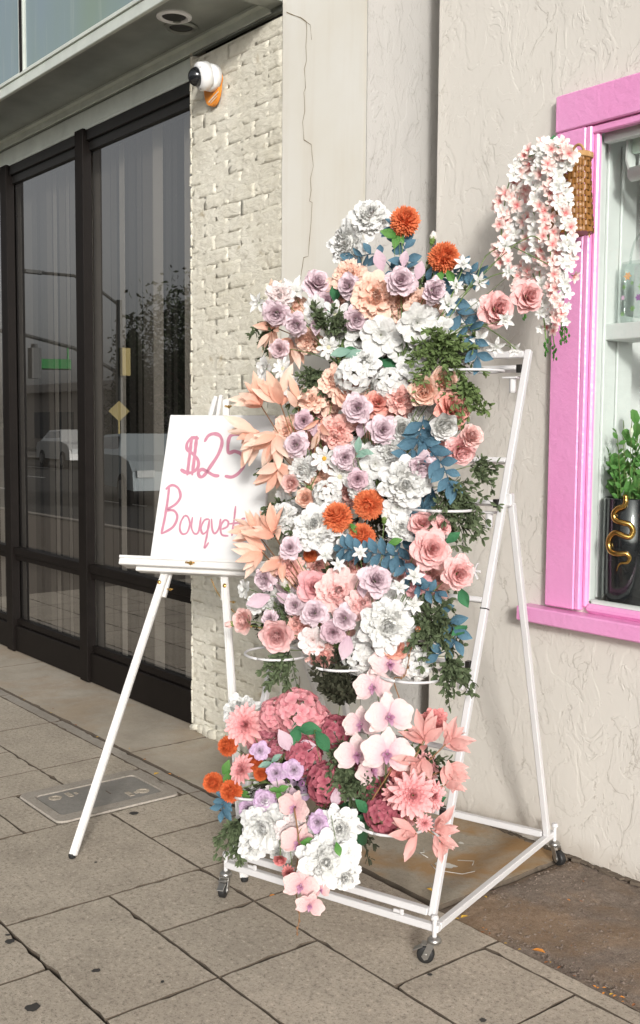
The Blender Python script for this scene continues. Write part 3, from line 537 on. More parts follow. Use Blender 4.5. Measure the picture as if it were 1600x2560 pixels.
('dahlia', 'pinkd', (-2.011, 1.931, 0.52), 0.0599, (0.714, -0.616, 0.333), (-2.184, 1.992, 0.395), 'big pink dahlia facing forward, right of the low bunch'),
('dahlia', 'pinkd', (-1.989, 1.988, 0.512), 0.0388, (0.936, -0.178, 0.302), (-2.184, 1.992, 0.395), 'smaller pink dahlia half behind the big one'),
('dahlia', 'pinkd', (-1.995, 1.961, 0.441), 0.0215, (0.834, -0.527, 0.162), (-2.184, 1.992, 0.395), 'small pink dahlia among the lowest pink leaves'),
('peony', 'pinkc', (-2.116, 2.11, 0.669), 0.0364, (0.56, -0.458, 0.69), (-2.184, 1.992, 0.395), 'coral pink carnation above the dusty pink leaves'),
('ranun', 'pinkc', (-2.351, 1.742, 0.279), 0.0181, (0.577, -0.632, -0.517), (-2.566, 1.874, 0.395), 'small pink drooping bud above the base frame'),
('dahlia', 'pinkc', (-2.312, 1.744, 0.252), 0.0202, (0.497, -0.846, -0.195), (-2.566, 1.874, 0.395), 'small pink bloom hanging beside the lowest peony'),
('orchid', 'orchid', (-2.214, 2.028, 0.824), 0.0526, (0.735, -0.547, 0.401), (-2.312, 2.068, 0.8), 'highest orchid bloom, just under the third bunch'),
('orchid', 'orchid', (-2.245, 1.995, 0.758), 0.0481, (0.52, -0.844, 0.132), (-2.184, 1.992, 0.395), 'second orchid from the top, turned left'),
('orchid', 'orchid', (-2.137, 1.956, 0.701), 0.0532, (0.717, -0.431, 0.548), (-2.184, 1.992, 0.395), 'third orchid from the top, facing forward'),
('orchid', 'orchid', (-2.253, 1.956, 0.653), 0.0457, (0.353, -0.88, 0.319), (-2.184, 1.992, 0.395), 'orchid turned left beside the deep hydrangea'),
('orchid', 'orchid', (-2.241, 1.931, 0.572), 0.0523, (0.583, -0.759, 0.29), (-2.184, 1.992, 0.395), 'orchid at the left of the lower pair'),
('orchid', 'orchid', (-2.114, 1.93, 0.607), 0.0593, (0.737, -0.606, 0.299), (-2.184, 1.992, 0.395), 'largest orchid bloom, centre of the low bunch'),
('orchid', 'orchid', (-2.224, 1.973, 0.525), 0.0457, (0.795, -0.437, 0.421), (-2.184, 1.992, 0.395), 'orchid under the largest orchid bloom'),
('orchid', 'orchidpink', (-2.348, 1.792, 0.42), 0.0387, (0.57, -0.809, 0.141), (-2.566, 1.874, 0.395), 'pinkish orchid hanging sideways above the trailing stem'),
('orchid', 'orchidpink', (-2.305, 1.775, 0.332), 0.0428, (0.528, -0.771, 0.356), (-2.566, 1.874, 0.395), 'pinkish orchid left of the lowest white peony'),
('orchid', 'orchidpink', (-2.224, 1.719, 0.252), 0.0393, (0.589, -0.704, 0.398), (-2.375, 1.933, 0.395), 'pinkish orchid low on the trailing stem'),
('orchid', 'orchidpink', (-2.182, 1.718, 0.214), 0.0324, (0.785, -0.614, -0.082), (-2.375, 1.933, 0.395), 'lowest pinkish orchid, hanging in front of the base frame'),
('orchid', 'orchidpink', (-2.205, 1.771, 0.233), 0.0242, (0.915, -0.161, 0.369), (-2.375, 1.933, 0.395), 'small orchid petals behind the trailing stem')]
DEEP=[
('peony', 'white', (-2.805, 2.321, 1.821), 0.0465, (0.71, -0.698, -0.096), (-2.766, 2.284, 1.687), 'white bloom deep behind the white open blossom left of the hanging lilac rose'),
('peony', 'white', (-2.697, 2.362, 1.75), 0.0489, (0.711, -0.671, -0.212), (-2.766, 2.284, 1.687), 'white bloom deep behind the white ruffled bloom bridging the top bunch and the middle bunch'),
('peony', 'white', (-2.485, 2.406, 1.767), 0.0509, (0.795, -0.394, -0.461), (-2.531, 2.356, 1.687), 'white bloom deep behind the white zinnia directly above the big green sprig bunch'),
('peony', 'white', (-2.641, 2.46, 1.991), 0.0504, (0.666, -0.71, -0.227), (-2.531, 2.356, 1.687), 'white bloom deep behind the lilac rose on top of the big peach peony'),
('peony', 'white', (-2.97, 2.295, 1.802), 0.0553, (0.415, -0.801, -0.431), (-2.766, 2.284, 1.687), 'white bloom deep behind the peach carnation left of the white daisy, top bunch'),
('peony', 'white', (-2.777, 2.384, 1.917), 0.0501, (0.756, -0.652, -0.06), (-2.766, 2.284, 1.687), 'white bloom deep behind the lilac rose hanging just below the big peach peony'),
('peony', 'white', (-2.345, 2.426, 1.736), 0.0466, (0.762, -0.552, -0.338), (-2.531, 2.356, 1.687), 'white bloom deep behind the white bloom behind the big green sprig bunch'),
('peony', 'white', (-2.357, 2.49, 1.852), 0.0486, (0.866, -0.498, 0.039), (-2.531, 2.356, 1.687), 'white bloom deep behind the white freesia blossom left of the right pink rose'),
('rose', 'lilac', (-2.683, 2.411, 1.858), 0.0543, (0.755, -0.534, -0.381), (-2.531, 2.356, 1.687), 'lilac rose deep behind the large white zinnia under the big peach peony'),
('rose', 'lilac', (-2.906, 2.349, 1.925), 0.0608, (0.647, -0.746, 0.16), (-2.766, 2.284, 1.687), 'lilac rose deep behind the white blossom between the left lilac roses'),
('peony', 'peach', (-3.069, 2.298, 1.935), 0.0547, (0.629, -0.777, -0.029), (-2.766, 2.284, 1.687), 'peach bloom deep behind the blush carnation right of the cream lily bud'),
('peony', 'peach', (-2.876, 2.379, 1.952), 0.063, (0.697, -0.716, -0.043), (-2.766, 2.284, 1.687), 'peach bloom deep behind the lilac rose at the left edge of the peach blooms'),
('peony', 'peach', (-2.507, 2.425, 1.885), 0.0577, (0.874, -0.439, -0.207), (-2.531, 2.356, 1.687), 'peach bloom deep behind the lilac rose beside the blue leaves, right of the peach blooms'),
('peony', 'white', (-2.709, 2.33, 1.644), 0.0552, (0.552, -0.797, 0.244), (-2.481, 2.194, 1.271), 'white bloom deep behind the peach rose above the large lilac rose'),
('peony', 'white', (-2.498, 2.386, 1.64), 0.0495, (0.802, -0.421, 0.423), (-2.481, 2.194, 1.271), 'white bloom deep behind the white bloom just above the peach ranunculus'),
('peony', 'white', (-2.416, 2.377, 1.587), 0.0576, (0.81, -0.585, 0.03), (-2.481, 2.194, 1.271), 'white bloom deep behind the peach ranunculus below the big green sprig bunch'),
('peony', 'white', (-2.824, 2.185, 1.389), 0.0552, (0.718, -0.678, 0.157), (-2.715, 2.121, 1.271), 'white bloom deep behind the creamy bloom at the lower left of the middle bunch'),
('peony', 'white', (-2.627, 2.263, 1.42), 0.0507, (0.862, -0.504, -0.056), (-2.481, 2.194, 1.271), 'white bloom deep behind the white ruffled bloom between two lilac roses, middle bunch'),
('peony', 'white', (-2.5, 2.255, 1.296), 0.0474, (0.885, -0.417, -0.207), (-2.481, 2.194, 1.271), 'white bloom deep behind the white bloom under the largest middle peony'),
('peony', 'white', (-2.419, 2.347, 1.512), 0.0494, (0.751, -0.647, 0.13), (-2.481, 2.194, 1.271), 'white bloom deep behind the white ranunculus in front of the salmon rose'),
('peony', 'white', (-2.65, 2.199, 1.264), 0.0443, (0.761, -0.647, -0.055), (-2.715, 2.121, 1.271), 'white bloom deep behind the small white hydrangea head above the orange mums'),
('peony', 'white', (-2.813, 2.143, 1.283), 0.0578, (0.452, -0.891, 0.035), (-2.715, 2.121, 1.271), 'white bloom deep behind the small peach bloom above the lower left white peony'),
('peony', 'white', (-2.391, 2.29, 1.288), 0.057, (0.724, -0.567, -0.392), (-2.481, 2.194, 1.271), 'white bloom deep behind the largest white peony of the middle bunch'),
('peony', 'pink2', (-2.818, 2.248, 1.55), 0.0563, (0.643, -0.761, 0.088), (-2.715, 2.121, 1.271), 'pink bloom deep behind the pale peach carnation above the coral leaf spray stems'),
('peony', 'pink2', (-2.596, 2.286, 1.511), 0.0558, (0.814, -0.557, -0.166), (-2.481, 2.194, 1.271), 'pink bloom deep behind the large lilac rose in the centre of the middle bunch'),
('peony', 'pink2', (-2.814, 2.211, 1.443), 0.0504, (0.595, -0.795, -0.118), (-2.715, 2.121, 1.271), 'pink bloom deep behind the lilac rose in front of the coral leaf fan'),
('peony', 'pink2', (-2.523, 2.34, 1.588), 0.0551, (0.805, -0.589, 0.072), (-2.481, 2.194, 1.271), 'pink bloom deep behind the salmon carnation between coral rose and peach ranunculus'),
('peony', 'pink2', (-2.601, 2.208, 1.292), 0.0507, (0.508, -0.8, -0.32), (-2.481, 2.194, 1.271), 'pink bloom deep behind the white ruffled bloom resting on the upper right orange mum'),
('peony', 'pink2', (-2.35, 2.333, 1.475), 0.0422, (0.956, -0.291, 0.036), (-2.481, 2.194, 1.271), 'pink bloom deep behind the pink rose tipped forward above the right green sprigs'),
('peony', 'peach', (-2.782, 2.252, 1.603), 0.0569, (0.585, -0.784, 0.207), (-2.715, 2.121, 1.271), 'peach bloom deep behind the pale peach carnation left of the upper white hydrangea head'),
('peony', 'peach', (-2.906, 2.179, 1.482), 0.0526, (0.484, -0.84, 0.247), (-2.715, 2.121, 1.271), 'peach bloom deep behind the small dusky lilac rose among the coral leaves'),
('peony', 'white', (-2.598, 2.158, 1.115), 0.048, (0.803, -0.565, 0.19), (-2.431, 2.031, 0.8), 'white bloom deep behind the white bloom below the left orange mum'),
('peony', 'white', (-2.726, 2.079, 1.069), 0.0549, (0.361, -0.826, 0.433), (-2.431, 2.031, 0.8), 'white bloom deep behind the pale carnation left of the pink camellia-like rose'),
('peony', 'white', (-2.437, 2.154, 0.969), 0.0554, (0.677, -0.664, 0.319), (-2.312, 2.068, 0.8), 'white bloom deep behind the soft pink bloom left of the largest white peony'),
('peony', 'white', (-2.323, 2.183, 0.908), 0.0483, (0.848, -0.521, 0.094), (-2.312, 2.068, 0.8), 'white bloom deep behind the orange and white bud in front of the right sprigs'),
('peony', 'white', (-2.768, 2.046, 0.936), 0.0571, (0.391, -0.902, 0.185), (-2.431, 2.031, 0.8), 'white bloom deep behind the white bud between lilac rose and pink camellia'),
('peony', 'white', (-2.502, 2.082, 0.767), 0.054, (0.602, -0.794, 0.088), (-2.431, 2.031, 0.8), 'white bloom deep behind the pink carnation at the bottom of the third bunch'),
('peony', 'white', (-2.301, 2.132, 0.821), 0.0546, (0.688, -0.722, 0.065), (-2.312, 2.068, 0.8), 'white bloom deep behind the highest orchid bloom, just under the third bunch'),
('peony', 'white', (-2.402, 2.171, 1.071), 0.054, (0.868, -0.495, 0.022), (-2.312, 2.068, 0.8), 'white bloom deep behind the pale lilac rose below the horizontal blue leaves'),
('peony', 'pink2', (-2.658, 2.124, 1.047), 0.0548, (0.601, -0.621, 0.503), (-2.431, 2.031, 0.8), 'pink bloom deep behind the small white jasmine blossom below the left orange mum'),
('peony', 'pink2', (-2.52, 2.175, 1.058), 0.0451, (0.593, -0.641, 0.487), (-2.312, 2.068, 0.8), 'pink bloom deep behind the small white jasmine blossom on the horizontal blue leaves'),
('peony', 'pink2', (-2.642, 2.048, 0.875), 0.0527, (0.569, -0.811, -0.133), (-2.431, 2.031, 0.8), 'pink bloom deep behind the pink carnation right of the pink ranunculus'),
('peony', 'pink2', (-2.526, 2.101, 0.836), 0.0436, (0.561, -0.825, -0.072), (-2.431, 2.031, 0.8), 'pink bloom deep behind the lowest lilac rose of the third bunch, above a pointed leaf'),
('peony', 'pink2', (-2.362, 2.233, 1.071), 0.0546, (0.808, -0.426, 0.407), (-2.312, 2.068, 0.8), 'pink bloom deep behind the small white jasmine blossom in front of the deeper pink rose'),
('peony', 'pink2', (-2.258, 2.251, 1.044), 0.0495, (0.892, -0.433, 0.13), (-2.312, 2.068, 0.8), 'pink bloom deep behind the deeper pink rose behind small white blossoms'),
('rose', 'lilac', (-2.489, 2.133, 0.964), 0.0431, (0.871, -0.484, 0.087), (-2.431, 2.031, 0.8), 'lilac rose deep behind the soft pink peony in the centre of the third bunch'),
('rose', 'lilac', (-2.741, 2.058, 1.004), 0.0521, (0.4, -0.873, 0.279), (-2.431, 2.031, 0.8), 'lilac rose deep behind the lilac rose at the left end above the lilac leaf'),
('hyd', 'deep', (-2.33, 1.989, 0.476), 0.0438, (0.759, -0.515, 0.399), (-2.375, 1.933, 0.395), 'deep pink hydrangea deep behind the deep pink hydrangea under the orchids'),
('hyd', 'deep', (-2.19, 2.051, 0.477), 0.0463, (0.764, -0.476, 0.435), (-2.184, 1.992, 0.395), 'deep pink hydrangea deep behind the pink dahlia left of the big pink one'),
('hyd', 'pinkh', (-2.693, 1.93, 0.508), 0.0544, (0.423, -0.83, 0.363), (-2.566, 1.874, 0.395), 'rose pink hydrangea deep behind the violet-edged lilac rose beside the upper rust mum'),
('peony', 'white', (-2.527, 1.902, 0.291), 0.0428, (0.694, -0.681, 0.235), (-2.566, 1.874, 0.395), 'white bloom deep behind the blush white bloom between the two large low peonies'),
('peony', 'white', (-2.634, 1.858, 0.332), 0.051, (0.385, -0.923, -0.007), (-2.566, 1.874, 0.395), 'white bloom deep behind the violet-edged lilac rose above the hanging left sprigs'),
('peony', 'white', (-2.441, 1.912, 0.253), 0.0454, (0.821, -0.569, 0.045), (-2.375, 1.933, 0.395), 'white bloom deep behind the white bloom directly above the lowest white peony'),
('peony', 'white', (-2.304, 1.938, 0.29), 0.0403, (0.608, -0.771, 0.19), (-2.375, 1.933, 0.395), 'white bloom deep behind the white bloom right of the lowest peony'),
('rose', 'lilacv', (-2.534, 1.938, 0.394), 0.0451, (0.751, -0.533, 0.388), (-2.566, 1.874, 0.395), 'violet-edged rose deep behind the small purple bud beside the middle deep hydrangea'),
('rose', 'lilacv', (-2.541, 1.912, 0.322), 0.0538, (0.768, -0.571, 0.291), (-2.566, 1.874, 0.395), 'violet-edged rose deep behind the pinkish orchid hanging sideways above the trailing stem'),
('dahlia', 'pinkd', (-2.146, 2.104, 0.525), 0.0423, (0.925, -0.27, 0.268), (-2.184, 1.992, 0.395), 'pink dahlia deep behind the coral pink carnation right of the largest orchid'),
('dahlia', 'pinkd', (-2.165, 2.045, 0.403), 0.0442, (0.931, -0.352, 0.098), (-2.184, 1.992, 0.395), 'pink dahlia deep behind the big pink dahlia facing forward, right of the low bunch')]
LEAF_FANS=[
('coral', [((-2.936, 2.083, 1.575), 0.083, (-0.24, -0.736, 0.632), 7), ((-2.879, 2.124, 1.582), 0.083, (0.12, -0.383, 0.916), 6), ((-2.939, 2.069, 1.475), 0.089, (-0.239, -0.89, -0.389), 7), ((-2.85, 2.087, 1.469), 0.087, (0.028, -0.579, -0.815), 7), ((-2.813, 2.077, 1.371), 0.079, (0.205, -0.374, -0.904), 6), ((-2.81, 2.148, 1.575), 0.064, (0.457, -0.033, 0.889), 4), ((-2.688, 2.144, 1.509), 0.059, (0.364, -0.282, -0.888), 3)], (-2.715, 2.121, 1.271), 'fan of long coral and cream leaves reaching left over the sign'),
('coral', [((-2.733, 2.003, 1.145), 0.074, (-0.139, -0.605, 0.784), 7), ((-2.756, 1.965, 1.1), 0.077, (-0.309, -0.938, -0.157), 6), ((-2.699, 2.003, 1.077), 0.071, (0.088, -0.589, -0.803), 7), ((-2.831, 1.994, 1.156), 0.065, (-0.282, -0.781, 0.557), 5)], (-2.431, 2.031, 0.8), 'smaller fan of coral leaves beside the end of the written word'),
('coral', [((-3.073, 2.248, 1.848), 0.074, (-0.056, -0.74, -0.67), 5), ((-2.999, 2.264, 1.802), 0.07, (0.196, -0.364, -0.911), 5)], (-2.766, 2.284, 1.687), 'peach leaves below the upper left lilac roses'),
('dustypink', [((-2.078, 2.035, 0.636), 0.067, (0.131, -0.293, 0.947), 7), ((-2.013, 2.055, 0.636), 0.064, (0.661, 0.289, 0.693), 7), ((-2.058, 2.002, 0.59), 0.066, (-0.065, -0.906, -0.419), 6), ((-1.992, 2.043, 0.577), 0.054, (0.784, 0.312, -0.536), 5)], (-2.184, 1.992, 0.395), 'dusty pink leaf spray beside the right leg of the rack'),
('dustypink', [((-1.977, 1.987, 0.427), 0.058, (0.874, 0.353, 0.335), 6), ((-2.031, 1.964, 0.399), 0.067, (-0.233, -0.968, -0.096), 4), ((-1.961, 1.978, 0.407), 0.056, (0.712, 0.156, -0.685), 6), ((-1.976, 2.028, 0.54), 0.054, (0.652, 0.289, 0.701), 4)], (-2.184, 1.992, 0.395), 'dusty pink leaf spray below the big pink dahlia')]
BLUE=[
([(-2.609, 2.43, 1.985), (-2.607, 2.436, 2.063), (-2.656, 2.453, 2.136), (-2.702, 2.449, 2.181)], 0.058, 9, 'blue branch rising under the highest orange mum'),
([(-2.616, 2.419, 1.984), (-2.705, 2.409, 2.072), (-2.784, 2.398, 2.08), (-2.815, 2.379, 2.061)], 0.055, 8, 'blue branch arching left below the top white peonies'),
([(-2.517, 2.433, 1.95), (-2.453, 2.459, 1.984), (-2.396, 2.491, 1.994), (-2.345, 2.511, 1.978)], 0.057, 9, 'blue branch spreading right from under the second orange mum'),
([(-2.479, 2.398, 1.918), (-2.392, 2.417, 1.912), (-2.337, 2.416, 1.846), (-2.253, 2.391, 1.778), (-2.23, 2.385, 1.704)], 0.058, 10, 'blue branch trailing down beside the right pink rose'),
([(-2.309, 2.24, 1.535), (-2.327, 2.242, 1.487), (-2.317, 2.217, 1.451), (-2.332, 2.182, 1.403)], 0.065, 7, 'blue branch with a broad pale leaf below the peach ranunculus'),
([(-2.308, 2.224, 1.475), (-2.26, 2.228, 1.428), (-2.208, 2.227, 1.383), (-2.184, 2.228, 1.331)], 0.06, 8, 'blue branch hanging over the middle right sprigs'),
([(-2.291, 2.295, 1.318), (-2.355, 2.257, 1.267), (-2.365, 2.217, 1.182), (-2.366, 2.187, 1.098)], 0.063, 13, 'dense blue foliage between the orange mums and the pink roses'),
([(-2.25, 2.111, 1.127), (-2.346, 2.104, 1.124), (-2.426, 2.078, 1.13), (-2.481, 2.061, 1.132)], 0.054, 10, 'horizontal blue branch above the pale lilac rose'),
([(-2.265, 2.125, 1.113), (-2.236, 2.114, 1.07), (-2.177, 2.122, 1.036), (-2.121, 2.132, 1.036)], 0.051, 7, 'blue branch below the large pointed pink rose'),
([(-2.169, 2.165, 0.98), (-2.089, 2.149, 0.947), (-2.081, 2.15, 0.891), (-2.112, 2.11, 0.857)], 0.053, 7, 'blue leaves behind the lower right sprigs'),
([(-2.659, 1.778, 0.368), (-2.675, 1.766, 0.347), (-2.678, 1.761, 0.316)], 0.042, 5, 'blue leaf tips under the rust orange mums'),
([(-2.3, 2.237, 1.235), (-2.347, 2.265, 1.279), (-2.342, 2.228, 1.22)], 0.053, 6, 'dark blue leaves above the right pink roses')]
LEAVES=[
('lilacleaf', [((-2.659, 2.377, 2.014), 0.064, (0.03, -0.31, 0.95)), ((-2.521, 2.405, 1.975), 0.054, (0.329, 0.072, 0.942)), ((-2.583, 2.403, 2.022), 0.047, (0.217, -0.082, 0.973))], (-2.531, 2.356, 1.687), 'pale lilac leaves standing above the peach blooms'),
('lilacleaf', [((-2.811, 2.225, 1.865), 0.056, (0.217, -0.28, -0.935))], (-2.766, 2.284, 1.687), 'pale lilac leaf under the left white blossoms'),
('lilacleaf', [((-2.689, 1.948, 0.967), 0.069, (-0.333, -0.898, -0.286)), ((-2.668, 1.958, 0.977), 0.053, (0.78, 0.433, -0.451))], (-2.431, 2.031, 0.8), 'broad pale lilac leaves at the left end of the third bunch'),
('lilacleaf', [((-2.338, 1.977, 0.894), 0.064, (0.171, -0.411, -0.895)), ((-2.347, 2.029, 1.05), 0.044, (0.399, -0.078, -0.913))], (-2.431, 2.031, 0.8), 'pointed pale lilac leaf at the bottom of the third bunch'),
('lilacleaf', [((-2.467, 1.867, 0.54), 0.065, (-0.128, -0.467, 0.875)), ((-2.455, 1.874, 0.551), 0.055, (0.775, 0.57, 0.273)), ((-2.462, 1.871, 0.548), 0.047, (0.363, -0.141, -0.921))], (-2.566, 1.874, 0.395), 'lilac leaves in the middle of the low bunch'),
('lilacleaf', [((-2.433, 1.843, 0.443), 0.054, (0.511, 0.026, -0.859)), ((-2.289, 1.897, 0.47), 0.048, (0.229, -0.311, -0.923)), ((-2.45, 1.838, 0.444), 0.042, (-0.225, -0.884, 0.41))], (-2.566, 1.874, 0.395), 'lilac leaves above the lowest white peonies'),
('lilacleaf', [((-2.538, 2.231, 1.492), 0.053, (0.711, 0.13, -0.692)), ((-2.574, 2.231, 1.522), 0.054, (0.163, -0.394, -0.905)), ((-2.724, 2.162, 1.459), 0.052, (0.041, -0.286, 0.957))], (-2.481, 2.194, 1.271), 'lilac leaves between the large lilac roses'),
('green', [((-2.465, 1.889, 0.604), 0.065, (0.846, 0.523, 0.104)), ((-2.466, 1.892, 0.613), 0.055, (0.192, -0.447, -0.873)), ((-2.4, 1.91, 0.607), 0.062, (0.628, 0.188, -0.755))], (-2.375, 1.933, 0.395), 'broad blue-green leaves below the rose pink hydrangea'),
('green', [((-2.19, 2.224, 1.165), 0.044, (0.674, 0.341, 0.655)), ((-2.223, 2.22, 1.183), 0.037, (-0.331, -0.911, 0.246))], (-2.312, 2.068, 0.8), 'small green leaves behind the large pointed pink rose'),
('green', [((-2.076, 2.165, 1.048), 0.052, (0.621, -0.136, -0.772))], (-2.312, 2.068, 0.8), 'green leaf under the furthest right pink rose'),
('green', [((-2.064, 2.184, 0.94), 0.048, (-0.201, -0.923, -0.329))], (-2.312, 2.068, 0.8), 'single green leaf among the lower right blue leaves'),
('brightgreen', [((-2.637, 2.423, 2.128), 0.053, (-0.335, -0.903, 0.268)), ((-2.64, 2.427, 2.139), 0.047, (0.147, -0.38, -0.913)), ((-2.644, 2.427, 2.145), 0.042, (0.613, 0.105, -0.783))], (-2.531, 2.356, 1.687), 'bright green leaves left of the highest orange mum stem'),
('brightgreen', [((-2.426, 2.443, 1.998), 0.045, (0.56, 0.142, -0.816)), ((-2.433, 2.439, 1.993), 0.04, (-0.129, -0.732, -0.669))], (-2.531, 2.356, 1.687), 'bright green leaves under the second orange mum'),
('brightgreen', [((-2.704, 1.808, 0.431), 0.052, (0.206, -0.435, -0.877)), ((-2.724, 1.796, 0.415), 0.045, (0.426, 0.122, 0.896)), ((-2.647, 1.809, 0.384), 0.039, (0.842, 0.223, -0.491))], (-2.566, 1.874, 0.395), 'bright green leaves between the rust mums'),
('brightgreen', [((-2.418, 1.795, 0.445), 0.034, (-0.225, -0.883, 0.413)), ((-2.433, 1.79, 0.444), 0.034, (0.753, 0.459, 0.471)), ((-2.43, 1.793, 0.449), 0.029, (0.398, -0.147, -0.906))], (-2.566, 1.874, 0.395), 'bright green leaflets on the blush white bloom'),
('brightgreen', [((-2.126, 2.056, 0.63), 0.043, (-0.225, -0.726, 0.649)), ((-2.129, 2.059, 0.641), 0.04, (0.359, 0.073, 0.931))], (-2.184, 1.992, 0.395), 'bright green leaves beside the coral pink carnation'),
('brightgreen', [((-2.332, 2.123, 1.153), 0.04, (0.791, 0.447, 0.419)), ((-2.476, 2.097, 1.206), 0.036, (0.73, 0.14, -0.669))], (-2.312, 2.068, 0.8), 'green leaves beside the lowest orange mum'),
('green', [((-2.69, 2.313, 1.708), 0.083, (0.898, 0.42, 0.131)), ((-2.616, 2.338, 1.713), 0.066, (0.829, 0.515, -0.219)), ((-2.697, 2.323, 1.742), 0.064, (-0.358, -0.917, 0.177))], (-2.481, 2.194, 1.271), 'dark green leaves in the gap above the white hydrangeas'),
('green', [((-2.179, 1.916, 0.427), 0.047, (-0.004, -0.627, 0.779)), ((-1.983, 2.0, 0.495), 0.025, (0.773, 0.089, 0.628))], (-2.184, 1.992, 0.395), 'green leaf beside the green pot'),
('green', [((-2.854, 2.339, 1.927), 0.058, (0.166, -0.147, 0.975)), ((-2.852, 2.338, 1.923), 0.043, (0.026, -0.639, -0.769))], (-2.766, 2.284, 1.687), 'dark green leaf left of the peach blooms'),
('mint', [((-2.474, 2.12, 1.422), 0.044, (0.216, -0.071, 0.974)), ((-2.474, 2.116, 1.41), 0.041, (0.808, 0.399, 0.433)), ((-2.466, 2.124, 1.427), 0.038, (0.841, 0.533, -0.091))], (-2.481, 2.194, 1.271), 'dusty mint leaf in front of the middle lilac roses'),
('mint', [((-2.645, 2.234, 1.745), 0.06, (-0.337, -0.932, -0.132)), ((-2.657, 2.223, 1.725), 0.049, (0.821, 0.408, 0.4))], (-2.766, 2.284, 1.687), 'grey green leaves beside the left white daisy'),
('mint', [((-2.52, 1.835, 0.497), 0.038, (-0.3, -0.945, -0.134)), ((-2.522, 1.836, 0.5), 0.035, (0.685, 0.319, 0.655))], (-2.566, 1.874, 0.395), 'mint green leaf between the rust mums and lilac rose'),
('brightgreen', [((-2.271, 1.754, 0.349), 0.042, (0.814, 0.525, 0.248)), ((-2.166, 1.795, 0.374), 0.034, (0.496, -0.071, -0.865))], (-2.375, 1.933, 0.395), 'green leaves on the lowest white peonies')]
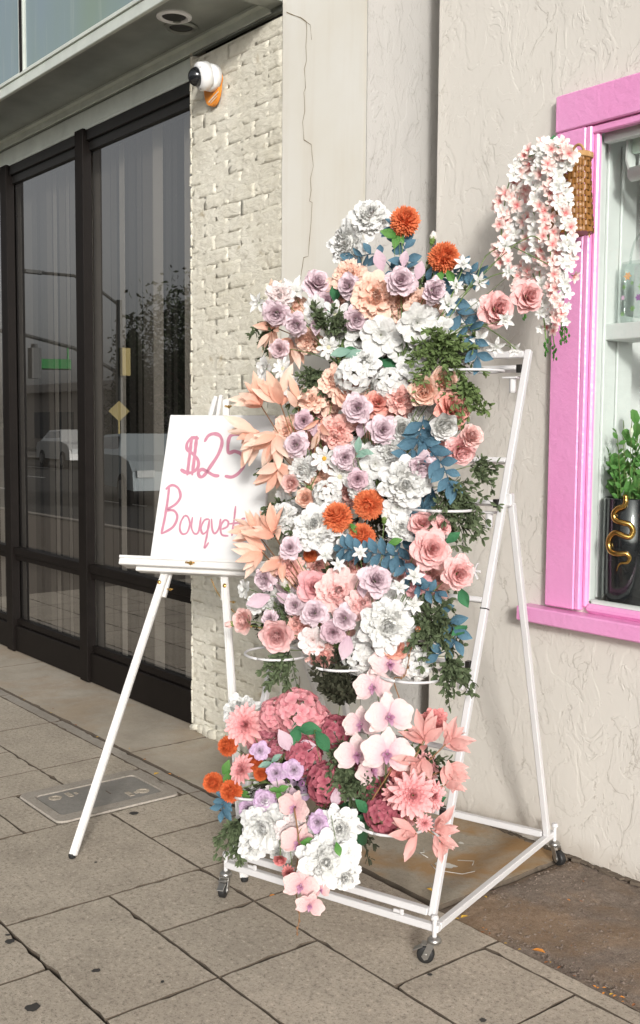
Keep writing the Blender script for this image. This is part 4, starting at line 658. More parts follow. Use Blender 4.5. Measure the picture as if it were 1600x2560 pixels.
SPRIGS=[
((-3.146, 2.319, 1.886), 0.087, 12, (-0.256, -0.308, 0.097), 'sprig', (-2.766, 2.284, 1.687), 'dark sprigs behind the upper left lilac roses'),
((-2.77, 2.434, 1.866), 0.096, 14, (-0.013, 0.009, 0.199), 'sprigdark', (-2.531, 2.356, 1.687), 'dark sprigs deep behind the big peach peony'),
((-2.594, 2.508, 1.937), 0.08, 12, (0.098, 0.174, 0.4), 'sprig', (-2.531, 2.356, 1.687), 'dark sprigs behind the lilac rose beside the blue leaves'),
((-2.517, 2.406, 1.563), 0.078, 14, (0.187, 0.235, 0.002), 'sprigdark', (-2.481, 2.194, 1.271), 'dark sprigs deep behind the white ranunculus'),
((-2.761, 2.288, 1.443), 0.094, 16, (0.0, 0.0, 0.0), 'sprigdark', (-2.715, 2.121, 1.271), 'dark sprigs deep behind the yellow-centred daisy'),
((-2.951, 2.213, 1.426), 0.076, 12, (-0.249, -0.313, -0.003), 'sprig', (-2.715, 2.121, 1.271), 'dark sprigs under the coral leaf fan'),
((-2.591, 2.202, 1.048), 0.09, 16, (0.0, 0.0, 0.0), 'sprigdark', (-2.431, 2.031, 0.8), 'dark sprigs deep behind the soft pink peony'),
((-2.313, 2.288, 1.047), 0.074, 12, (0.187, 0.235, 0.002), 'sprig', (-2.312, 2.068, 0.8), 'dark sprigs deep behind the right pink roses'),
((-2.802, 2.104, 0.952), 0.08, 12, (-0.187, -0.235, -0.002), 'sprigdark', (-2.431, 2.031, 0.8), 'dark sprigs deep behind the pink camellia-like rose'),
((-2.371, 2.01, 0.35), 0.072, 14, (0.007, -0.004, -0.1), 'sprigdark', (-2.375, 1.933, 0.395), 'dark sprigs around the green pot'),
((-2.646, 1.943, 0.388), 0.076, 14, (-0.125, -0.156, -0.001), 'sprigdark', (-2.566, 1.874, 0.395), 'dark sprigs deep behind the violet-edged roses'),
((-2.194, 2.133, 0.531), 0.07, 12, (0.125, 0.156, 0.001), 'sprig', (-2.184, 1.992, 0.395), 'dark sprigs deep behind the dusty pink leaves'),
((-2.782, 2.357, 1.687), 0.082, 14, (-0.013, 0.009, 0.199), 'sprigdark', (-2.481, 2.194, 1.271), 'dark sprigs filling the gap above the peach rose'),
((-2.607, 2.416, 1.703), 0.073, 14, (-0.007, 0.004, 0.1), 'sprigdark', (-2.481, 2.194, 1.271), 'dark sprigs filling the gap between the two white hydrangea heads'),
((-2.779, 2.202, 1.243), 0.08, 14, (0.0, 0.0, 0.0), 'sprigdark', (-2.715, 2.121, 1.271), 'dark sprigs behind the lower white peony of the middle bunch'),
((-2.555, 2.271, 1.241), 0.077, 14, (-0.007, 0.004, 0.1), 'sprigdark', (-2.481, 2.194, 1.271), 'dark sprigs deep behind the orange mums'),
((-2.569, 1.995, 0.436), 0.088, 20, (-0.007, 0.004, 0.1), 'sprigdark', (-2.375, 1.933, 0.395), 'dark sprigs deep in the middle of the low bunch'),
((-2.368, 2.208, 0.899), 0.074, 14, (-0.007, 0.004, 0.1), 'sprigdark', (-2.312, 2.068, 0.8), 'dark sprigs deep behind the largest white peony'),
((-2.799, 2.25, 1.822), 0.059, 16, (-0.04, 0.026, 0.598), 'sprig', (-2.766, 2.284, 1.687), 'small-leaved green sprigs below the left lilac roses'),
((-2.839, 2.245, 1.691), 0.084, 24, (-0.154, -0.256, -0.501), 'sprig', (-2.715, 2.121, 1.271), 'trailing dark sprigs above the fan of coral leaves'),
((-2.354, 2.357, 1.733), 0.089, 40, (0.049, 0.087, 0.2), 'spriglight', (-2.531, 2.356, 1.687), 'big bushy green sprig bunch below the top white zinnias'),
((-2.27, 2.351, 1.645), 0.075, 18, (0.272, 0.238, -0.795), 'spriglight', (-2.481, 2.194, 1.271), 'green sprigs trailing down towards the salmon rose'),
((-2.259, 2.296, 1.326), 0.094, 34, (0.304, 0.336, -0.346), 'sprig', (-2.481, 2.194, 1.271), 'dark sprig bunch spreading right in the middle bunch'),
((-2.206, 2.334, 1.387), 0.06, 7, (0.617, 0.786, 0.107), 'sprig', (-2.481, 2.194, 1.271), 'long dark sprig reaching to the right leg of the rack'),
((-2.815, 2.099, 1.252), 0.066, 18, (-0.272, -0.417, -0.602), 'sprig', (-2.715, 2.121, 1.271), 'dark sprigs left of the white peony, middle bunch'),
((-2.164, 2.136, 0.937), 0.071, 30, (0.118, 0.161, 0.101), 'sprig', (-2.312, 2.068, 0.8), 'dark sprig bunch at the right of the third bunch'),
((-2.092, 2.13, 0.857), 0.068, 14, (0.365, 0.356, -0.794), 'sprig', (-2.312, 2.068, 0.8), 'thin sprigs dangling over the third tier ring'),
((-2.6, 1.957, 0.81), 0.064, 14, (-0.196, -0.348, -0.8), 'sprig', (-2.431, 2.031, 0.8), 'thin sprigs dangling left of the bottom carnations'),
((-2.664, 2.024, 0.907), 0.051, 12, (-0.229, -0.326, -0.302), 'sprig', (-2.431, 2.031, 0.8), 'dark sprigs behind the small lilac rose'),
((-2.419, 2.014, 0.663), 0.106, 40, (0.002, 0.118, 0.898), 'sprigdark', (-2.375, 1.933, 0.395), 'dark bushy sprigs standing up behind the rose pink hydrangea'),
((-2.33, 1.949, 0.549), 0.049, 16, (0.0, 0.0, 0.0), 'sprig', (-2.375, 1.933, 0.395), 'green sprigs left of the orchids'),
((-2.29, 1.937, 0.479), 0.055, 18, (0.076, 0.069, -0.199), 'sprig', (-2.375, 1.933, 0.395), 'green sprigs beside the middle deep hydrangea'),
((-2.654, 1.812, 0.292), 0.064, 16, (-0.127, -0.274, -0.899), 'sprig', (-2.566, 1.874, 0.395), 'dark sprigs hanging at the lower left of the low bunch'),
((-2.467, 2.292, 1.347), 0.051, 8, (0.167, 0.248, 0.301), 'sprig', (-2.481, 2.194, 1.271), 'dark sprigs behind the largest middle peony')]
STRANDS=[([(-2.21, 2.74, 2.352), (-2.275, 2.74, 2.383), (-2.374, 2.74, 2.379), (-2.433, 2.74, 2.322), (-2.46, 2.74, 2.209), (-2.462, 2.74, 2.104), (-2.406, 2.74, 1.992), (-2.357, 2.74, 1.909)], 0.75, 'leftmost strand of pink-hearted white blossoms, curving furthest from the basket'), ([(-2.17, 2.72, 2.335), (-2.227, 2.72, 2.376), (-2.291, 2.72, 2.383), (-2.313, 2.72, 2.299), (-2.31, 2.72, 2.184), (-2.29, 2.72, 2.08), (-2.279, 2.72, 1.977), (-2.248, 2.72, 1.784)], 0.05, 'all-white strand with a bare green stem, second from the left'), ([(-2.155, 2.7, 2.335), (-2.202, 2.7, 2.375), (-2.228, 2.7, 2.343), (-2.238, 2.7, 2.246), (-2.237, 2.7, 2.121), (-2.206, 2.7, 1.993), (-2.187, 2.7, 1.892), (-2.169, 2.7, 1.816)], 0.97, 'pinkest blossom strand, straight down the middle of the garland'), ([(-2.17, 2.71, 2.333), (-2.218, 2.71, 2.367), (-2.211, 2.71, 2.292), (-2.187, 2.71, 2.19), (-2.168, 2.71, 2.076), (-2.166, 2.71, 1.965), (-2.179, 2.71, 1.867), (-2.166, 2.71, 1.822)], 0.2, 'white blossom strand nearest the wicker basket'), ([(-2.21, 2.77, 2.35), (-2.3, 2.77, 2.403), (-2.4, 2.77, 2.36), (-2.413, 2.77, 2.232), (-2.389, 2.77, 2.124), (-2.355, 2.77, 2.016), (-2.285, 2.77, 1.905), (-2.256, 2.77, 1.774)], 0.55, 'rearmost pale strand, seen between the pinker ones')]
STROKES=[(0.008, [(-0.0295, 1.5207), (-0.0536, 1.5238), (-0.073, 1.5054), (-0.0712, 1.4808), (-0.0448, 1.4607), (-0.0214, 1.4366), (-0.0192, 1.4082), (-0.0409, 1.3899), (-0.0662, 1.391), (-0.0863, 1.402)]), (0.008, [(-0.0587, 1.5303), (-0.0577, 1.4564), (-0.0561, 1.3783)]), (0.008, [(-0.0395, 1.5322), (-0.0376, 1.4567), (-0.0368, 1.3787)]), (0.008, [(-0.0059, 1.5079), (0.0066, 1.5326), (0.0307, 1.5403), (0.0546, 1.5298), (0.0639, 1.503), (0.0552, 1.4622), (0.0321, 1.4172), (0.0083, 1.378), (-0.0073, 1.3761), (-0.0136, 1.3921), (-0.0009, 1.4028), (0.021, 1.3944), (0.0476, 1.3812), (0.0701, 1.3793)]), (0.008, [(0.1411, 1.5389), (0.0925, 1.5319), (0.0921, 1.4708), (0.1181, 1.4736), (0.1459, 1.4611), (0.159, 1.4276), (0.1459, 1.3953), (0.1198, 1.3763), (0.0906, 1.3797)]), (0.0062, [(-0.1214, 1.3347), (-0.1202, 1.2686), (-0.1226, 1.2045), (-0.1271, 1.1551)]), (0.0062, [(-0.1341, 1.323), (-0.112, 1.3398), (-0.0852, 1.3291), (-0.0716, 1.298), (-0.0851, 1.2696), (-0.117, 1.2462), (-0.0898, 1.2439), (-0.0731, 1.2205), (-0.0851, 1.182), (-0.1271, 1.1551)]), (0.0048, [(-0.0457, 1.2269), (-0.0564, 1.2027), (-0.0566, 1.175), (-0.0443, 1.1581), (-0.0261, 1.1643), (-0.0207, 1.196), (-0.0317, 1.2218), (-0.0457, 1.2269)]), (0.0048, [(-0.0136, 1.2224), (-0.0124, 1.1845), (0.0015, 1.1614), (0.017, 1.1682), (0.0193, 1.2234)]), (0.0048, [(0.0514, 1.2166), (0.0341, 1.2113), (0.0249, 1.1818), (0.036, 1.1611), (0.0524, 1.1789), (0.053, 1.2166)]), (0.0048, [(0.053, 1.2166), (0.0514, 1.1554), (0.0478, 1.11), (0.0621, 1.1308)]), (0.0048, [(0.061, 1.2185), (0.0686, 1.1795), (0.0812, 1.1643), (0.094, 1.1843), (0.0959, 1.2196)]), (0.0048, [(0.105, 1.1807), (0.1248, 1.1908), (0.1265, 1.2088), (0.112, 1.2146), (0.1003, 1.1923), (0.1076, 1.1613), (0.134, 1.1569)]), (0.0048, [(0.1473, 1.2683), (0.1478, 1.2135), (0.1468, 1.1573)]), (0.0048, [(0.1315, 1.2012), (0.1782, 1.2082)]), (0.0048, [(0.1901, 1.2226), (0.1783, 1.2207), (0.1709, 1.2025), (0.1866, 1.1859), (0.1966, 1.17), (0.1867, 1.1526), (0.1648, 1.1549)])]
FREESIA=[[(-2.388, 2.347, 1.734), (-2.363, 2.389, 1.834), (-2.305, 2.45, 1.955), (-2.205, 2.517, 2.06)], [(-2.305, 2.45, 1.955), (-2.293, 2.479, 2.03), (-2.241, 2.506, 2.06)], [(-2.338, 2.416, 1.889), (-2.308, 2.453, 1.968), (-2.29, 2.452, 1.948)], [(-2.318, 2.437, 1.931), (-2.256, 2.468, 1.964), (-2.205, 2.486, 1.973)], [(-2.388, 2.347, 1.734), (-2.39, 2.381, 1.835), (-2.366, 2.426, 1.941)], [(-2.381, 2.357, 1.759), (-2.371, 2.413, 1.91), (-2.357, 2.45, 2.004)], [(-2.384, 2.343, 1.722), (-2.315, 2.394, 1.806), (-2.228, 2.424, 1.814), (-2.178, 2.443, 1.824)], [(-2.364, 2.358, 1.746), (-2.279, 2.409, 1.817), (-2.18, 2.425, 1.775), (-2.122, 2.429, 1.734)], [(-2.205, 2.517, 2.06), (-2.161, 2.538, 2.08), (-2.132, 2.541, 2.065)], [(-2.209, 2.512, 2.05), (-2.145, 2.521, 2.017), (-2.089, 2.528, 1.987)]]
ORCHID_STEMS=[([(-2.162, 1.919, 0.466), (-2.116, 1.981, 0.602), (-2.132, 2.009, 0.696), (-2.19, 2.022, 0.785), (-2.161, 2.036, 0.8), (-2.164, 2.062, 0.877)], 'arching brown orchid spike joining the pale orchids'), ([(-2.338, 1.781, 0.423), (-2.288, 1.762, 0.327), (-2.277, 1.737, 0.245), (-2.237, 1.724, 0.172), (-2.227, 1.708, 0.118)], 'thin reddish stem trailing down in front of the base frame')]
CRACK_A = [(-3.661, 2.726, 3.211), (-3.624, 2.726, 3.193), (-3.561, 2.726, 3.164), (-3.526, 2.726, 3.136), (-3.521, 2.726, 3.101), (-3.529, 2.726, 3.041), (-3.522, 2.726, 2.982), (-3.537, 2.726, 2.954), (-3.527, 2.726, 2.878), (-3.538, 2.726, 2.86), (-3.531, 2.726, 2.785), (-3.546, 2.726, 2.746), (-3.536, 2.726, 2.672), (-3.487, 2.726, 2.642), (-3.474, 2.726, 2.553), (-3.491, 2.726, 2.508), (-3.488, 2.726, 2.46), (-3.497, 2.726, 2.42), (-3.479, 2.726, 2.411), (-3.486, 2.726, 2.333), (-3.496, 2.726, 2.263), (-3.497, 2.726, 2.263), (-3.502, 2.726, 2.197), (-3.534, 2.726, 2.198), (-3.552, 2.726, 2.123), (-3.56, 2.726, 2.075)]
CRACK_B = [(-3.526, 2.726, 3.136), (-3.501, 2.726, 3.116), (-3.49, 2.726, 3.056)]
CRACK_C = [(-3.547, 2.726, 0.439), (-3.541, 2.726, 0.414), (-3.549, 2.726, 0.387), (-3.535, 2.726, 0.363), (-3.54, 2.726, 0.336), (-3.534, 2.726, 0.25)]

# ------------------------------------------------------------------ the setting: ground, street, far side
rnd = random.Random(11)
def sheet(name, x0, x1, y0, y1, z, mat, kind='structure'):
    b = MB(); b.add([(x0, y0, z), (x1, y0, z), (x1, y1, z), (x0, y1, z)], [(0, 1, 2, 3)])
    return tag(b.build(name, mat), kind=kind)
asphalt = m_concrete('asphalt', (.055, .053, .05), (.045, .043, .04), .5)
farpave = m_concrete('far_pavement_concrete', (.26, .24, .21), (.2, .19, .17), .5)
sheet('ground', -900, 600, -900, 600, -.16, asphalt)
sheet('road', -300, 200, -15.0, -1.9, -.13, asphalt)
sheet('far_pavement', -300, 200, -19.5, -15.0, -.02, farpave)
for k in range(3):
    b = MB()
    for q in range(14):
        x = -70+q*6
        b.add([(x, -5.1-k*3.2, -.126), (x+3, -5.1-k*3.2, -.126), (x+3, -4.98-k*3.2, -.126), (x, -4.98-k*3.2, -.126)], [(0, 1, 2, 3)])
    tag(b.build('lane_marking', simple('road_paint', (.6, .6, .56), .7, 0, .2, 20)), kind='structure')
# near pavement body (joints show its dirt-coloured top), kerb at the road
b = MB(); b.box((-40, .59, -.095), (200, 4.78, .15)); pavement = tag(b.build('pavement', MT['joint']), kind='structure')
b = MB(); b.box((-40, -1.86, -.075), (200, .14, .16), bev=.012); tag(b.build('kerb', MT['slab_light']), kind='structure')
b = MB()
hills = []
for i in range(60):
    x = -420+i*10; hills.append((x, 10+9*noise.noise(Vector((x*.012, 3, 0)))+3*noise.noise(Vector((x*.05, 1, 0)))))
vs = []; fs = []
for i, (x, h) in enumerate(hills):
    vs += [(x, -150, -.2), (x, -190, h*.6), (x, -230, h)]
    if i: a = 3*(i-1); fs += [(a, a+3, a+4, a+1), (a+1, a+4, a+5, a+2)]
b.add(vs, fs); tag(b.build('hills', simple('hill_brush', (.07, .075, .055), .95, 0, .3, .05), smooth=True), kind='structure')

# slabs of the pavement in view: staggered bond, each one a slab with eased, slightly uneven edges
def slab(x0, x1, y0, y1, mat, z=0.0, gap=.0019, th=.03, name='paving_slab'):
    b = MB(); g = gap
    ax, bx, ay, by = x0+g, x1-g, y0+g, y1-g; e = .0008
    def edge(p, q, n): return [(p[0]+(q[0]-p[0])*t/n, p[1]+(q[1]-p[1])*t/n) for t in range(n)]
    nx, ny = max(3, int((bx-ax)/.035)), max(3, int((by-ay)/.035))
    outl = edge((ax, ay), (bx, ay), nx)+edge((bx, ay), (bx, by), ny)+edge((bx, by), (ax, by), nx)+edge((ax, by), (ax, ay), ny)
    cx, cy = (ax+bx)/2, (ay+by)/2
    def ins(p, d): return (p[0]+d*(1 if p[0] < cx else -1), p[1]+d*(1 if p[1] < cy else -1))
    j = [rnd.uniform(0, .0038)+(rnd.uniform(.003, .010) if rnd.random() < .08 else 0) for _ in outl]
    o = [ins(p, jj) for p, jj in zip(outl, j)]; i1 = [ins(p, jj+e) for p, jj in zip(outl, j)]
    n = len(outl); zt = [z-.001+rnd.uniform(-.0006, .0006) for _ in o]
    b.add([(p[0], p[1], z-th) for p in o]+[(p[0], p[1], z-e) for p in o]+[(p[0], p[1], z) for p in i1],
          [(k, (k+1) % n, n+(k+1) % n, n+k) for k in range(n)]+[(n+k, n+(k+1) % n, 2*n+(k+1) % n, 2*n+k) for k in range(n)]+[tuple(range(2*n, 3*n))])
    b.m = [1]*(2*n)+[0]
    return b.build(name, [mat, MT['joint']], pavement)
XS = [-8.93, -8.27, -7.61, -6.95, -6.29, -5.63, -4.97, -4.305, -3.65, -2.99, -2.35, -1.695, -1.05, -.4, .25, .9]
YS = {0: .5, 1: .845, 2: 1.19, 3: 1.535, 4: 1.88, 5: 2.235, 6: 2.30}
L = []
def cell(x0, x1, y0, y1): L.append((x0, x1, y0, y1))
half = lambda i: (XS[i]+XS[i+1])/2 if True else 0
# photographed part, from the joints seen in the picture
cell(-3.65, -2.99, 1.19, 1.88); cell(-2.99, -2.35, 1.19, 1.535); cell(-2.99, -2.675, 1.535, 1.88); cell(-2.675, -2.35, 1.535, 1.88)
cell(-2.99, -2.675, 1.88, 2.30); cell(-2.675, -2.02, 1.88, 2.30); cell(-2.35, -1.695, 1.535, 1.88); cell(-2.35, -1.695, 1.19, 1.535)
cell(-2.02, -1.695, 1.88, 2.235); cell(-2.02, -1.37, 2.235, 2.30); cell(-3.33, -2.99, 1.88, 2.30); cell(-3.65, -3.33, 1.88, 2.235); cell(-3.65, -3.33, 2.235, 2.30)
cell(-1.695, -1.05, 1.88, 2.235); cell(-1.37, -.4, 2.235, 2.30); cell(-1.695, -1.05, 1.19, 1.88)
cell(-4.305, -3.98, 1.19, 1.535); cell(-3.98, -3.65, 1.19, 1.535); cell(-4.305, -4.05, 1.535, 1.88); cell(-4.05, -3.65, 1.535, 1.668); cell(-4.05, -3.65, 2.208, 2.235)
cell(-4.97, -4.305, 1.19, 1.535); cell(-4.97, -4.63, 1.535, 1.88); cell(-4.63, -4.305, 1.535, 1.88)
cell(-4.97, -4.305, 1.88, 2.235); cell(-4.305, -4.05, 1.88, 2.235); cell(-4.97, -3.65, 2.235, 2.30)
cell(-3.33, -2.675, .845, 1.19); cell(-3.98, -3.33, .845, 1.19); cell(-2.675, -2.02, .845, 1.19); cell(-2.02, -1.37, .845, 1.19); cell(-4.63, -3.98, .845, 1.19)
for i in range(0, 6):
    x0, x1 = XS[i], XS[i+1]; xm = (x0+x1)/2
    cell(x0, x1, .845, 1.19); cell(x0, xm, 1.19, 1.535); cell(xm, x1, 1.19, 1.535); cell(x0, x1, 1.535, 1.88); cell(x0, x1, 1.88, 2.235); cell(x0, x1, 2.235, 2.30)
for i in range(0, 15):
    for y0, y1 in ((.5, .845), (-.2, .5), (-.9, -.2), (-1.78, -.9)):
        if y0 < .5 or i < 15: cell(XS[i], XS[i+1], y0, y1)
for c in L:
    lt = c[3]-c[2] < .08
    slab(*c, MT['slab_light'] if (lt and c[0] < -3.6) else MT['slab'])
# strip of smooth concrete along the shopfront, rust-stained slab under the rack, rough aggregate on the right
slab(-9.0, -6.3, 2.31, 2.80, MT['slab_smooth'], .001, .002, name='smooth_concrete_strip')
slab(-6.3, -4.28, 2.31, 2.80, MT['slab_smooth'], .001, .002, name='smooth_concrete_strip')
slab(-4.28, -3.17, 2.31, 2.80, MT['slab_smooth'], .001, .002, name='smooth_concrete_strip')
slab(-3.17, -2.285, 2.315, 3.10, MT['slab_rust'], .002, .004, name='rust_stained_slab')
# aggregate patch: rough relief mesh with its stones
b = MB(); NX, NY = 120, 46; x0, x1, y0, y1 = -2.283, -.7, 2.312, 2.99
vs = []
for j in range(NY+1):
    for i in range(NX+1):
        x = x0+(x1-x0)*i/NX; y = y0+(y1-y0)*j/NY
        edge = min(1, (y-y0)/.05, (x-x0)/.04, (y1-y)/.05)
        z = -.011+.009*edge+.005*noise.noise(Vector((x*9, y*9, 0)))+.0035*noise.noise(Vector((x*40, y*40, 1)))*edge
        vs.append((x+.003*noise.noise(Vector((x*30, y*30, 5))), y+.003*noise.noise(Vector((x*30, y*30, 8))), z))
b.add(vs, [(j*(NX+1)+i, j*(NX+1)+i+1, (j+1)*(NX+1)+i+1, (j+1)*(NX+1)+i) for j in range(NY) for i in range(NX)])
agg = b.build('exposed_aggregate', MT['aggregate'], pavement, smooth=True)
b = MB()
ico = [(0, 0, 1), (.89, 0, .2), (.28, .85, .2), (-.72, .53, .2), (-.72, -.53, .2), (.28, -.85, .2)]
icf = [(0, 1, 2), (0, 2, 3), (0, 3, 4), (0, 4, 5), (0, 5, 1)]
for k in range(5200):
    x, y = rnd.uniform(x0+.02, x1), rnd.uniform(y0+.01, y1-.03)
    if noise.noise(Vector((x*3, y*3, 4))) < -.25 and rnd.random() < .8: continue
    s = rnd.uniform(.0026, .0075)*(1 if rnd.random() < .85 else 1.5); a = rnd.uniform(0, 6.28); q = rnd.uniform(.6, 1)
    z = -.004+.005*noise.noise(Vector((x*9, y*9, 0)))
    b.add([(x+s*(vx*math.cos(a)-vy*q*math.sin(a)), y+s*(vx*math.sin(a)+vy*q*math.cos(a)), z+vz*s*.55) for vx, vy, vz in ico], icf)
tag(b.build('aggregate_stones', MT['pebble'], pavement), kind='stuff')
# dirt gap where the stucco wall meets the ground
b = MB()
for k in range(60):
    x = -3.0+k*.03; b.box((x, 2.956+rnd.uniform(-.006, .004), .002), (.034, rnd.uniform(.012, .03), rnd.uniform(.006, .014)), Matrix.Rotation(rnd.uniform(-.3, .3), 3, 'Z'), bev=.002)
tag(b.build('wall_foot_dirt', MT['joint'], pavement), kind='stuff')
# white paint spill and scratches on the stained slab
def blob(name, cx, cy, r, z, mat, n=22, squash=.5, ang=0, seed=0, parent=None):
    b = MB(); vs = [(cx, cy, z)]
    for i in range(n):
        a = 2*math.pi*i/n; rr = r*(1+.38*noise.noise(Vector((math.cos(a)*1.7, math.sin(a)*1.7, seed)))+.1*rnd.uniform(-1, 1))
        px, py = rr*math.cos(a), rr*math.sin(a)*squash
        vs.append((cx+px*math.cos(ang)-py*math.sin(ang), cy+px*math.sin(ang)+py*math.cos(ang), z))
    b.add(vs, [(0, i+1, (i+1) % n+1) for i in range(n)]); return b.build(name, mat, parent or pavement)
paintw = simple('spilt_white_paint', (.55, .53, .48), .6, 0, .2, 60)
blob('paint_spill', -2.497, 2.556, .040, .0035, paintw, 26, .45, .5, 3)
blob('paint_spill', -2.60, 2.74, .012, .0035, paintw, 14, .7, 0, 5)
for pts in ([(-2.53, 2.52), (-2.49, 2.505), (-2.45, 2.525), (-2.41, 2.55), (-2.40, 2.60)], [(-2.65, 2.60), (-2.62, 2.575), (-2.63, 2.56), (-2.58, 2.555)], [(-2.50, 2.62), (-2.46, 2.66), (-2.44, 2.63)]):
    b = MB(); b.tube([(x, y, .0025) for x, y in pts], .0016, 5); b.build('paint_drip', paintw, pavement, True)
gumm = simple('old_gum', (.05, .046, .042), .6, 0, .3, 60)
for i, (x, y, r) in enumerate([(-3.582, 1.951, .020), (-2.584, 1.286, .012), (-2.514, 1.072, .02), (-2.889, 1.164, .015), (-2.93, 1.175, .008), (-1.76, 1.947, .010), (-2.004, 1.999, .008), (-2.40, 1.02, .012), (-2.83, 1.46, .004), (-2.42, 1.40, .006), (-3.25, 1.62, .006), (-3.2, 2.16, .012), (-2.6, 2.2, .005)]):
    blob('gum_spot', x, y, r, .0022, gumm, 16, .85, i, i)

# utility box lid set in the pavement
ub = thing('utility_box', (-3.85, 1.938, 0), 'rectangular concrete utility box lid set in the paving behind the easel', 'utility cover')
def rrect(w, h, r, n=5):
    pts = []
    for cx, cy, a0 in ((w/2-r, h/2-r, 0), (-w/2+r, h/2-r, 90), (-w/2+r, -h/2+r, 180), (w/2-r, -h/2+r, 270)):
        for k in range(n+1):
            a = math.radians(a0+90*k/n); pts.append((cx+r*math.cos(a), cy+r*math.sin(a)))
    return pts
def ringmesh(b, outer, inner, z0, z1):
    n = len(outer)
    b.add([(x, y, z0) for x, y in outer]+[(x, y, z1) for x, y in [(p[0]*.985, p[1]*.985) for p in outer]]+[(x, y, z1) for x, y in inner]+[(x, y, z0-.006) for x, y in inner],
          [(k, (k+1) % n, n+(k+1) % n, n+k) for k in range(n)]+[(n+k, n+(k+1) % n, 2*n+(k+1) % n, 2*n+k) for k in range(n)]+[(2*n+k, 2*n+(k+1) % n, 3*n+(k+1) % n, 3*n+k) for k in range(n)])
b = MB(); ringmesh(b, rrect(.392, .536, .035), rrect(.262, .45, .02), .0, .007); b.build('box_frame', MT['slab_light'], ub)
b = MB(); b.box((0, 0, -.018), (.38, .53, .02)); b.build('box_seat', MT['slab'], ub)
b = MB(); pts = rrect(.25, .44, .02); n_ = len(pts)
b.add([(x, y, -.002) for x, y in pts]+[(x*.98, y*.99, .004) for x, y in pts], [(k, (k+1) % n_, n_+(k+1) % n_, n_+k) for k in range(n_)]+[tuple(range(n_, 2*n_))])
lid = b.build('box_lid', m_concrete('lid_concrete', (.30, .285, .26), (.25, .235, .21), .5), ub)
for x, y in ((.07, .16), (-.07, -.16)):
    b = MB(); b.lathe([(.027, .0045), (.027, .006), (.018, .0065), (.017, .005), (.0, .005)], (x, y, 0), 18); b.build('lid_ring', MT['slab'], lid)
    b = MB(); b.box((x-.0, y*.62, .005), (.05, .02, .002)); b.box((x, y*.62+.03, .005), (.02, .012, .002)); b.build('lid_slot', MT['slab'], lid)
for yy, ww in ((.04, .045), (-.02, .03)):
    b = MB(); b.box((0, yy, .0045), (ww, .004, .002)); b.build('lid_marking', MT['joint'], lid)

# fallen leaves
lf = [simple('fallen_leaf_orange', (.62, .24, .04), .7, 0, .3, 60), simple('fallen_leaf_brown', (.26, .10, .035), .8, 0, .3, 60), simple('fallen_leaf_yellow', (.62, .38, .05), .7, 0, .25, 60)]
def leaflet(b, x, y, z, s, a):
    pts = [(-1, 0, 0), (-.4, .45, .25), (.4, .5, .3), (1.1, .05, .1), (.4, -.45, .35), (-.4, -.4, .2)]
    b.add([(x+s*(px*math.cos(a)-py*math.sin(a)), y+s*(px*math.sin(a)+py*math.cos(a)), z+.001+pz*s) for px, py, pz in pts], [(0, 1, 2, 3), (0, 3, 4, 5)])
for i in range(3):
    b = MB()
    for k in range(20):
        q = rnd.random()
        if q < .75: x, y = rnd.uniform(-2.25, -1.3), 2.306+rnd.gauss(0, .012)
        elif q < .93: x, y = rnd.uniform(-5.6, -3.7), 2.31+rnd.gauss(0, .02)
        else: x, y = rnd.uniform(-2.25, -1.6), rnd.uniform(2.35, 2.9)
        leaflet(b, x, y, .003, rnd.uniform(.003, .0085), rnd.uniform(0, 6.28))
    tag(b.build('leaf_litter', lf[i]), kind='stuff')
for x, y, s, c, lab in [(-2.44, 2.14, .016, 1, 'rust brown fallen leaf on the slab in front of the rack'), (-2.66, 1.94, .010, 0, 'small orange fallen leaf left of the front caster'),
                        (-2.38, 2.37, .014, 2, 'yellow fallen leaf behind the front bar of the rack'), (-2.18, 2.32, .015, 2, 'yellow fallen leaf just right of the front caster'),
                        (-3.93, 2.25, .016, 2, 'yellow fallen leaf above the utility box'), (-3.75, 1.25, .013, 0, 'red orange leaf at the left edge of the paving'), (-1.9, 2.33, .02, 0, 'bright orange fallen leaf on the border joint')]:
    b = MB(); leaflet(b, 0, 0, .003, s, 1+x*7); o = b.build('fallen_leaf', lf[c], None, False, Matrix.Translation((x, y, .002))); tag(o, lab, 'fallen leaf')

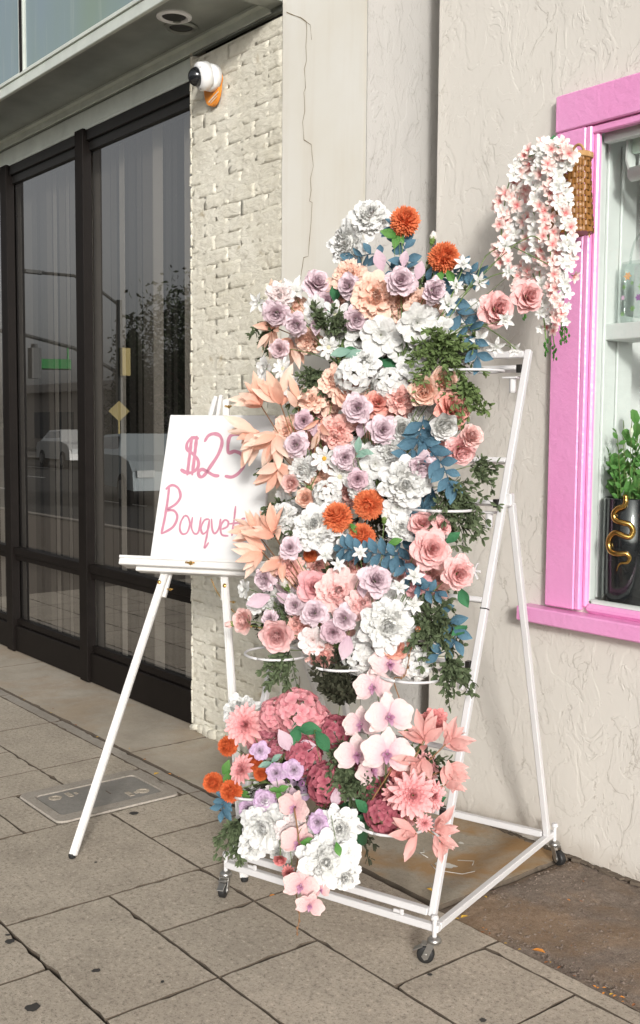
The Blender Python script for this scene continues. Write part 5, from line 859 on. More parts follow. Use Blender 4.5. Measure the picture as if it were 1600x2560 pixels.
# ------------------------------------------------------------------ far side of the street (seen in the shop glass)
def tree(x, y, h, r, seed, label, conifer=False):
    t = thing('tree', (x, y, -.02), label, 'tree', 'trees across the street'); R_ = random.Random(seed)
    b = MB(); b.tube([(0, 0, 0), (.1, 0, h*.3), (0, .1, h*.6), (0, 0, h*.85)], [h*.035, h*.028, h*.018, .02], 7)
    for k in range(7):
        a = R_.uniform(0, 6.28); z = h*R_.uniform(.3, .6); b.tube([(0, 0, z), (r*.5*math.cos(a), r*.5*math.sin(a), z+h*.2)], [h*.012, .02], 5)
    b.build('trunk', simple('tree_bark', (.09, .065, .045), .9), t)
    b = MB()
    for k in range(11000):
        u_ = R_.gauss(0, .36), R_.gauss(0, .36), R_.gauss(0, .3)
        if conifer: zz = R_.random(); c = Vector((u_[0]*r*(1.1-zz), u_[1]*r*(1.1-zz), h*(.15+.85*zz)))
        else:
            c = Vector((u_[0]*r*1.5, u_[1]*r*1.5, h*.66+u_[2]*h*.5))
            if noise.noise(c*.7+Vector((seed, 0, 0))) < -.12 or (c-Vector((0, 0, h*.66))).length > r*1.15: continue
        s = R_.uniform(.07, .15); n1 = Vector((R_.uniform(-1, 1), R_.uniform(-1, 1), R_.uniform(-1, 1))).normalized(); n2 = n1.orthogonal().normalized()
        b.add([c-n1*s, c+n2*s*.5, c+n1*s, c-n2*s*.5], [(0, 1, 2, 3)])
    b.build('crown', simple('tree_foliage_%d' % seed, (.045, .06, .03), .8, 0, .3, 2), t)
tree(-48, -20.6, 6.2, 2.0, 1, 'narrow dark conifer left in the row across the street', True)
tree(-46, -23.5, 5.6, 3.0, 2, 'broad low tree beside the narrow conifer across the street')
tree(-44, -22.0, 6.4, 2.4, 3, 'dark tree in the middle of the row across the street', True)
tree(-38.5, -18.4, 7.6, 3.2, 4, 'tall loose-crowned tree at the right of the row across the street')
tree(-34, -20.6, 6.5, 3.0, 5, 'rounded tree behind the low roof across the street')
bl = thing('low_building', (-56, -27, -.02), 'long low shop building with flat pale roof edge across the street', 'building')
b = MB(); b.box((0, 0, 1.8), (26, 6, 3.6)); b.build('wall', simple('far_wall', (.30, .27, .24), .9), bl)
b = MB(); b.box((0, 0, 3.85), (27, 7.4, .5)); b.build('roof', simple('far_roof', (.36, .33, .3), .8), bl)
for k in range(7):
    b = MB(); b.box((-10.5+3.5*k, 3.03, 1.5), (2.4, .06, 1.7)); b.build('window', simple('far_window', (.05, .06, .07), .2), bl)
# traffic signal pole with mast arms
tp = thing('signal_pole', (-30, -10.32, -.13), 'traffic signal pole with lamp arm and mast arm across the street', 'traffic light')
pm = simple('pole_grey', (.06, .062, .06), .6, .3)
b = MB(); b.tube([(0, 0, 0), (0, 0, 5.5)], [.13, .09], 10); b.build('pole', pm, tp)
b = MB(); b.tube([(0, 0, 5.35), (-.31, .6, 5.85), (-.62, 1.2, 6.2), (-1.14, 2.35, 6.26)], .05, 7); b.box((-1.1, 2.3, 6.26), (.25, .6, .1)); b.build('lamp_arm', pm, tp)
b = MB(); b.tube([(0, 0, 3.25), (-.63, 1.23, 4.0), (-1.38, 2.92, 4.45), (-2.6, 5.4, 4.6)], .06, 7); b.build('mast_arm', pm, tp)
b = MB(); b.tube([(-.7, 1.4, 4.05), (-.7, 1.4, 3.6)], .03, 6); b.box((-.35, 1.95, 3.45), (.85, .9, .28), Matrix.Rotation(2.05, 3, 'Z')); b.build('street_sign', simple('sign_green', (.05, .28, .08), .5), tp)
b = MB(); b.box((-.2, 2.7, 3.45), (.3, .3, .9)); b.lathe([(.1, .0), (.1, .12)], (-.2, 2.7, 3.9), 10); b.build('signal_head', pm, tp)
b = MB(); b.box((.12, -.1, 3.6), (.28, .28, .85)); b.build('signal_head', simple('signal_yellow', (.35, .26, .05), .5), tp)
b = MB(); b.box((.87, .49, 2.06), (.03, .62*.72, .62*.72), Matrix.Rotation(.5, 3, 'Z') @ Matrix.Rotation(math.radians(45), 3, 'X')); b.tube([(.85, .49, 2.2), (.85, .49, 0)], .03, 6); b.build('diamond_sign', simple('sign_back_yellow', (.62, .50, .22), .6), tp)
# cars
def car(x, y, rz, col, label):
    t = thing('parked_car', (x, y, -.13), label, 'car', None, Matrix.Rotation(rz, 3, 'Z'))
    prof = [(-2.2, .35), (-2.25, .75), (-2.05, .95), (-1.6, 1.0), (-1.0, 1.42), (.5, 1.46), (1.15, 1.02), (1.9, .92), (2.2, .72), (2.25, .35)]
    b = MB(); n = len(prof); ws = [.86 if z < 1.05 else .66 for _, z in prof]
    b.add([(x_, w_, z_) for (x_, z_), w_ in zip(prof, ws)]+[(x_, -w_, z_) for (x_, z_), w_ in zip(prof, ws)],
          [(k, k+1, n+k+1, n+k) for k in range(n-1)]+[(0, n, 2*n-1, n-1), tuple(range(n-1, -1, -1)), tuple(range(n, 2*n))])
    b.build('body', simple('car_paint', col, .3, .3), t)
    for s in (-1, 1):
        b = MB(); q = [(-1.45, 1.04), (-.95, 1.36), (.45, 1.40), (.98, 1.05)]; 
        b.add([(a, s*(.80 if z < 1.1 else .69), z) for a, z in q]+[(a, s*(.83 if z < 1.1 else .72), z) for a, z in q], [(0, 1, 2, 3), (4, 5, 6, 7), (0, 1, 5, 4), (1, 2, 6, 5), (2, 3, 7, 6), (3, 0, 4, 7)])
        b.build('side_window', MT['camdark'], t)
        for wx in (-1.35, 1.4):
            b = MB(); b.lathe([(.33, -.1), (.33, .1)], (wx, s*.80, .33), 16, Matrix.Rotation(math.pi/2, 3, 'X')); wh = b.build('wheel', MT['black'], t)
            b = MB(); b.lathe([(.2, -.115), (.2, .115)], (wx, s*.80, .33), 12, Matrix.Rotation(math.pi/2, 3, 'X')); b.build('rim', MT['zinc'], wh)
    for yy in (-.6, .6):
        b = MB(); b.box((2.2, yy, .68), (.1, .35, .14)); b.build('headlight', MT['winwhite'], t)
car(-20.5, -5.9, .25, (.42, .47, .48), 'pale silver car in the road, mirrored in the shop glass')
car(-38, -12.6, .15, (.6, .6, .58), 'white car further down the road')

# ------------------------------------------------------------------ shopfront on the left
sf = thing('shopfront', (-5.6, 2.8, 0), 'dark bronze-framed shopfront with tall tinted glass left of the brick pier', 'shopfront')
inv = Matrix.Translation((5.6, -2.8, 0))
def sfb(b, name, mat, parent=None, smooth=False):
    o = b.build(name, mat, parent or sf, smooth, inv.copy() if parent is None else None); return o
for x0, x1 in ((-7.85, -7.75), (-6.77, -6.67), (-5.685, -5.585)):
    b = MB(); b.box(((x0+x1)/2, 2.772, 1.58), (x1-x0, .056, 3.14), bev=.003); sfb(b, 'mullion', MT['bronze'])
xs = [(-9.0, -7.85), (-7.75, -6.77), (-6.67, -5.685), (-5.585, -4.44)]
for x0, x1 in xs:
    b = MB(); b.box(((x0+x1)/2, 2.785, .675), (x1-x0, .055, .05), bev=.004); b.box(((x0+x1)/2, 2.79, .632), (x1-x0, .035, .03)); sfb(b, 'mid_rail', MT['bronze'])
    b = MB(); b.box(((x0+x1)/2, 2.787, .095), (x1-x0, .05, .17), bev=.004); b.box(((x0+x1)/2, 2.792, .205), (x1-x0, .03, .035)); sfb(b, 'kick_plate', MT['bronze'])
    b = MB(); b.box(((x0+x1)/2, 2.79, 3.115), (x1-x0, .045, .06), bev=.003); b.box(((x0+x1)/2, 2.80, 3.06), (x1-x0, .03, .05)); sfb(b, 'top_rail', MT['bronze_dark'])
    for z0, z1 in ((.222, .617), (.70, 3.035)):
        b = MB(); b.add([(x0, 2.803, z0), (x1, 2.803, z0), (x1, 2.803, z1), (x0, 2.803, z1)], [(0, 1, 2, 3)]); sfb(b, 'glass_pane', MT['storeglass'])
# vertical blinds behind the glass, each strip its own
br = random.Random(3); x = -8.9
blind_m = [simple('blind_strip_%d' % k, c, .75, 0, .12, 5) for k, c in enumerate([(.60, .58, .54), (.36, .345, .32), (.14, .132, .12), (.045, .042, .04)])]
while x < -4.6:
    wd = br.uniform(.05, .10); g_ = br.choice([0, 0, .01, .03, .06])
    b = MB(); a = br.uniform(-.25, .25)
    R_ = Matrix.Rotation(a, 3, 'Z')
    b.box((x+wd/2, 2.93+br.uniform(-.01, .01), 1.62), (wd, .0022, 2.92), R_); o = sfb(b, 'blind_strip', br.choice(blind_m)); x += wd+g_
b = MB(); b.box((-6.7, 2.94, 3.11), (4.5, .05, .04)); sfb(b, 'blind_rail', MT['bronze_dark'])
b = MB(); b.box((-6.7, 4.6, 1.6), (5.2, .1, 3.6)); b.box((-9.25, 3.7, 1.6), (.1, 1.9, 3.6)); b.box((-4.16, 3.7, 1.6), (.1, 1.7, 3.6)); b.box((-6.7, 3.7, 3.4), (5, 1.75, .1)); b.box((-6.7, 3.7, -.02), (5, 1.75, .06)); sfb(b, 'room_shell', MT['room'])
# canopy over the shopfront
cn = thing('canopy', (-6.2, 2.6, 3.3), 'grey metal canopy with blue-green upper panels over the shopfront', 'canopy')
invc = Matrix.Translation((6.2, -2.6, -3.3))
def cnb(b, name, mat, parent=None, smooth=False): return b.build(name, mat, parent or cn, smooth, invc.copy() if parent is None else None)
X0, X1 = -9.2, -3.80
b = MB(); b.box(((X0+X1)/2, 2.569, 3.32), (X1-X0, .338, .04)); cnb(b, 'soffit', MT['metal'])
b = MB(); b.box(((X0+X1)/2, 2.746, 3.288), (X1-X0, .012, .068), bev=.002); b.box(((X0+X1)/2, 2.725, 3.294), (X1-X0, .03, .012)); cnb(b, 'inner_fascia', MT['metal_light'])
b = MB(); b.box(((X0-4.447)/2, 2.79, 3.262), (-4.447-X0, .076, .018)); cnb(b, 'lower_soffit', MT['metal'])
b = MB(); b.box(((X0-4.447)/2, 2.775, 3.205), (-4.447-X0, .02, .09), bev=.002); b.box(((X0-4.447)/2, 2.787, 3.152), (-4.447-X0, .045, .016)); cnb(b, 'header_strip', MT['metal_light'])
b = MB(); b.box(((-4.445-3.69)/2, 2.762, 3.262), (.755, .02, .03)); b.box((-3.74, 2.60, 3.29), (.10, .28, .05)); cnb(b, 'end_trim', MT['metal'])
b = MB(); b.box(((X0+X1)/2, 2.393, 3.325), (X1-X0, .022, .055), bev=.003); b.box(((X0+X1)/2, 2.382, 3.358), (X1-X0, .02, .012)); cnb(b, 'outer_trim', MT['metal_light'])
for x0, x1 in ((-9.2, -7.62), (-7.58, -5.60), (-5.56, -3.80)):
    b = MB(); b.box(((x0+x1)/2, 2.41, 3.82), (x1-x0-.05, .02, .90)); cnb(b, 'upper_panel', MT['fascia'])
    b = MB(); b.box(((x0+x1)/2, 2.40, 3.372), (x1-x0-.03, .02, .02)); cnb(b, 'panel_bead', MT['metal_light'])
for x in (-7.60, -5.58):
    b = MB(); b.box((x, 2.402, 3.82), (.03, .03, .93)); cnb(b, 'panel_mullion', MT['bronze'])
    b = MB(); b.box((x-.024, 2.400, 3.82), (.014, .02, .93)); b.box((x+.024, 2.400, 3.82), (.014, .02, .93)); cnb(b, 'mullion_edge', MT['metal_light'])
b = MB(); b.box(((X0+X1)/2, 2.62, 3.80), (X1-X0, .34, .88)); cnb(b, 'canopy_box', MT['metal'])
for x, y, light in ((-4.20, 2.51, True), (-4.29, 2.60, False)):
    b = MB(); b.lathe([(.078, .0), (.078, -.006), (.062, -.012), (.055, -.004), (.052, .03)], (x, y, 3.30), 26); dl = cnb(b, 'downlight', MT['camwhite'] if light else MT['metal'], smooth=False)
    b = MB(); b.lathe([(.052, -.003), (.03, -.0035)], (x, y, 3.30), 20); b.build('downlight_hole', MT['bronze_dark'], dl)

# ------------------------------------------------------------------ brick pier, plaster pier, stucco wall
bp = thing('brick_pier', (-4.07, 2.8, 0), 'rough grey-white painted brick pier between shopfront and plaster pier', 'wall')
invb = Matrix.Translation((4.07, -2.8, 0))
b = MB(); b.box((-4.066, 3.047, 1.61), (.735, .60, 3.22)); b.build('mortar_core', MT['mortar'], bp, False, invb.copy())
def brick_mesh(w, h, d, seed):
    R_ = random.Random(seed); nx = 7; nz = 4; b = MB(); vs = []
    for j in range(nz+1):
        for i in range(nx+1):
            u, v = i/nx, j/nz; e = min(u, 1-u)*nx/1.0, min(v, 1-v)*nz
            k = min(1, .15+.85*min(e[0], 1), .15+.85*min(e[1], 1))
            y = -d*k + .0058*noise.noise(Vector((u*4+seed*3.1, v*3, seed)))*k+R_.uniform(-.0012, .0012)
            vs.append(((u-.5)*w+R_.uniform(-.0022, .0022), y, (v-.5)*h+R_.uniform(-.0022, .0022)))
    fs = [(j*(nx+1)+i, j*(nx+1)+i+1, (j+1)*(nx+1)+i+1, (j+1)*(nx+1)+i) for j in range(nz) for i in range(nx)]
    n = len(vs); bor = [i for i in range(nx+1)]+[j*(nx+1)+nx for j in range(1, nz+1)]+[nz*(nx+1)+i for i in range(nx-1, -1, -1)]+[j*(nx+1) for j in range(nz-1, 0, -1)]
    vs += [(vs[q][0], .012, vs[q][2]) for q in bor]; m_ = len(bor)
    fs += [(bor[q], n+q, n+(q+1) % m_, bor[(q+1) % m_]) for q in range(m_)]
    b.add(vs, fs); return b.mesh('brick', MT['brick'], True)
bm_full = [brick_mesh(.207, .0640, .0012, s) for s in range(16)]; bm_half = [brick_mesh(.103, .0640, .0012, s+20) for s in range(7)]
bm_side = [brick_mesh(.15, .058, .011, s+40) for s in range(3)]
br = random.Random(8)
rows_ = 50; ch = 3.215/rows_
for r in range(rows_):
    z = ch*(r+.5); xx = -4.437
    seq = ['h', 'f', 'f', 'f'] if r % 2 else ['f', 'f', 'f', 'h']
    for s in seq:
        wd = .104 if s == 'h' else .208
        me = br.choice(bm_half if s == 'h' else bm_full)
        mw = invb @ Matrix.Translation((xx+wd/2+br.uniform(-.005, .005), 2.7465+br.uniform(-.001, .001), z+br.uniform(-.004, .004)+.008*noise.noise(Vector((xx*2, z*1.5, 0))))) @ Matrix.Rotation(br.uniform(-.02, .02), 4, 'Y') @ Matrix.Rotation(br.uniform(-.007, .007), 4, 'Z')
        link('brick', me, bp, mw); xx += wd
b = MB(); vs = []; GX, GZ = 70, 300
for j in range(GZ+1):
    for i in range(GX+1):
        x = -4.438+.735*i/GX; z = 3.21*j/GZ
        q = noise.noise(Vector((x*7, z*11, 2)))*.0030+noise.noise(Vector((x*22, z*34, 5)))*.0026+noise.noise(Vector((x*60, z*80, 9)))*.0009
        jt = (z/(3.215/50)) % 1.0; jt = min(jt, 1-jt); wv_ = .55+.6*noise.noise(Vector((x*9, z*2, 7)))
        vs.append((x, 2.7451-q*.9+max(0, .16-jt)/.16*.0045*max(0, wv_), z))
b.add(vs, [(j*(GX+1)+i, j*(GX+1)+i+1, (j+1)*(GX+1)+i+1, (j+1)*(GX+1)+i) for j in range(GZ) for i in range(GX)])
b.build('paint_crust', MT['brick'], bp, True, invb.copy())
b = MB(); vs = []
for k in range(60):
    z = k*.0555; j = .012*noise.noise(Vector((0, 0, z*8)))+rnd.uniform(-.004, .004)
    b.box((-4.443+j*.6, 2.785, z), (.014+abs(j), .085, rnd.uniform(.045, .062)), Matrix.Rotation(rnd.uniform(-.16, .16), 3, 'Y'), bev=.004)
b.build('ragged_edge', MT['brick'], bp, True, invb.copy())
b = MB()
for k in range(14):
    b.box((-4.4+k*.055, 2.738+rnd.uniform(-.006, .006), .02), (.07, .03, rnd.uniform(.03, .06)), Matrix.Rotation(rnd.uniform(-.3, .3), 3, 'Y'), bev=.008)
b.build('mortar_foot', MT['mortar'], bp, True, invb.copy())

pp = thing('plaster_pier', (-3.43, 2.73, 0), 'smooth off-white plaster pier with a long vertical crack', 'wall')
invp = Matrix.Translation((3.43, -2.73, 0))
b = MB(); vs = []; NZ = 60
lx = [-3.70+.004*noise.noise(Vector((1, 0, k*.7))) for k in range(NZ+1)]; rx = [-3.165+.0035*noise.noise(Vector((4, 0, k*.5)))+(.004 if k % 17 == 3 else 0) for k in range(NZ+1)]
for k in range(NZ+1):
    z = 4.4*k/NZ; vs += [(lx[k], 2.74, z), (lx[k]+.012, 2.727, z), (rx[k]-.008, 2.727, z), (rx[k]-.001, 2.7275, z)]
b.add(vs, [(4*k+i, 4*k+i+1, 4*k+i+5, 4*k+i+4) for k in range(NZ) for i in range(3)])
b.build('plaster_face', MT['plaster'], pp, False, invp.copy())
b = MB(); b.box((-3.432, 3.06, 2.2), (.53, .64, 4.4)); b.build('pier_core', MT['plaster'], pp, False, invp.copy())
b = MB(); b.box((-3.163, 3.05, 2.2), (.006, .62, 4.4)); b.build('stucco_return', MT['stucco_shaded'], pp, False, invp.copy())
def onY(px, py, Y):
    d = rt*(px-800)+upv*(1280-py)+fwd*2659.46; return Vector((0, 0, 1.5))+d*(Y/d.y)

def ribbon(b, pts, wd, y):
    P_ = []
    for i in range(len(pts)-1):
        a, c = Vector(pts[i]), Vector(pts[i+1]); n = max(1, int((c-a).length/.03))
        for k in range(n): P_.append(a.lerp(c, k/n)+Vector((rnd.uniform(-.0016, .0016), 0, rnd.uniform(-.0016, .0016))))
    P_.append(Vector(pts[-1])); vs = []
    for i, p in enumerate(P_):
        w_ = wd*rnd.uniform(.5, 1.3); t = (P_[min(i+1, len(P_)-1)]-P_[max(i-1, 0)]).normalized(); s = Vector((t.z, 0, -t.x))*w_/2
        vs += [(p.x-s.x, y, p.z-s.z), (p.x+s.x, y, p.z+s.z)]
    b.add(vs, [(2*i, 2*i+1, 2*i+3, 2*i+2) for i in range(len(P_)-1)])
for c_, w_ in ((CRACK_A, .0032), (CRACK_B, .002), (CRACK_C, .004)):
    b = MB(); ribbon(b, c_, w_, 2.7255); b.build('crack', MT['crack'], pp, False, invp.copy())

sw = thing('stucco_wall', (-1.5, 2.965, 0), 'beige skip-trowel stucco wall carrying the pink window on the right', 'wall')
invs = Matrix.Translation((1.5, -2.965, 0))
def wallbox(b, x0, x1, z0, z1, y0=2.965, y1=3.11): b.box(((x0+x1)/2, (y0+y1)/2, (z0+z1)/2), (x1-x0, y1-y0, z1-z0))
WX0, WX1, WZ0, WZ1 = -2.30, -.95, .90, 2.52
b = MB(); wallbox(b, -3.004, WX0, 0, 4.4); wallbox(b, WX1, 2.5, 0, 4.4); wallbox(b, WX0, WX1, 0, WZ0); wallbox(b, WX0, WX1, WZ1, 4.4)
b.build('stucco_face', MT['stucco'], sw, False, invs.copy())
b = MB(); b.box((-3.08, 3.13, 2.2), (.17, .03, 4.4)); b.build('recess_back', MT['stucco_shaded'], sw, False, invs.copy())
b = MB(); b.box((-6, 4.9, 2.2), (16, .2, 4.4)); b.box((2.4, 4.0, 2.2), (.2, 1.7, 4.4)); b.box((-2.0, 4.0, 4.45), (13, 3.2, .1)); tag(b.build('building_shell', MT['plaster']), 'plain rear shell of the building behind both shopfronts', 'building')

# ------------------------------------------------------------------ pink window
wn = thing('pink_window', (-1.7, 2.96, .8), 'bright pink glossy window surround with projecting sill on the stucco wall', 'window')
invw = Matrix.Translation((1.7, -2.96, -.8))
def wnb(b, name, mat, parent=None, smooth=False): return b.build(name, mat, parent or wn, smooth, invw.copy() if parent is None else None)
b = MB(); b.box((-2.345, 2.950, 1.69), (.125, .026, 1.62), bev=.004); wnb(b, 'side_casing', MT['pinkpaint'])
b = MB(); b.box((-1.60, 2.948, 2.562), (1.615, .03, .122), bev=.004); wnb(b, 'head_casing', MT['pinkpaint'])
b = MB(); b.box((-.90, 2.950, 1.69), (.125, .026, 1.62), bev=.004); wnb(b, 'side_casing', MT['pinkpaint'])
b = MB(); b.box((-1.60, 2.932, .845), (1.80, .075, .055), bev=.005); wnb(b, 'sill', MT['pinkpaint'])
b = MB(); b.box((-2.272, 2.957, 1.69), (.022, .034, 1.62), bev=.004); b.box((-2.252, 2.966, 1.69), (.020, .022, 1.6), bev=.006); wnb(b, 'inner_moulding', MT['pinkpaint'])
b = MB(); b.box((-1.60, 2.962, 2.487), (1.33, .03, .026), bev=.004); wnb(b, 'head_moulding', MT['pinkpaint'])
b = MB(); b.box((-1.60, 2.962, .890), (1.29, .032, .034), bev=.012); wnb(b, 'sill_moulding', MT['pinkpaint'])
b = MB(); b.add([(-2.25, 2.990, .91), (-.95, 2.990, .91), (-.95, 2.990, 2.47), (-2.25, 2.990, 2.47)], [(0, 1, 2, 3)]); wnb(b, 'glass_pane', MT['winglass'])
# white lining of the display recess
b = MB(); b.box((-2.30, 3.12, 1.69), (.02, .245, 1.64)); b.box((-2.275, 3.005, 1.69), (.03, .02, 1.56)); wnb(b, 'white_jamb', MT['winwhite'])
b = MB(); b.box((-2.284, 3.075, 1.69), (.012, .02, 1.56), bev=.003); b.box((-2.284, 3.15, 1.69), (.010, .012, 1.56), bev=.003); wnb(b, 'jamb_bead', MT['winwhite'])
b = MB(); b.box((-1.60, 3.20, .885), (1.40, .42, .022)); b.box((-1.6, 3.002, .905), (1.3, .014, .02)); wnb(b, 'display_ledge', MT['winwhite'])
b = MB(); b.box((-1.60, 3.20, 2.515), (1.40, .42, .02)); b.box((-1.6, 3.01, 2.475), (1.3, .03, .05)); wnb(b, 'white_head', MT['winwhite'])
b = MB(); b.box((-1.60, 3.42, 1.69), (1.60, .02, 1.7)); b.box((-2.38, 3.33, 1.69), (.02, .19, 1.7)); b.box((-2.34, 3.245, 1.69), (.09, .01, 1.7)); b.box((-.90, 3.2, 1.69), (.02, .42, 1.7)); wnb(b, 'white_inner_wall', MT['winback'])
b = MB(); b.box((-1.60, 3.15, 1.832), (1.37, .16, .055), bev=.003); wnb(b, 'shelf', MT['winwhite'])
rs = thing('roller_shade', (-1.6, 3.06, 2.4), 'white rolled-up roller shade with brackets at the top of the pink window', 'roller shade')
invr = Matrix.Translation((1.6, -3.06, -2.4))
b = MB(); b.tube([(-2.185, 3.06, 2.345), (-1.0, 3.06, 2.345)], .024, 14); b.build('roll', MT['shade'], rs, True, invr.copy())
b = MB(); b.box((-1.60, 3.075, 2.44), (1.18, .014, .05)); b.build('valance', simple('pale_green_valance', (.62, .74, .64), .55, 0, .04, 20), rs, False, invr.copy())
b = MB(); b.add([(-2.20, 3.045, 2.46), (-2.20, 3.09, 2.46), (-2.20, 3.09, 2.345), (-2.20, 3.065, 2.35), (-2.20, 3.045, 2.39), (-2.192, 3.045, 2.46), (-2.192, 3.09, 2.46), (-2.192, 3.09, 2.345), (-2.192, 3.065, 2.35), (-2.192, 3.045, 2.39)],
    [(0, 1, 2, 3, 4), (9, 8, 7, 6, 5), (0, 5, 6, 1), (1, 6, 7, 2), (2, 7, 8, 3), (3, 8, 9, 4), (4, 9, 5, 0)]); b.build('bracket', MT['winwhite'], rs, False, invr.copy())
b = MB(); b.box((-1.6, 3.10, 2.41), (1.17, .004, .10)); b.build('shade_cloth', MT['shade'], rs, False, invr.copy())
# vase with snake relief
vs_ = thing('vase', (-2.185, 3.10, .897), 'tall glossy black cylinder vase with a golden snake on its front', 'vase')
b = MB(); b.lathe([(.0, .002), (.078, .002), (.083, .008), (.083, .366), (.080, .370), (.077, .366), (.077, .30), (.0, .30)], (0, 0, 0), 36); b.build('vase_body', MT['vase'], vs_, True)
th0 = math.atan2(-.817, .576)-.22
def onv(a, z, off=.0065): a = a*.88; return ((.083+off)*math.cos(th0+a), (.083+off)*math.sin(th0+a), z)
sn = []
ctrl = [(.10, .385), (.13, .362), (.05, .345), (-.22, .335), (-.38, .318), (-.30, .298), (0, .290), (.30, .285), (.46, .265), (.36, .243), (.1, .245), (-.25, .255), (-.52, .240), (-.62, .215), (-.48, .190), (-.15, .183), (.2, .186), (.36, .172), (.26, .155), (.0, .152), (-.12, .140), (-.16, .125)]
def cr_interp(P_, n=5):
    out = []
    for i in range(len(P_)-1):
        p0, p1, p2, p3 = P_[max(i-1, 0)], P_[i], P_[i+1], P_[min(i+2, len(P_)-1)]
        for k in range(n):
            t = k/n; out.append(tuple(.5*((2*b_)+(-a_+c_)*t+(2*a_-5*b_+4*c_-d_)*t*t+(-a_+3*b_-3*c_+d_)*t**3) for a_, b_, c_, d_ in zip(p0, p1, p2, p3)))
    out.append(tuple(P_[-1])); return out
cc = cr_interp(ctrl, 5); nn = len(cc)
rad_s = [.0055+.003*math.sin(min(1, i/6)*1.57) if i < 4 else .0095*(1 if i < nn*.72 else max(.15, (nn-i)/(nn*.28))) for i in range(nn)]; rad_s[0] = .004; rad_s[1] = .008; rad_s[2] = .0095; rad_s[3] = .008
b = MB(); b.tube([onv(a, z) for a, z in cc], rad_s, 10); b.build('golden_snake', MT['gold'], vs_, True)

# ------------------------------------------------------------------ window display: plant, glass bag
def petal(b, L=1, W=.6, th=.8, curl=.3, cup=.3, ruf=0, az=0, r0=0, z0=0, prof='round', nu=4, nv=5, phase=0, freq=5, t0=0, t1=1, twist=0, mat=0, fold=0):
    P_ = {'round': [.24, .58, .86, 1, .96, .62], 'fan': [.2, .42, .66, .88, 1, .82], 'point': [.2, .62, .95, .92, .55, .03], 'lance': [.12, .62, .95, .9, .55, .03], 'rosep': [.26, .60, .92, 1, .80, .30], 'narrow': [.35, .6, .85, 1, .95, .45], 'orchid': [.25, .75, 1, 1, .85, .42]}[prof]
    vs = []; ts = []; r = r0; z = z0; ca, sa = math.cos(az), math.sin(az)
    for i in range(nv+1):
        v = i/nv; a = th+curl*v*v
        if i: r += L/nv*math.sin(a); z += L/nv*math.cos(a)
        f = v*5; k = min(int(f), 4); wv = (P_[k]+(P_[k+1]-P_[k])*(f-k))*W/2
        nr, nz = -math.cos(a), math.sin(a)
        for j in range(nu+1):
            u = 2*j/nu-1
            off = cup*wv*u*u + fold*wv*abs(u) + ruf*W*v*v*math.sin(phase+u*freq)+(.3*ruf*W*v*math.sin(phase*2.3+v*9))
            back = .16*u*u*v*v*L if prof in ('round', 'fan', 'orchid', 'narrow') else 0
            rr = r+nr*off-back*math.sin(a); zz = z+nz*off-back*math.cos(a); tt = u*wv+twist*v*v*wv
            vs.append((rr*ca-tt*sa, rr*sa+tt*ca, zz)); ts.append(t0+(t1-t0)*v)
    n = nu+1
    b.add(vs, [(i*n+j, i*n+j+1, (i+1)*n+j+1, (i+1)*n+j) for i in range(nv) for j in range(nu)], ts, mat)

pr = random.Random(77)
def small_leaf(b, p, d, L, W, R_, mat=0):
    d = Vector(d).normalized(); s = d.cross(Vector((R_.uniform(-1, 1), R_.uniform(-1, 1), R_.uniform(-1, 1))))
    if s.length < 1e-3: s = d.orthogonal()
    s.normalize(); n = d.cross(s); p = Vector(p)
    b.add([p, p+d*L*.45+s*W*.5+n*W*.18, p+d*L*.85+s*W*.36+n*W*.1, p+d*L-n*L*.08, p+d*L*.85-s*W*.36+n*W*.1, p+d*L*.45-s*W*.5+n*W*.18, p+d*L*.5],
          [(0, 1, 6), (1, 2, 3, 6), (6, 3, 4, 5), (0, 6, 5)], [0, .6, .9, 1, .9, .6, .3], mat)
pl = thing('window_plant', (-2.185, 3.10, 1.2), 'white-flowered green foliage standing in the black vase behind the glass', 'plant')
b = MB(); b2 = MB(); b3 = MB()
for k in range(26):
    a = pr.uniform(0, 6.28); q = pr.uniform(.2, 1); top = Vector((.11*q*math.cos(a), .09*q*math.sin(a), pr.uniform(.10, .30)*(1.25-.5*q)+.0))
    base = Vector((.05*math.cos(a)*q, .05*math.sin(a)*q, 0)); mid_ = base.lerp(top, .5)+Vector((0, 0, .03))
    pts = [base, mid_, top]; b2.tube(pts, .0014, 4)
    for j in range(11):
        t = .25+.75*j/10; p = base.lerp(mid_, t*2) if t < .5 else mid_.lerp(top, t*2-1)
        d = (top-base).normalized()*.6+Vector((pr.uniform(-1, 1), pr.uniform(-1, 1), pr.uniform(-.4, .8)))
        if k % 4 == 0 and t > .5: small_leaf(b3, p, d, .013, .007, pr)
        elif k % 5 == 0: small_leaf(b, p, d, .075, .034, pr)
        else: small_leaf(b, p, d, .030, .016, pr)
for a, h in ((.9, .36), (2.8, .33), (-.9, .34)):
    b2.tube([(.02*math.cos(a), .02*math.sin(a), 0), (.03*math.cos(a), .03*math.sin(a), h*.7), (.045*math.cos(a), .045*math.sin(a), h)], .0012, 4)
    b3.lathe([(.002, 0), (.008, .02), (.001, .045)], (.036*math.cos(a), .036*math.sin(a), h*.8), 6)
tag(b.build('leaves', MT['leaf_bright'], pl), kind='stuff'); b2.build('stems', MT['stem'], pl)
tag(b3.build('tiny_blossoms', simple('pale_blossom', (.66, .70, .55), .7), pl), kind='stuff')
bag = thing('glass_bag', (-2.172, 3.12, 1.861), 'clear glass handbag-shaped vase painted with orange, pink and purple flowers', 'glass vase')
b = MB(); b.lathe([(.0, .003), (.92, .003), (1.0, .03), (1.0, .18), (.96, .205), (.93, .205), (.97, .18), (.97, .03), (.0, .012)], (0, 0, 0), 28, None, 0, .085, .035); b.build('bag_body', MT['bagglass'], bag, True)
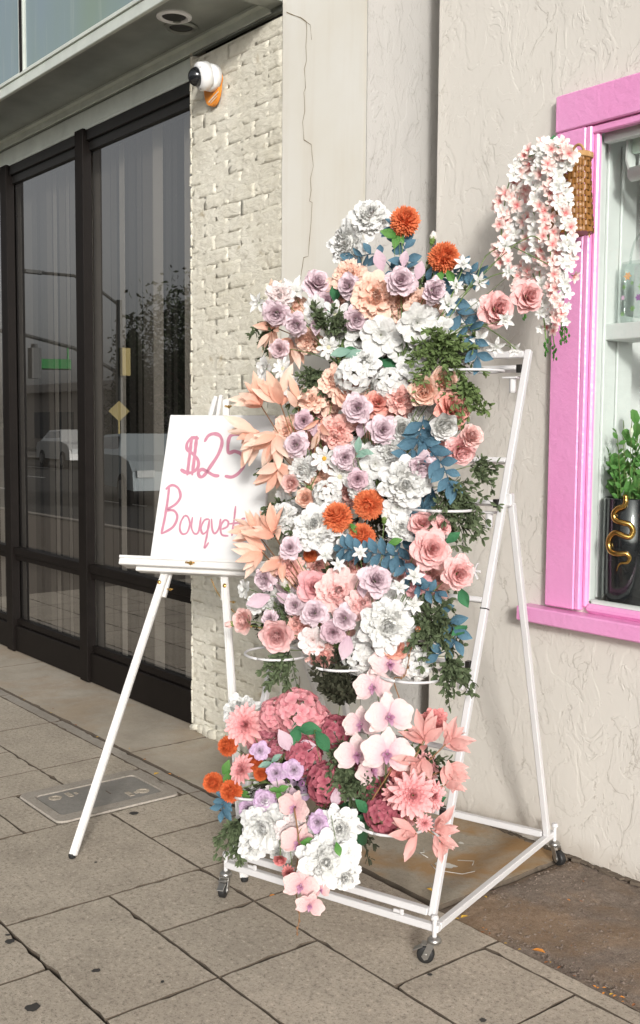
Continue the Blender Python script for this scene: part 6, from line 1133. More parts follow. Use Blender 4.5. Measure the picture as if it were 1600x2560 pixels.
b = MB(); b.tube([(.05*math.cos(a), 0, .2+.10*math.sin(a)) for a in [math.pi*k/12 for k in range(13)]], .004, 8); b.build('bag_handle', MT['bagglass'], bag, True)
fl = {'o': simple('painted_orange', (.78, .40, .16), .5), 'p': simple('painted_purple', (.30, .09, .34), .5), 'k': simple('painted_pink', (.66, .44, .60), .5), 'g': simple('painted_green', (.22, .45, .08), .5)}
for cx, cz, r, c in ((-.035, .155, .016, 'o'), (.012, .08, .014, 'p'), (.04, .14, .013, 'k'), (-.055, .085, .010, 'k'), (-.01, .045, .012, 'g'), (-.05, .12, .010, 'g'), (.02, .115, .013, 'g'), (-.055, .03, .010, 'g'), (.04, .05, .012, 'g'), (-.015, .13, .008, 'g')):
    yb = -.0358*math.sqrt(max(.05, 1-(cx/.0855)**2)); b = MB()
    for k in range(6):
        a = k*math.pi/3; s = .5 if c != 'g' else .28
        c0 = (cx+.5*r*math.cos(a), yb-.0007*(k+1)*.2-.001, cz+.5*r*math.sin(a)); dx, dz = math.cos(a), math.sin(a)
        b.add([(c0[0]-.5*r*dx, c0[1], c0[2]-.5*r*dz), (c0[0]-s*.5*r*dz, c0[1], c0[2]+s*.5*r*dx), (c0[0]+.5*r*dx, c0[1], c0[2]+.5*r*dz), (c0[0]+s*.5*r*dz, c0[1], c0[2]-s*.5*r*dx)], [(0, 1, 2, 3)])
    b.build('painted_flower' if c != 'g' else 'painted_leaf', fl[c], bag)

# ------------------------------------------------------------------ security camera
cc_ = thing('security_camera', (-4.20, 2.73, 3.075), 'white dome security camera on an orange patch high on the brick pier', 'camera', None, Matrix.Rotation(math.radians(90), 3, 'X'))
b = MB(); b.lathe([(.060, -.004), (.060, .028), (.054, .034), (.050, .048), (.0, .048)], (0, 0, .012), 32); b.build('camera_base', MT['camwhite'], cc_, True)
R_ = Matrix.Rotation(math.radians(14), 3, 'X') @ Matrix.Rotation(math.radians(-10), 3, 'Y')
b = MB(); b.lathe([(.062, -.02), (.062, .020), (.056, .028), (.047, .034), (.044, .034), (.0, .03)], (0, 0, .066), 36, R_); hd = b.build('camera_housing', MT['camwhite'], cc_, True)
b = MB(); b.lathe([(.043*math.cos(t), .043*math.sin(t)) for t in [k*math.pi/2/8 for k in range(9)]], Vector((0, 0, .066))+R_ @ Vector((0, 0, .032)), 28, R_); b.build('dome', MT['camdark'], hd, True)
b = MB(); b.lathe([(.014, 0), (.014, .02), (.010, .022)], Vector((-.004, -.004, .066))+R_ @ Vector((0, 0, .045)), 14, R_); b.build('lens', simple('lens_grey', (.25, .25, .26), .2, .3), hd, True)
b = MB(); pts = [(.072*math.cos(t)*(1 if math.sin(t) > 0 else .85)-.022, .085*math.sin(t)-.030) for t in [k*2*math.pi/26 for k in range(26)]]
b.add([(0, -.03, .013)]+[(x, y, .0132) for x, y in pts]+[(x*1.02, y*1.02, -.006) for x, y in pts], [(0, i+1, (i+1) % 26+1) for i in range(26)]+[(i+1, 27+i, 27+(i+1) % 26, (i+1) % 26+1) for i in range(26)]); b.build('orange_patch', MT['orangeplate'], cc_)
b = MB(); b.box((.0, -.082, .0145), (.085, .006, .001), Matrix.Rotation(.35, 3, 'Z')); b.box((.002, -.094, .0145), (.06, .004, .001), Matrix.Rotation(.35, 3, 'Z')); b.build('patch_scratch', MT['brick'], cc_)
b = MB(); [b.lathe([(.003, 0), (.003, .002)], Vector((0, 0, .066))+R_ @ Vector((.054*math.cos(a), .054*math.sin(a), .029)), 8, R_) for a in (.6, 2.7, 4.8)]; b.build('screws', MT['zinc'], hd)

# ------------------------------------------------------------------ rolling flower rack
RO = Vector((-2.766, 1.844, 0)); RU = Vector((.956, .295, 0)).normalized(); RW = Vector((-.295, .956, 0)).normalized(); RZ = Vector((0, 0, 1))
rk = thing('flower_rack', RO, 'white square-tube rolling flower rack on casters in front of the wall', 'rack', None, Matrix((RU, RW, RZ)).transposed())
# local frame: x along the front, y towards the wall, z up; leaning panel from (0,.0,.13) to (y=.58,z=1.733)
SL = math.atan2(.58, 1.603)
def pn(z): return .58*(z-.13)/1.603
T_ = .021
pup = (0, math.cos(SL), -math.sin(SL))
def rbar(name, p0, p1, upd=(0, 1, 0), w=T_, h=T_, mat='white', par=None):
    b = MB(); b.bar(p0, p1, w, h, upd, 0, .0025); return b.build(name, MT[mat], par or rk)
rbar('base_bar', (-.012, 0, .098), (.762, 0, .098), (0, 0, 1)); rbar('base_bar', (.75, .012, .0985), (.75, .86, .0985), (0, 0, 1))
rbar('base_bar', (0, .012, .0985), (0, .86, .0985), (0, 0, 1)); rbar('base_bar', (.012, .795, .112), (.738, .795, .112), (0, 0, 1), .022, .022)
rbar('upright', (.738, .0, .128), (.738, pn(1.745), 1.745)); rbar('upright', (.012, .0, .128), (.012, pn(1.745), 1.745))
rbar('bottom_rail', (.024, .0, .14), (.726, .0, .14)); rbar('top_rail', (.024, pn(1.733), 1.733), (.726, pn(1.733), 1.733))
rbar('rear_leg', (.757, pn(1.28)+.02, 1.27), (.752, .80, .11), (0, 1, 0), .020, .022); rbar('rear_leg', (-.007, pn(1.28)+.02, 1.27), (-.002, .80, .11), (0, 1, 0), .020, .022)
for z in (1.40, .985, .565): rbar('cross_bar', (.024, pn(z)+.004, z), (.726, pn(z)+.004, z), pup, .016, .024)
tiers = [(.53, 1.687), (.36, 1.271), (.19, .80), (.08, .395)]
for ti, (yy, z) in enumerate(tiers):
    bb_ = rbar('ring_bar', (.03, pn(z)-.006, z), (.712, pn(z)-.006, z), pup, .014, .030)
    b = MB(); b.box((.720, pn(z)-.006, z), (.014, .020, .026)); b.build('bar_end', MT['bronze_dark'], bb_)
    b = MB(); b.box((.695, pn(z)-.012, z-.028), (.05, .03, .006), bev=.001); b.lathe([(.009, -.045), (.011, -.04), (.011, 0), (.006, .004)], (.700, pn(z)-.012, z-.03), 12); b.build('clamp_bolt', MT['white'], bb_)
    for ui, uu in enumerate((.13, .375, .62)):
        b = MB(); R0 = .100 if (ti > 1 or ui == 2) else .072; n = 30
        pts = [(uu+R0*math.sin(2*math.pi*k/n), (yy-.115 if R0 > .09 else yy-.085)-R0*math.cos(2*math.pi*k/n)+.004, z-.012) for k in range(n+1)]
        b.tube(pts, .0042, 7); b.tube([(uu-.035, yy-.018, z-.012), (uu-.035, pn(z)-.012, z-.008)], .004, 6); b.tube([(uu+.035, yy-.018, z-.012), (uu+.035, pn(z)-.012, z-.008)], .004, 6)
        b.build('wire_ring', MT['white'], rk, True)
b = MB(); b.lathe([(.010, -.004), (.010, .004)], (.738, pn(1.28), 1.285), 14, Matrix.Rotation(math.pi/2, 3, 'X')); b.box((.75, pn(1.28)+.012, 1.282), (.03, .03, .04), bev=.004); b.build('pivot_bracket', MT['white'], rk)
for x in (.63, .10):
    b = MB(); b.box((x, -.010, .1185), (.026, .008, .010), bev=.002); b.box((x+.016, -.012, .120), (.012, .008, .016), bev=.002); b.build('rail_catch', MT['white'], rk)
b = MB(); zz = 1.07; b.lathe([(.004, -.03), (.004, .0)], (.712, pn(zz)-.02, zz), 8, Matrix.Rotation(math.pi/2, 3, 'Y'))
for s in (-1, 1): b.box((.698, pn(zz)-.02, zz+s*.014), (.004, .010, .024), Matrix.Rotation(s*.45, 3, 'Y'), bev=.001)
b.build('wing_nut', MT['white'], rk)
b = MB(); b.bar((.738, pn(.96), .96), (.738, pn(.963), .963), T_+.001, T_+.001, (0, 1, 0)); b.build('sleeve_joint', MT['bronze_dark'], rk)
b = MB(); zz=.31; b.bar((.738, pn(zz), zz), (.738, pn(zz+.003), zz+.003), T_+.001, T_+.001, (0, 1, 0)); b.build('sleeve_joint', MT['zinc'], rk)
def caster(x, y, ang, brake=False):
    c = thing('caster', (0, 0, 0), None, None); c.parent = rk; c.matrix_basis = Matrix.Translation((x, y, 0)) @ Matrix.Rotation(ang, 4, 'Z')
    b = MB(); b.lathe([(.0065, .072), (.0065, .125)], (0, 0, 0), 10); b.lathe([(.010, .126), (.012, .13), (.009, .14)], (0, 0, 0), 8); b.build('stem', MT['white'], c)
    b = MB(); b.lathe([(.016, .060), (.020, .063), (.020, .070), (.014, .076), (.007, .078)], (0, 0, 0), 18); b.build('swivel', MT['zinc'], c, True)
    b = MB()
    for s in (-1, 1): b.add([(-.004, s*.013, .062), (.016, s*.013, .062), (.034, s*.013, .022), (.026, s*.013, .012), (.016, s*.013, .016), (-.004, s*.0155, .062), (.016, s*.0155, .062), (.034, s*.0155, .022), (.026, s*.0155, .012), (.016, s*.0155, .016)],
        [(0, 1, 2, 3, 4), (9, 8, 7, 6, 5), (0, 5, 6, 1), (1, 6, 7, 2), (2, 7, 8, 3), (3, 8, 9, 4), (4, 9, 5, 0)])
    b.box((.006, 0, .061), (.024, .030, .003)); b.build('fork', MT['zinc'], c)
    b = MB(); b.lathe([(.019, -.0115), (.0245, -.009), (.025, -.005), (.025, .005), (.0245, .009), (.019, .0115)], (.024, 0, .0252), 26, Matrix.Rotation(math.pi/2, 3, 'X')); b.build('wheel', MT['black'], c, True)
    b = MB(); b.lathe([(.006, -.018), (.006, .018)], (.024, 0, .0252), 10, Matrix.Rotation(math.pi/2, 3, 'X')); b.build('axle', MT['zinc'], c)
    if brake:
        b = MB(); b.box((.045, 0, .042), (.030, .022, .004), Matrix.Rotation(.5, 3, 'Y'), bev=.001); b.box((.026, 0, .055), (.02, .028, .004), bev=.001); b.build('brake_pedal', MT['zinc'], c)
caster(.752, -.012, math.radians(200), True); caster(-.008, -.004, math.radians(-70), True); caster(.762, .845, math.radians(-25)); caster(-.01, .845, math.radians(40))

# ------------------------------------------------------------------ easel with the sign
EO = Vector((-3.071, 1.7525, 0)); EE = Vector((.818, .575, 0)).normalized(); EU = Vector((-.189, .269, .944)).normalized(); EN = EE.cross(EU); EN = EN if EN.y < 0 else -EN
EM = Matrix((EE, EU, EN)).transposed()   # x across, y up the slope, z towards the viewer
es = thing('easel', EO, 'white wooden tripod easel holding the price sign', 'easel', None, EM)
def eleg(p0, p1, name='leg', w=.028, groove=True):
    b = MB(); b.bar(p0, p1, w, .014, (0, 0, 1), 0, .002)
    if groove:
        d = (Vector(p1)-Vector(p0)).normalized(); s = d.cross(Vector((0, 0, 1))).normalized()
        for k in (-1, 1): b.bar(Vector(p0)+s*k*w*.30+Vector((0, 0, .0085)), Vector(p1)+s*k*w*.30+Vector((0, 0, .0085)), w*.26, .006, (0, 0, 1), 0, .0012)
    return b.build(name, MT['easel'], es)
l1 = eleg((-.315, .014, 0), (-.110, 1.045, 0)); l2 = eleg((.317, .014, 0), (.112, 1.045, 0))
eleg((-.120, .935, -.016), (-.012, 1.70, -.016), 'upper_leg', .026, False); eleg((.122, .935, -.016), (.030, 1.70, -.016), 'upper_leg', .026, False)
eleg((-.018, 1.60, .004), (-.004, 1.705, .004), 'clamp_arm', .016, False); eleg((.012, 1.60, .004), (.016, 1.71, .004), 'clamp_arm', .014, False)
inv_e = (Matrix.Translation(EO) @ EM.to_4x4()).inverted()
rf = inv_e @ Vector((-3.08, 2.665, .012)); b = MB(); b.bar(rf, (.008, 1.62, -.03), .012, .030, (1, 0, 0), 0, .002); b.bar(rf+Vector((0, 0, .0)), Vector((.008, 1.62, -.03)), .018, .010, (1, 0, 0), 0, .002); b.build('rear_leg', MT['easel'], es)
for p in ((-.317, .004, 0), (.319, .004, 0)):
    b = MB(); b.lathe([(.012, -.0), (.013, .006), (.013, .012)], p, 12, Matrix.Rotation(-math.pi/2+.34, 3, 'X')); b.build('rubber_foot', MT['black'], es)
b = MB(); b.lathe([(.013, 0), (.013, .014)], inv_e @ Vector((-3.08, 2.665, .0)), 12, (inv_e.to_3x3())); b.build('rubber_foot', MT['black'], es)
b = MB(); b.box((.045, 1.043, .045), (.62, .024, .078), bev=.003); b.box((.055, 1.024, .030), (.53, .016, .045), bev=.003); b.box((.045, 1.060, .082), (.62, .010, .006), bev=.001); lg = b.build('ledge', MT['easel'], es)
def wing(x, y, z, s=1.0, par=None):
    b = MB(); b.lathe([(.0065*s, 0), (.0065*s, .007*s), (.004*s, .010*s)], (x, y, z), 12)
    for k in (-1, 1): b.box((x+k*.009*s, y, z+.010*s), (.010*s, .005*s, .014*s), Matrix.Rotation(k*.6, 3, 'Y'), bev=.001)
    b.build('brass_wing_nut', MT['brass'], par or es)
wing(.02, 1.045, .087, 1.1, lg); wing(.048, 1.668, -.01, .9); wing(-.093, .965, -.02, .8); wing(.16, .93, -.01, .7)
for lgx, lgy, o in ((-.132, .985, l1), (.129, .985, l2)):
    b = MB(); b.lathe([(.0075, 0), (.0075, .003), (.005, .0055), (0, .0065)], (lgx-.003*(1 if lgx > 0 else -1), lgy, .0085), 16); b.build('brass_bolt', MT['brass'], o, True)
b = MB(); ch_ = [Vector((.06, 1.01, -.02)), Vector((.075, .975, -.04)), Vector((.115, .93, -.03)), Vector((.20, .86, -.10)), Vector((.25, .87, -.2))]
for i in range(len(ch_)-1):
    n = int((ch_[i+1]-ch_[i]).length/.006)
    for k in range(n):
        p = ch_[i].lerp(ch_[i+1], k/n); b.box(p, (.0035, .006, .0022), Matrix.Rotation(k*1.57, 3, 'Y'))
b.build('chain', MT['brass'], es)
cv = thing('price_sign', EO+EM @ Vector((.050, 1.3355, .0)), 'white canvas sign hand-lettered $25 Bouquets in pink, standing on the easel', 'sign', None, EM)
b = MB(); b.box((0, 0, .043), (.418, .557, .018), bev=.0025); b.build('canvas', MT['canvas'], cv)
# brush strokes: flat painted ribbons with round ends
def stroke(b, P_, w, z):
    P_ = cr_interp(P_, 6); n = len(P_); vs = []
    for i, (x, y) in enumerate(P_):
        x0_, y0_ = P_[max(i-1, 0)]; x1_, y1_ = P_[min(i+1, n-1)]; dx, dy = x1_-x0_, y1_-y0_; l = math.hypot(dx, dy) or 1
        ww = w*(.82+.22*noise.noise(Vector((x*45, y*45, 2))))*(min(1, .55+i*.2, .55+(n-1-i)*.2))
        vs += [(x-dy/l*ww, y+dx/l*ww, z), (x+dy/l*ww, y-dx/l*ww, z)]
    b.add(vs, [(2*i, 2*i+1, 2*i+3, 2*i+2) for i in range(n-1)])
for k, (w, P_) in enumerate(STROKES):
    b = MB(); stroke(b, [(x-.050, y-1.3355) for x, y in P_], w, .0524+k*.00008); b.build('brush_stroke', MT['textpaint'], cv)

# ------------------------------------------------------------------ wicker basket
bk = thing('wicker_basket', (-2.250, 2.835, 2.13), 'brown woven wicker basket hanging on the pink window frame', 'basket')
BN = 26; rows_b = 13
def bsh(z):  # half width, half depth of the basket at height z (0..1)
    return .064+.010*(1-z)*math.cos(z*2)-.005*z, .040+.012*(1-z)
def bpt(a, z, off=0):
    w_, d_ = bsh(z); e = .75
    ca, sa = math.cos(a), math.sin(a)
    return Vector(((w_+off)*math.copysign(abs(ca)**e, ca), (d_+off)*math.copysign(abs(sa)**e, sa), z*.245))
for r in range(rows_b):
    b = MB(); z0 = (r+.12)/rows_b; z1 = (r+.86)/rows_b; vs = []
    n = BN*4
    for k in range(n):
        a = 2*math.pi*k/n; off = .0022*math.sin(BN/2*a+math.pi*(r % 2))
        vs += [bpt(a, z0, off), bpt(a, z1, off)]
    b.add(vs, [(2*k, (2*k+2) % (2*n), (2*k+3) % (2*n), 2*k+1) for k in range(n)]); b.build('weaver_strip', MT['wicker'], bk)
for k in range(BN):
    a = 2*math.pi*(k+.5)/BN; b = MB(); vs = []
    for i in range(rows_b*3+1):
        z = i/(rows_b*3); off = -.0022*math.cos(math.pi*(z*rows_b-.5))*(1 if k % 2 else -1)*1.0
        off = .0021*math.sin(math.pi*(z*rows_b))*(1 if k % 2 else -1)
        for s in (-1, 1): vs.append(bpt(a+s*.075, z, off))
    b.add(vs, [(2*i, 2*i+1, 2*i+3, 2*i+2) for i in range(rows_b*3)]); b.build('stake', MT['wicker'], bk)
b = MB(); b.add([bpt(2*math.pi*k/24, .01, -.003) for k in range(24)], [tuple(range(24))]); b.build('basket_bottom', MT['wicker'], bk)
b = MB(); n = 60
for k in range(n):
    a = 2*math.pi*k/n; p = bpt(a, 1.0, .002); q = bpt(a+.05, 1.0, .002)
    b.bar(p+Vector((0, 0, -.008)), q+Vector((0, 0, .010)), .009, .011, (p.x, p.y, 0), 0, .002)
b.build('rim', MT['wickerlight'], bk)
b = MB(); b.tube([(.03*math.cos(a)-.01, .036, .245+.05*math.sin(a)) for a in [math.pi*k/14 for k in range(15)]], .0045, 7); b.build('handle', MT['wickerlight'], bk, True)
for p_, q_, w_ in (((.055, .02, .01), (.066, .01, -.015), .004), ((.03, .0, .0), (.02, -.01, -.03), .002)):
    b = MB(); b.bar(p_, q_, w_, w_); b.build('loose_strand', MT['wickerlight'], bk)

# ------------------------------------------------------------------ flowers
GRN = MT['stem']
PAL = {
 'white': m_petal('petal_white', (.72, .715, .67), (.78, .78, .77), None),
 'blushwhite': m_petal('petal_blush_white', (.80, .62, .60), (.82, .77, .76)),
 'peach': m_petal('petal_peach', (.88, .49, .36), (.90, .68, .57)),
 'peachdeep': m_petal('petal_salmon', (.74, .30, .22), (.83, .47, .38)),
 'coralpink': m_petal('petal_coral_pink', (.78, .27, .22), (.85, .46, .39)),
 'cream': m_petal('petal_cream', (.86, .50, .32), (.88, .74, .62)),
 'lilac': m_petal('petal_lilac', (.60, .42, .49), (.80, .67, .71)),
 'pinklilac': m_petal('petal_pink_lilac', (.62, .42, .46), (.81, .66, .68)),
 'lilacdeep': m_petal('petal_dusky_lilac', (.52, .32, .39), (.74, .56, .61)),
 'lilacv': m_petal('petal_violet_edged', (.68, .54, .64), (.60, .38, .62), (.82, .72, .79)),
 'pink': m_petal('petal_pink', (.80, .34, .34), (.86, .58, .56)),
 'pinkdeep': m_petal('petal_deep_hearted_pink', (.66, .14, .18), (.82, .50, .51), (.80, .42, .44)),
 'pink2': m_petal('petal_carnation_pink', (.82, .38, .34), (.88, .57, .51)),
 'pink3': m_petal('petal_soft_pink', (.84, .44, .43), (.88, .64, .61)),
 'pink4': m_petal('petal_ranunculus_pink', (.78, .40, .40), (.86, .64, .62)),
 'blush': m_petal('petal_blush', (.82, .42, .38), (.85, .66, .62)),
 'pinkd': m_petal('petal_dahlia_pink', (.74, .25, .28), (.86, .50, .49)),
 'pinkc': m_petal('petal_coral_carnation', (.70, .19, .20), (.82, .36, .34)),
 'pinkh': m_petal('petal_hydrangea_rose', (.60, .19, .23), (.80, .40, .42)),
 'deep': m_petal('petal_hydrangea_deep', (.28, .05, .08), (.55, .18, .22)),
 'deepbit': m_petal('petal_hydrangea_dusky', (.34, .08, .12), (.58, .23, .27)),
 'orange': m_petal('petal_orange', (.60, .10, .03), (.88, .31, .14)),
 'rust': m_petal('petal_rust', (.50, .07, .02), (.76, .20, .07)),
 'orchid': m_petal('petal_orchid', (.60, .34, .42), (.82, .71, .66), (.80, .60, .60)),
 'orchidpink': m_petal('petal_orchid_pink', (.62, .32, .36), (.82, .62, .58), (.76, .50, .49)),
 'daisy': None, 'whitebud': m_petal('petal_bud_white', (.70, .68, .60), (.84, .80, .76)),
 'pinkbud': m_petal('petal_bud_pink', (.80, .45, .42), (.84, .60, .56)), 'orangebud': m_petal('petal_bud_orange', (.82, .60, .5), (.78, .20, .05)),
 'purplebud': m_petal('petal_bud_purple', (.36, .14, .36), (.62, .34, .56)),
}
PAL['daisy'] = PAL['white']
sep_m = m_petal('sepal_green', (.12, .20, .05), (.24, .33, .10))
yel = simple('flower_centre_yellow', (.62, .36, .04), .8, 0, .3, 90, .3); brc = simple('flower_centre_pale', (.62, .60, .42), .8, 0, .3, 90, .3)
orchid_lip = m_petal('orchid_lip', (.34, .12, .22), (.60, .36, .50))
def sepals(b, r=.35, z=-.16, n=5):
    for k in range(n): petal(b, .45, .22, 1.2, .3, .2, 0, k*2*math.pi/n, .03, z, 'point', 2, 3)
    b.lathe([(.02, z-.14), (.09, z-.08), (.12, z+.03), (.03, z+.05)], (0, 0, 0), 8)
def proto(kind, col, seed):
    """unit-radius flower facing +Z: list of (part name, mesh, kind flag)"""
    R_ = random.Random(seed); U = R_.uniform; parts = []; pm_ = PAL[col]
    def one(name, *a, **k):
        b = MB(); petal(b, *a, **k); parts.append((name, b.mesh(name, pm_, True), None))
    if kind == 'rose':
        b = MB(); n = 17
        for k in range(n):
            t = k/(n-1); az = k*2.4+U(-.15, .15)
            petal(b, .50+.20*t, .30+.55*t, .02+.62*t**1.1, .12+.50*t, 1.25-.65*t, .02, az, .03+.12*t, .18-.24*t, 'fan', 5, 5, U(0, 6), 3, .15+.1*t, .62+.3*t)
        parts.append(('rose_heart', b.mesh('rose_heart', pm_, True), None))
        for k in range(5): one('petal', .70*U(.88, 1.1), .86*U(.9, 1.1), .84+U(-.14, .14), .75+U(-.2, .45), .40, .07, k*1.2566+U(-.2, .2), .10, -.10, 'rosep', 6, 6, phase=U(0, 6), freq=U(3, 5), t0=.1, t1=.95, twist=U(-.22, .22))
        for k in range(6): one('petal', .84*U(.85, 1.12), .86*U(.85, 1.12), 1.12+U(-.16, .18), .70+U(-.3, .5), .22, .085, k*1.047+.5+U(-.2, .2), .08, -.17, 'rosep', 6, 6, phase=U(0, 6), freq=U(3, 5), t0=.2, t1=1, twist=U(-.25, .25))
    elif kind == 'ranun':
        b = MB(); n = 30
        for k in range(n):
            t = k/(n-1); petal(b, .34+.40*t, .40+.52*t, .05+.85*t, -.25+.35*t, .8-.35*t, .02, k*2.4+U(-.1, .1), .04+.12*t, .20-.34*t, 'round', 4, 4, U(0, 6), 4, .0, .3+.55*t)
        parts.append(('layered_heart', b.mesh('layered_heart', pm_, True), None))
        for k in range(6): one('petal', .76*U(.95, 1.08), .82, 1.10+U(-.05, .1), -.25+U(-.1, .3), .4, .04, k*1.047+U(-.15, .15), .12, -.20, 'round', 4, 5, phase=U(0, 6), freq=4, t0=.2, t1=1)
    elif kind == 'peony':
        b = MB(); n = 50; b.lathe([(.42*math.sin(t), .40*math.cos(t)-.14) for t in [.02+1.9*k/7 for k in range(8)]], (0, 0, 0), 12)
        b.t = [.35]*len(b.v)
        for k in range(7): petal(b, .30, .34, .35+U(-.2, .2), -.5, .6, .12, k*.9, .06, .2, 'fan', 5, 4, U(0, 6), 7, .3, .8)
        n = 84
        for k in range(n):
            zc = 1-1.12*(k+.5)/n; th = math.acos(zc); az = k*2.39996+U(-.3, .3)
            petal(b, .36+U(-.08, .12), .27+U(-.05, .08), th*.95+U(-.35, .35), .1+U(-.6, .7), .3, .16, az, .36*math.sin(th), .32*math.cos(th)-.16, 'fan', 5, 4, U(0, 6), U(5, 10), .15+U(-.15, .25), .8+U(-.2, .2), U(-.3, .3))
        parts.append(('ruffled_heart', b.mesh('ruffled_heart', pm_, True), None))
        for k in range(14): one('petal', .84*U(.85, 1.15), .46*U(.85, 1.2), 1.30+U(-.2, .3)-.30*(k % 2), .25+U(-.2, .45), .15, .12, k*.4488+U(-.15, .15), .08, -.16, 'fan', 7, 5, phase=U(0, 6), freq=U(5, 9), t0=.3, t1=1, twist=U(-.2, .2))
    elif kind == 'zinnia':
        b = MB()
        for k in range(11): petal(b, .42, .34, .62+U(-.15, .15), .35, .2, .07, k*2.4+U(-.1, .1), .06, -.02, 'fan', 5, 4, U(0, 6), 6, 0, .8)
        for k in range(26): petal(b, .18+U(0, .05), .045, .35*math.sqrt(k/26)*2, .3, .2, 0, k*2.4, .01+.05*math.sqrt(k/26), .02, 'narrow', 2, 2, 0, 1, 0, .3)
        parts.append(('blossom_heart', b.mesh('blossom_heart', pm_, True), None))
        for k in range(9): one('petal', .90*U(.9, 1.08), .62*U(.9, 1.1), 1.22+U(-.1, .15)-.18*(k % 2), .25+U(-.15, .25), .12, .065, k*.698+U(-.1, .1), .06, -.10, 'fan', 7, 5, phase=U(0, 6), freq=U(5, 8), t0=.1, t1=1)
    elif kind == 'daisy':
        for k in range(9): one('petal', .90*U(.93, 1.05), .40*U(.9, 1.1), 1.30+U(-.12, .12)-.15*(k % 2), .2+U(-.1, .2), .22, .03, k*.698+U(-.08, .08), .08, -.02, 'fan', 5, 4, phase=U(0, 6), freq=5, t0=.2, t1=1)
        b = MB()
        for k in range(6): petal(b, .45, .30, .95+U(-.1, .1), .2, .2, .05, k*1.05+U(-.2, .2), .06, 0, 'fan', 4, 4, U(0, 6), 5, .1, .8)
        parts.append(('inner_petals', b.mesh('inner_petals', pm_, True), None))
        b = MB(); b.lathe([(.16, 0), (.17, .05), (.12, .11), (.04, .12)], (0, 0, 0), 14)
        for k in range(18): a = k*2.4; r = .15*math.sqrt(k/18); b.box((r*math.cos(a), r*math.sin(a), .12), (.03, .03, .05))
        parts.append(('flower_centre', b.mesh('flower_centre', yel if col == 'daisy' else brc), None))
    elif kind == 'star':
        for k in range(6): one('petal', .92*U(.85, 1.1), .40, 1.0+U(-.25, .35), .35+U(-.2, .3), .45, .02, k*1.047+U(-.15, .15), .05, -.12, 'orchid', 4, 5, phase=U(0, 6), t0=.2, t1=1)
        b = MB()
        for k in range(4): petal(b, .45, .22, .35+U(-.2, .2), .3, .6, 0, k*1.57+U(-.2, .2), .03, -.05, 'point', 3, 3, 0, 1, 0, .8)
        parts.append(('inner_petals', b.mesh('inner_petals', pm_, True), None))
    elif kind == 'hyd':
        b0 = MB()
        for k in range(4): petal(b0, .27, .27, 1.22, .25, .2, .04, k*1.571+.1, .015, 0, 'round', 4, 4, k, 4, .1, 1)
        b0.lathe([(.022, -.01), (.024, .02), (.008, .035)], (0, 0, 0), 6)
        fm = b0.mesh('floret', pm_, True); n = 50
        for k in range(n):
            zc = 1-1.55*(k+.5)/n; rr = math.sqrt(max(0, 1-zc*zc)); a = k*2.39996+U(-.15, .15)
            d = Vector((rr*math.cos(a), rr*math.sin(a), zc)); d2 = (d+Vector((U(-.2, .2), U(-.2, .2), U(-.2, .2)))).normalized()
            mw = Matrix.Translation(d*.78*U(.92, 1.08)+Vector((0, 0, -.1))) @ frame_z(d2, U(0, 6.28)).to_4x4() @ Matrix.Scale(U(.9, 1.12), 4)
            parts.append(('floret', fm, mw))
        b = MB()
        for k in range(20):
            zc = 1-1.5*(k+.5)/20; rr = math.sqrt(1-zc*zc); a = k*2.4; b.tube([(0, 0, -.4), (.68*rr*math.cos(a), .68*rr*math.sin(a), .68*zc-.1)], .012, 4)
        parts.append(('floret_stalks', b.mesh('floret_stalks', sep_m), None))
    elif kind == 'mum':
        b = MB(); n = 250; b.lathe([(.50*math.sin(t), .50*math.cos(t)-.15) for t in [.02+2.4*k/8 for k in range(9)]], (0, 0, 0), 12)
        b.t = [.3]*len(b.v)
        for k in range(n):
            zc = 1-1.62*(k+.5)/n; rr = math.sqrt(max(0, 1-zc*zc)); a = k*2.39996
            th = math.acos(zc); Lr = .50+U(-.07, .08)
            petal(b, Lr, .17, th+U(-.16, .16), -.3+U(-.3, .3), .55, .0, a, .38*math.sin(th), .38*math.cos(th)-.15, 'narrow', 2, 4, 0, 1, .1, .75+U(-.2, .25))
        for v_i, v in enumerate(b.v):
            b.v[v_i] = (v[0]*1.15, v[1]*1.15, v[2]*1.15)
        parts.append(('pompom_petals', b.mesh('pompom_petals', pm_, True), 'stuff'))
    elif kind == 'dahlia':
        b = MB()
        for ring_i, (n, L_, th, z) in enumerate([(6, .26, .15, .10), (9, .34, .40, .07), (12, .46, .66, .03), (14, .62, .90, -.02)]):
            for k in range(n): petal(b, L_, .26+.03*ring_i, th+U(-.05, .05), .25, .75, 0, k*6.283/n+ring_i*.4+U(-.05, .05), .04+.02*ring_i, z, 'narrow' if ring_i < 1 else 'round', 4, 4, 0, 1, 0, .3+.2*ring_i)
        parts.append(('dahlia_heart', b.mesh('dahlia_heart', pm_, True), None))
        for ring_i, (n, L_, th, z) in enumerate([(13, .80, 1.12, -.06), (14, .93, 1.42, -.12)]):
            for k in range(n): one('petal', L_*U(.95, 1.05), .33, th+U(-.06, .06), .15, .6, 0, k*6.283/n+ring_i*.25+U(-.05, .05), .10, z, 'round', 4, 4, t0=.2, t1=1)
    elif kind == 'orchid':
        for az in (math.pi/2, math.pi*7/6, math.pi*11/6): one('petal', .95, .62, 1.42+U(-.1, .1), .1+U(-.1, .25), .25, .02, az+U(-.08, .08), .05, -.06, 'orchid', 6, 6, phase=U(0, 6), freq=3, t0=0, t1=1)
        for az in (.12, math.pi-.12): one('petal', .98, 1.12, 1.32+U(-.1, .1), .25, .18, .03, az+U(-.08, .08), .06, 0, 'orchid', 7, 6, phase=U(0, 6), freq=3, t0=0, t1=1)
        b = MB()
        petal(b, .46, .24, .75, .6, .5, 0, -math.pi/2, .03, .02, 'point', 4, 4, 0, 1, 0, 1)
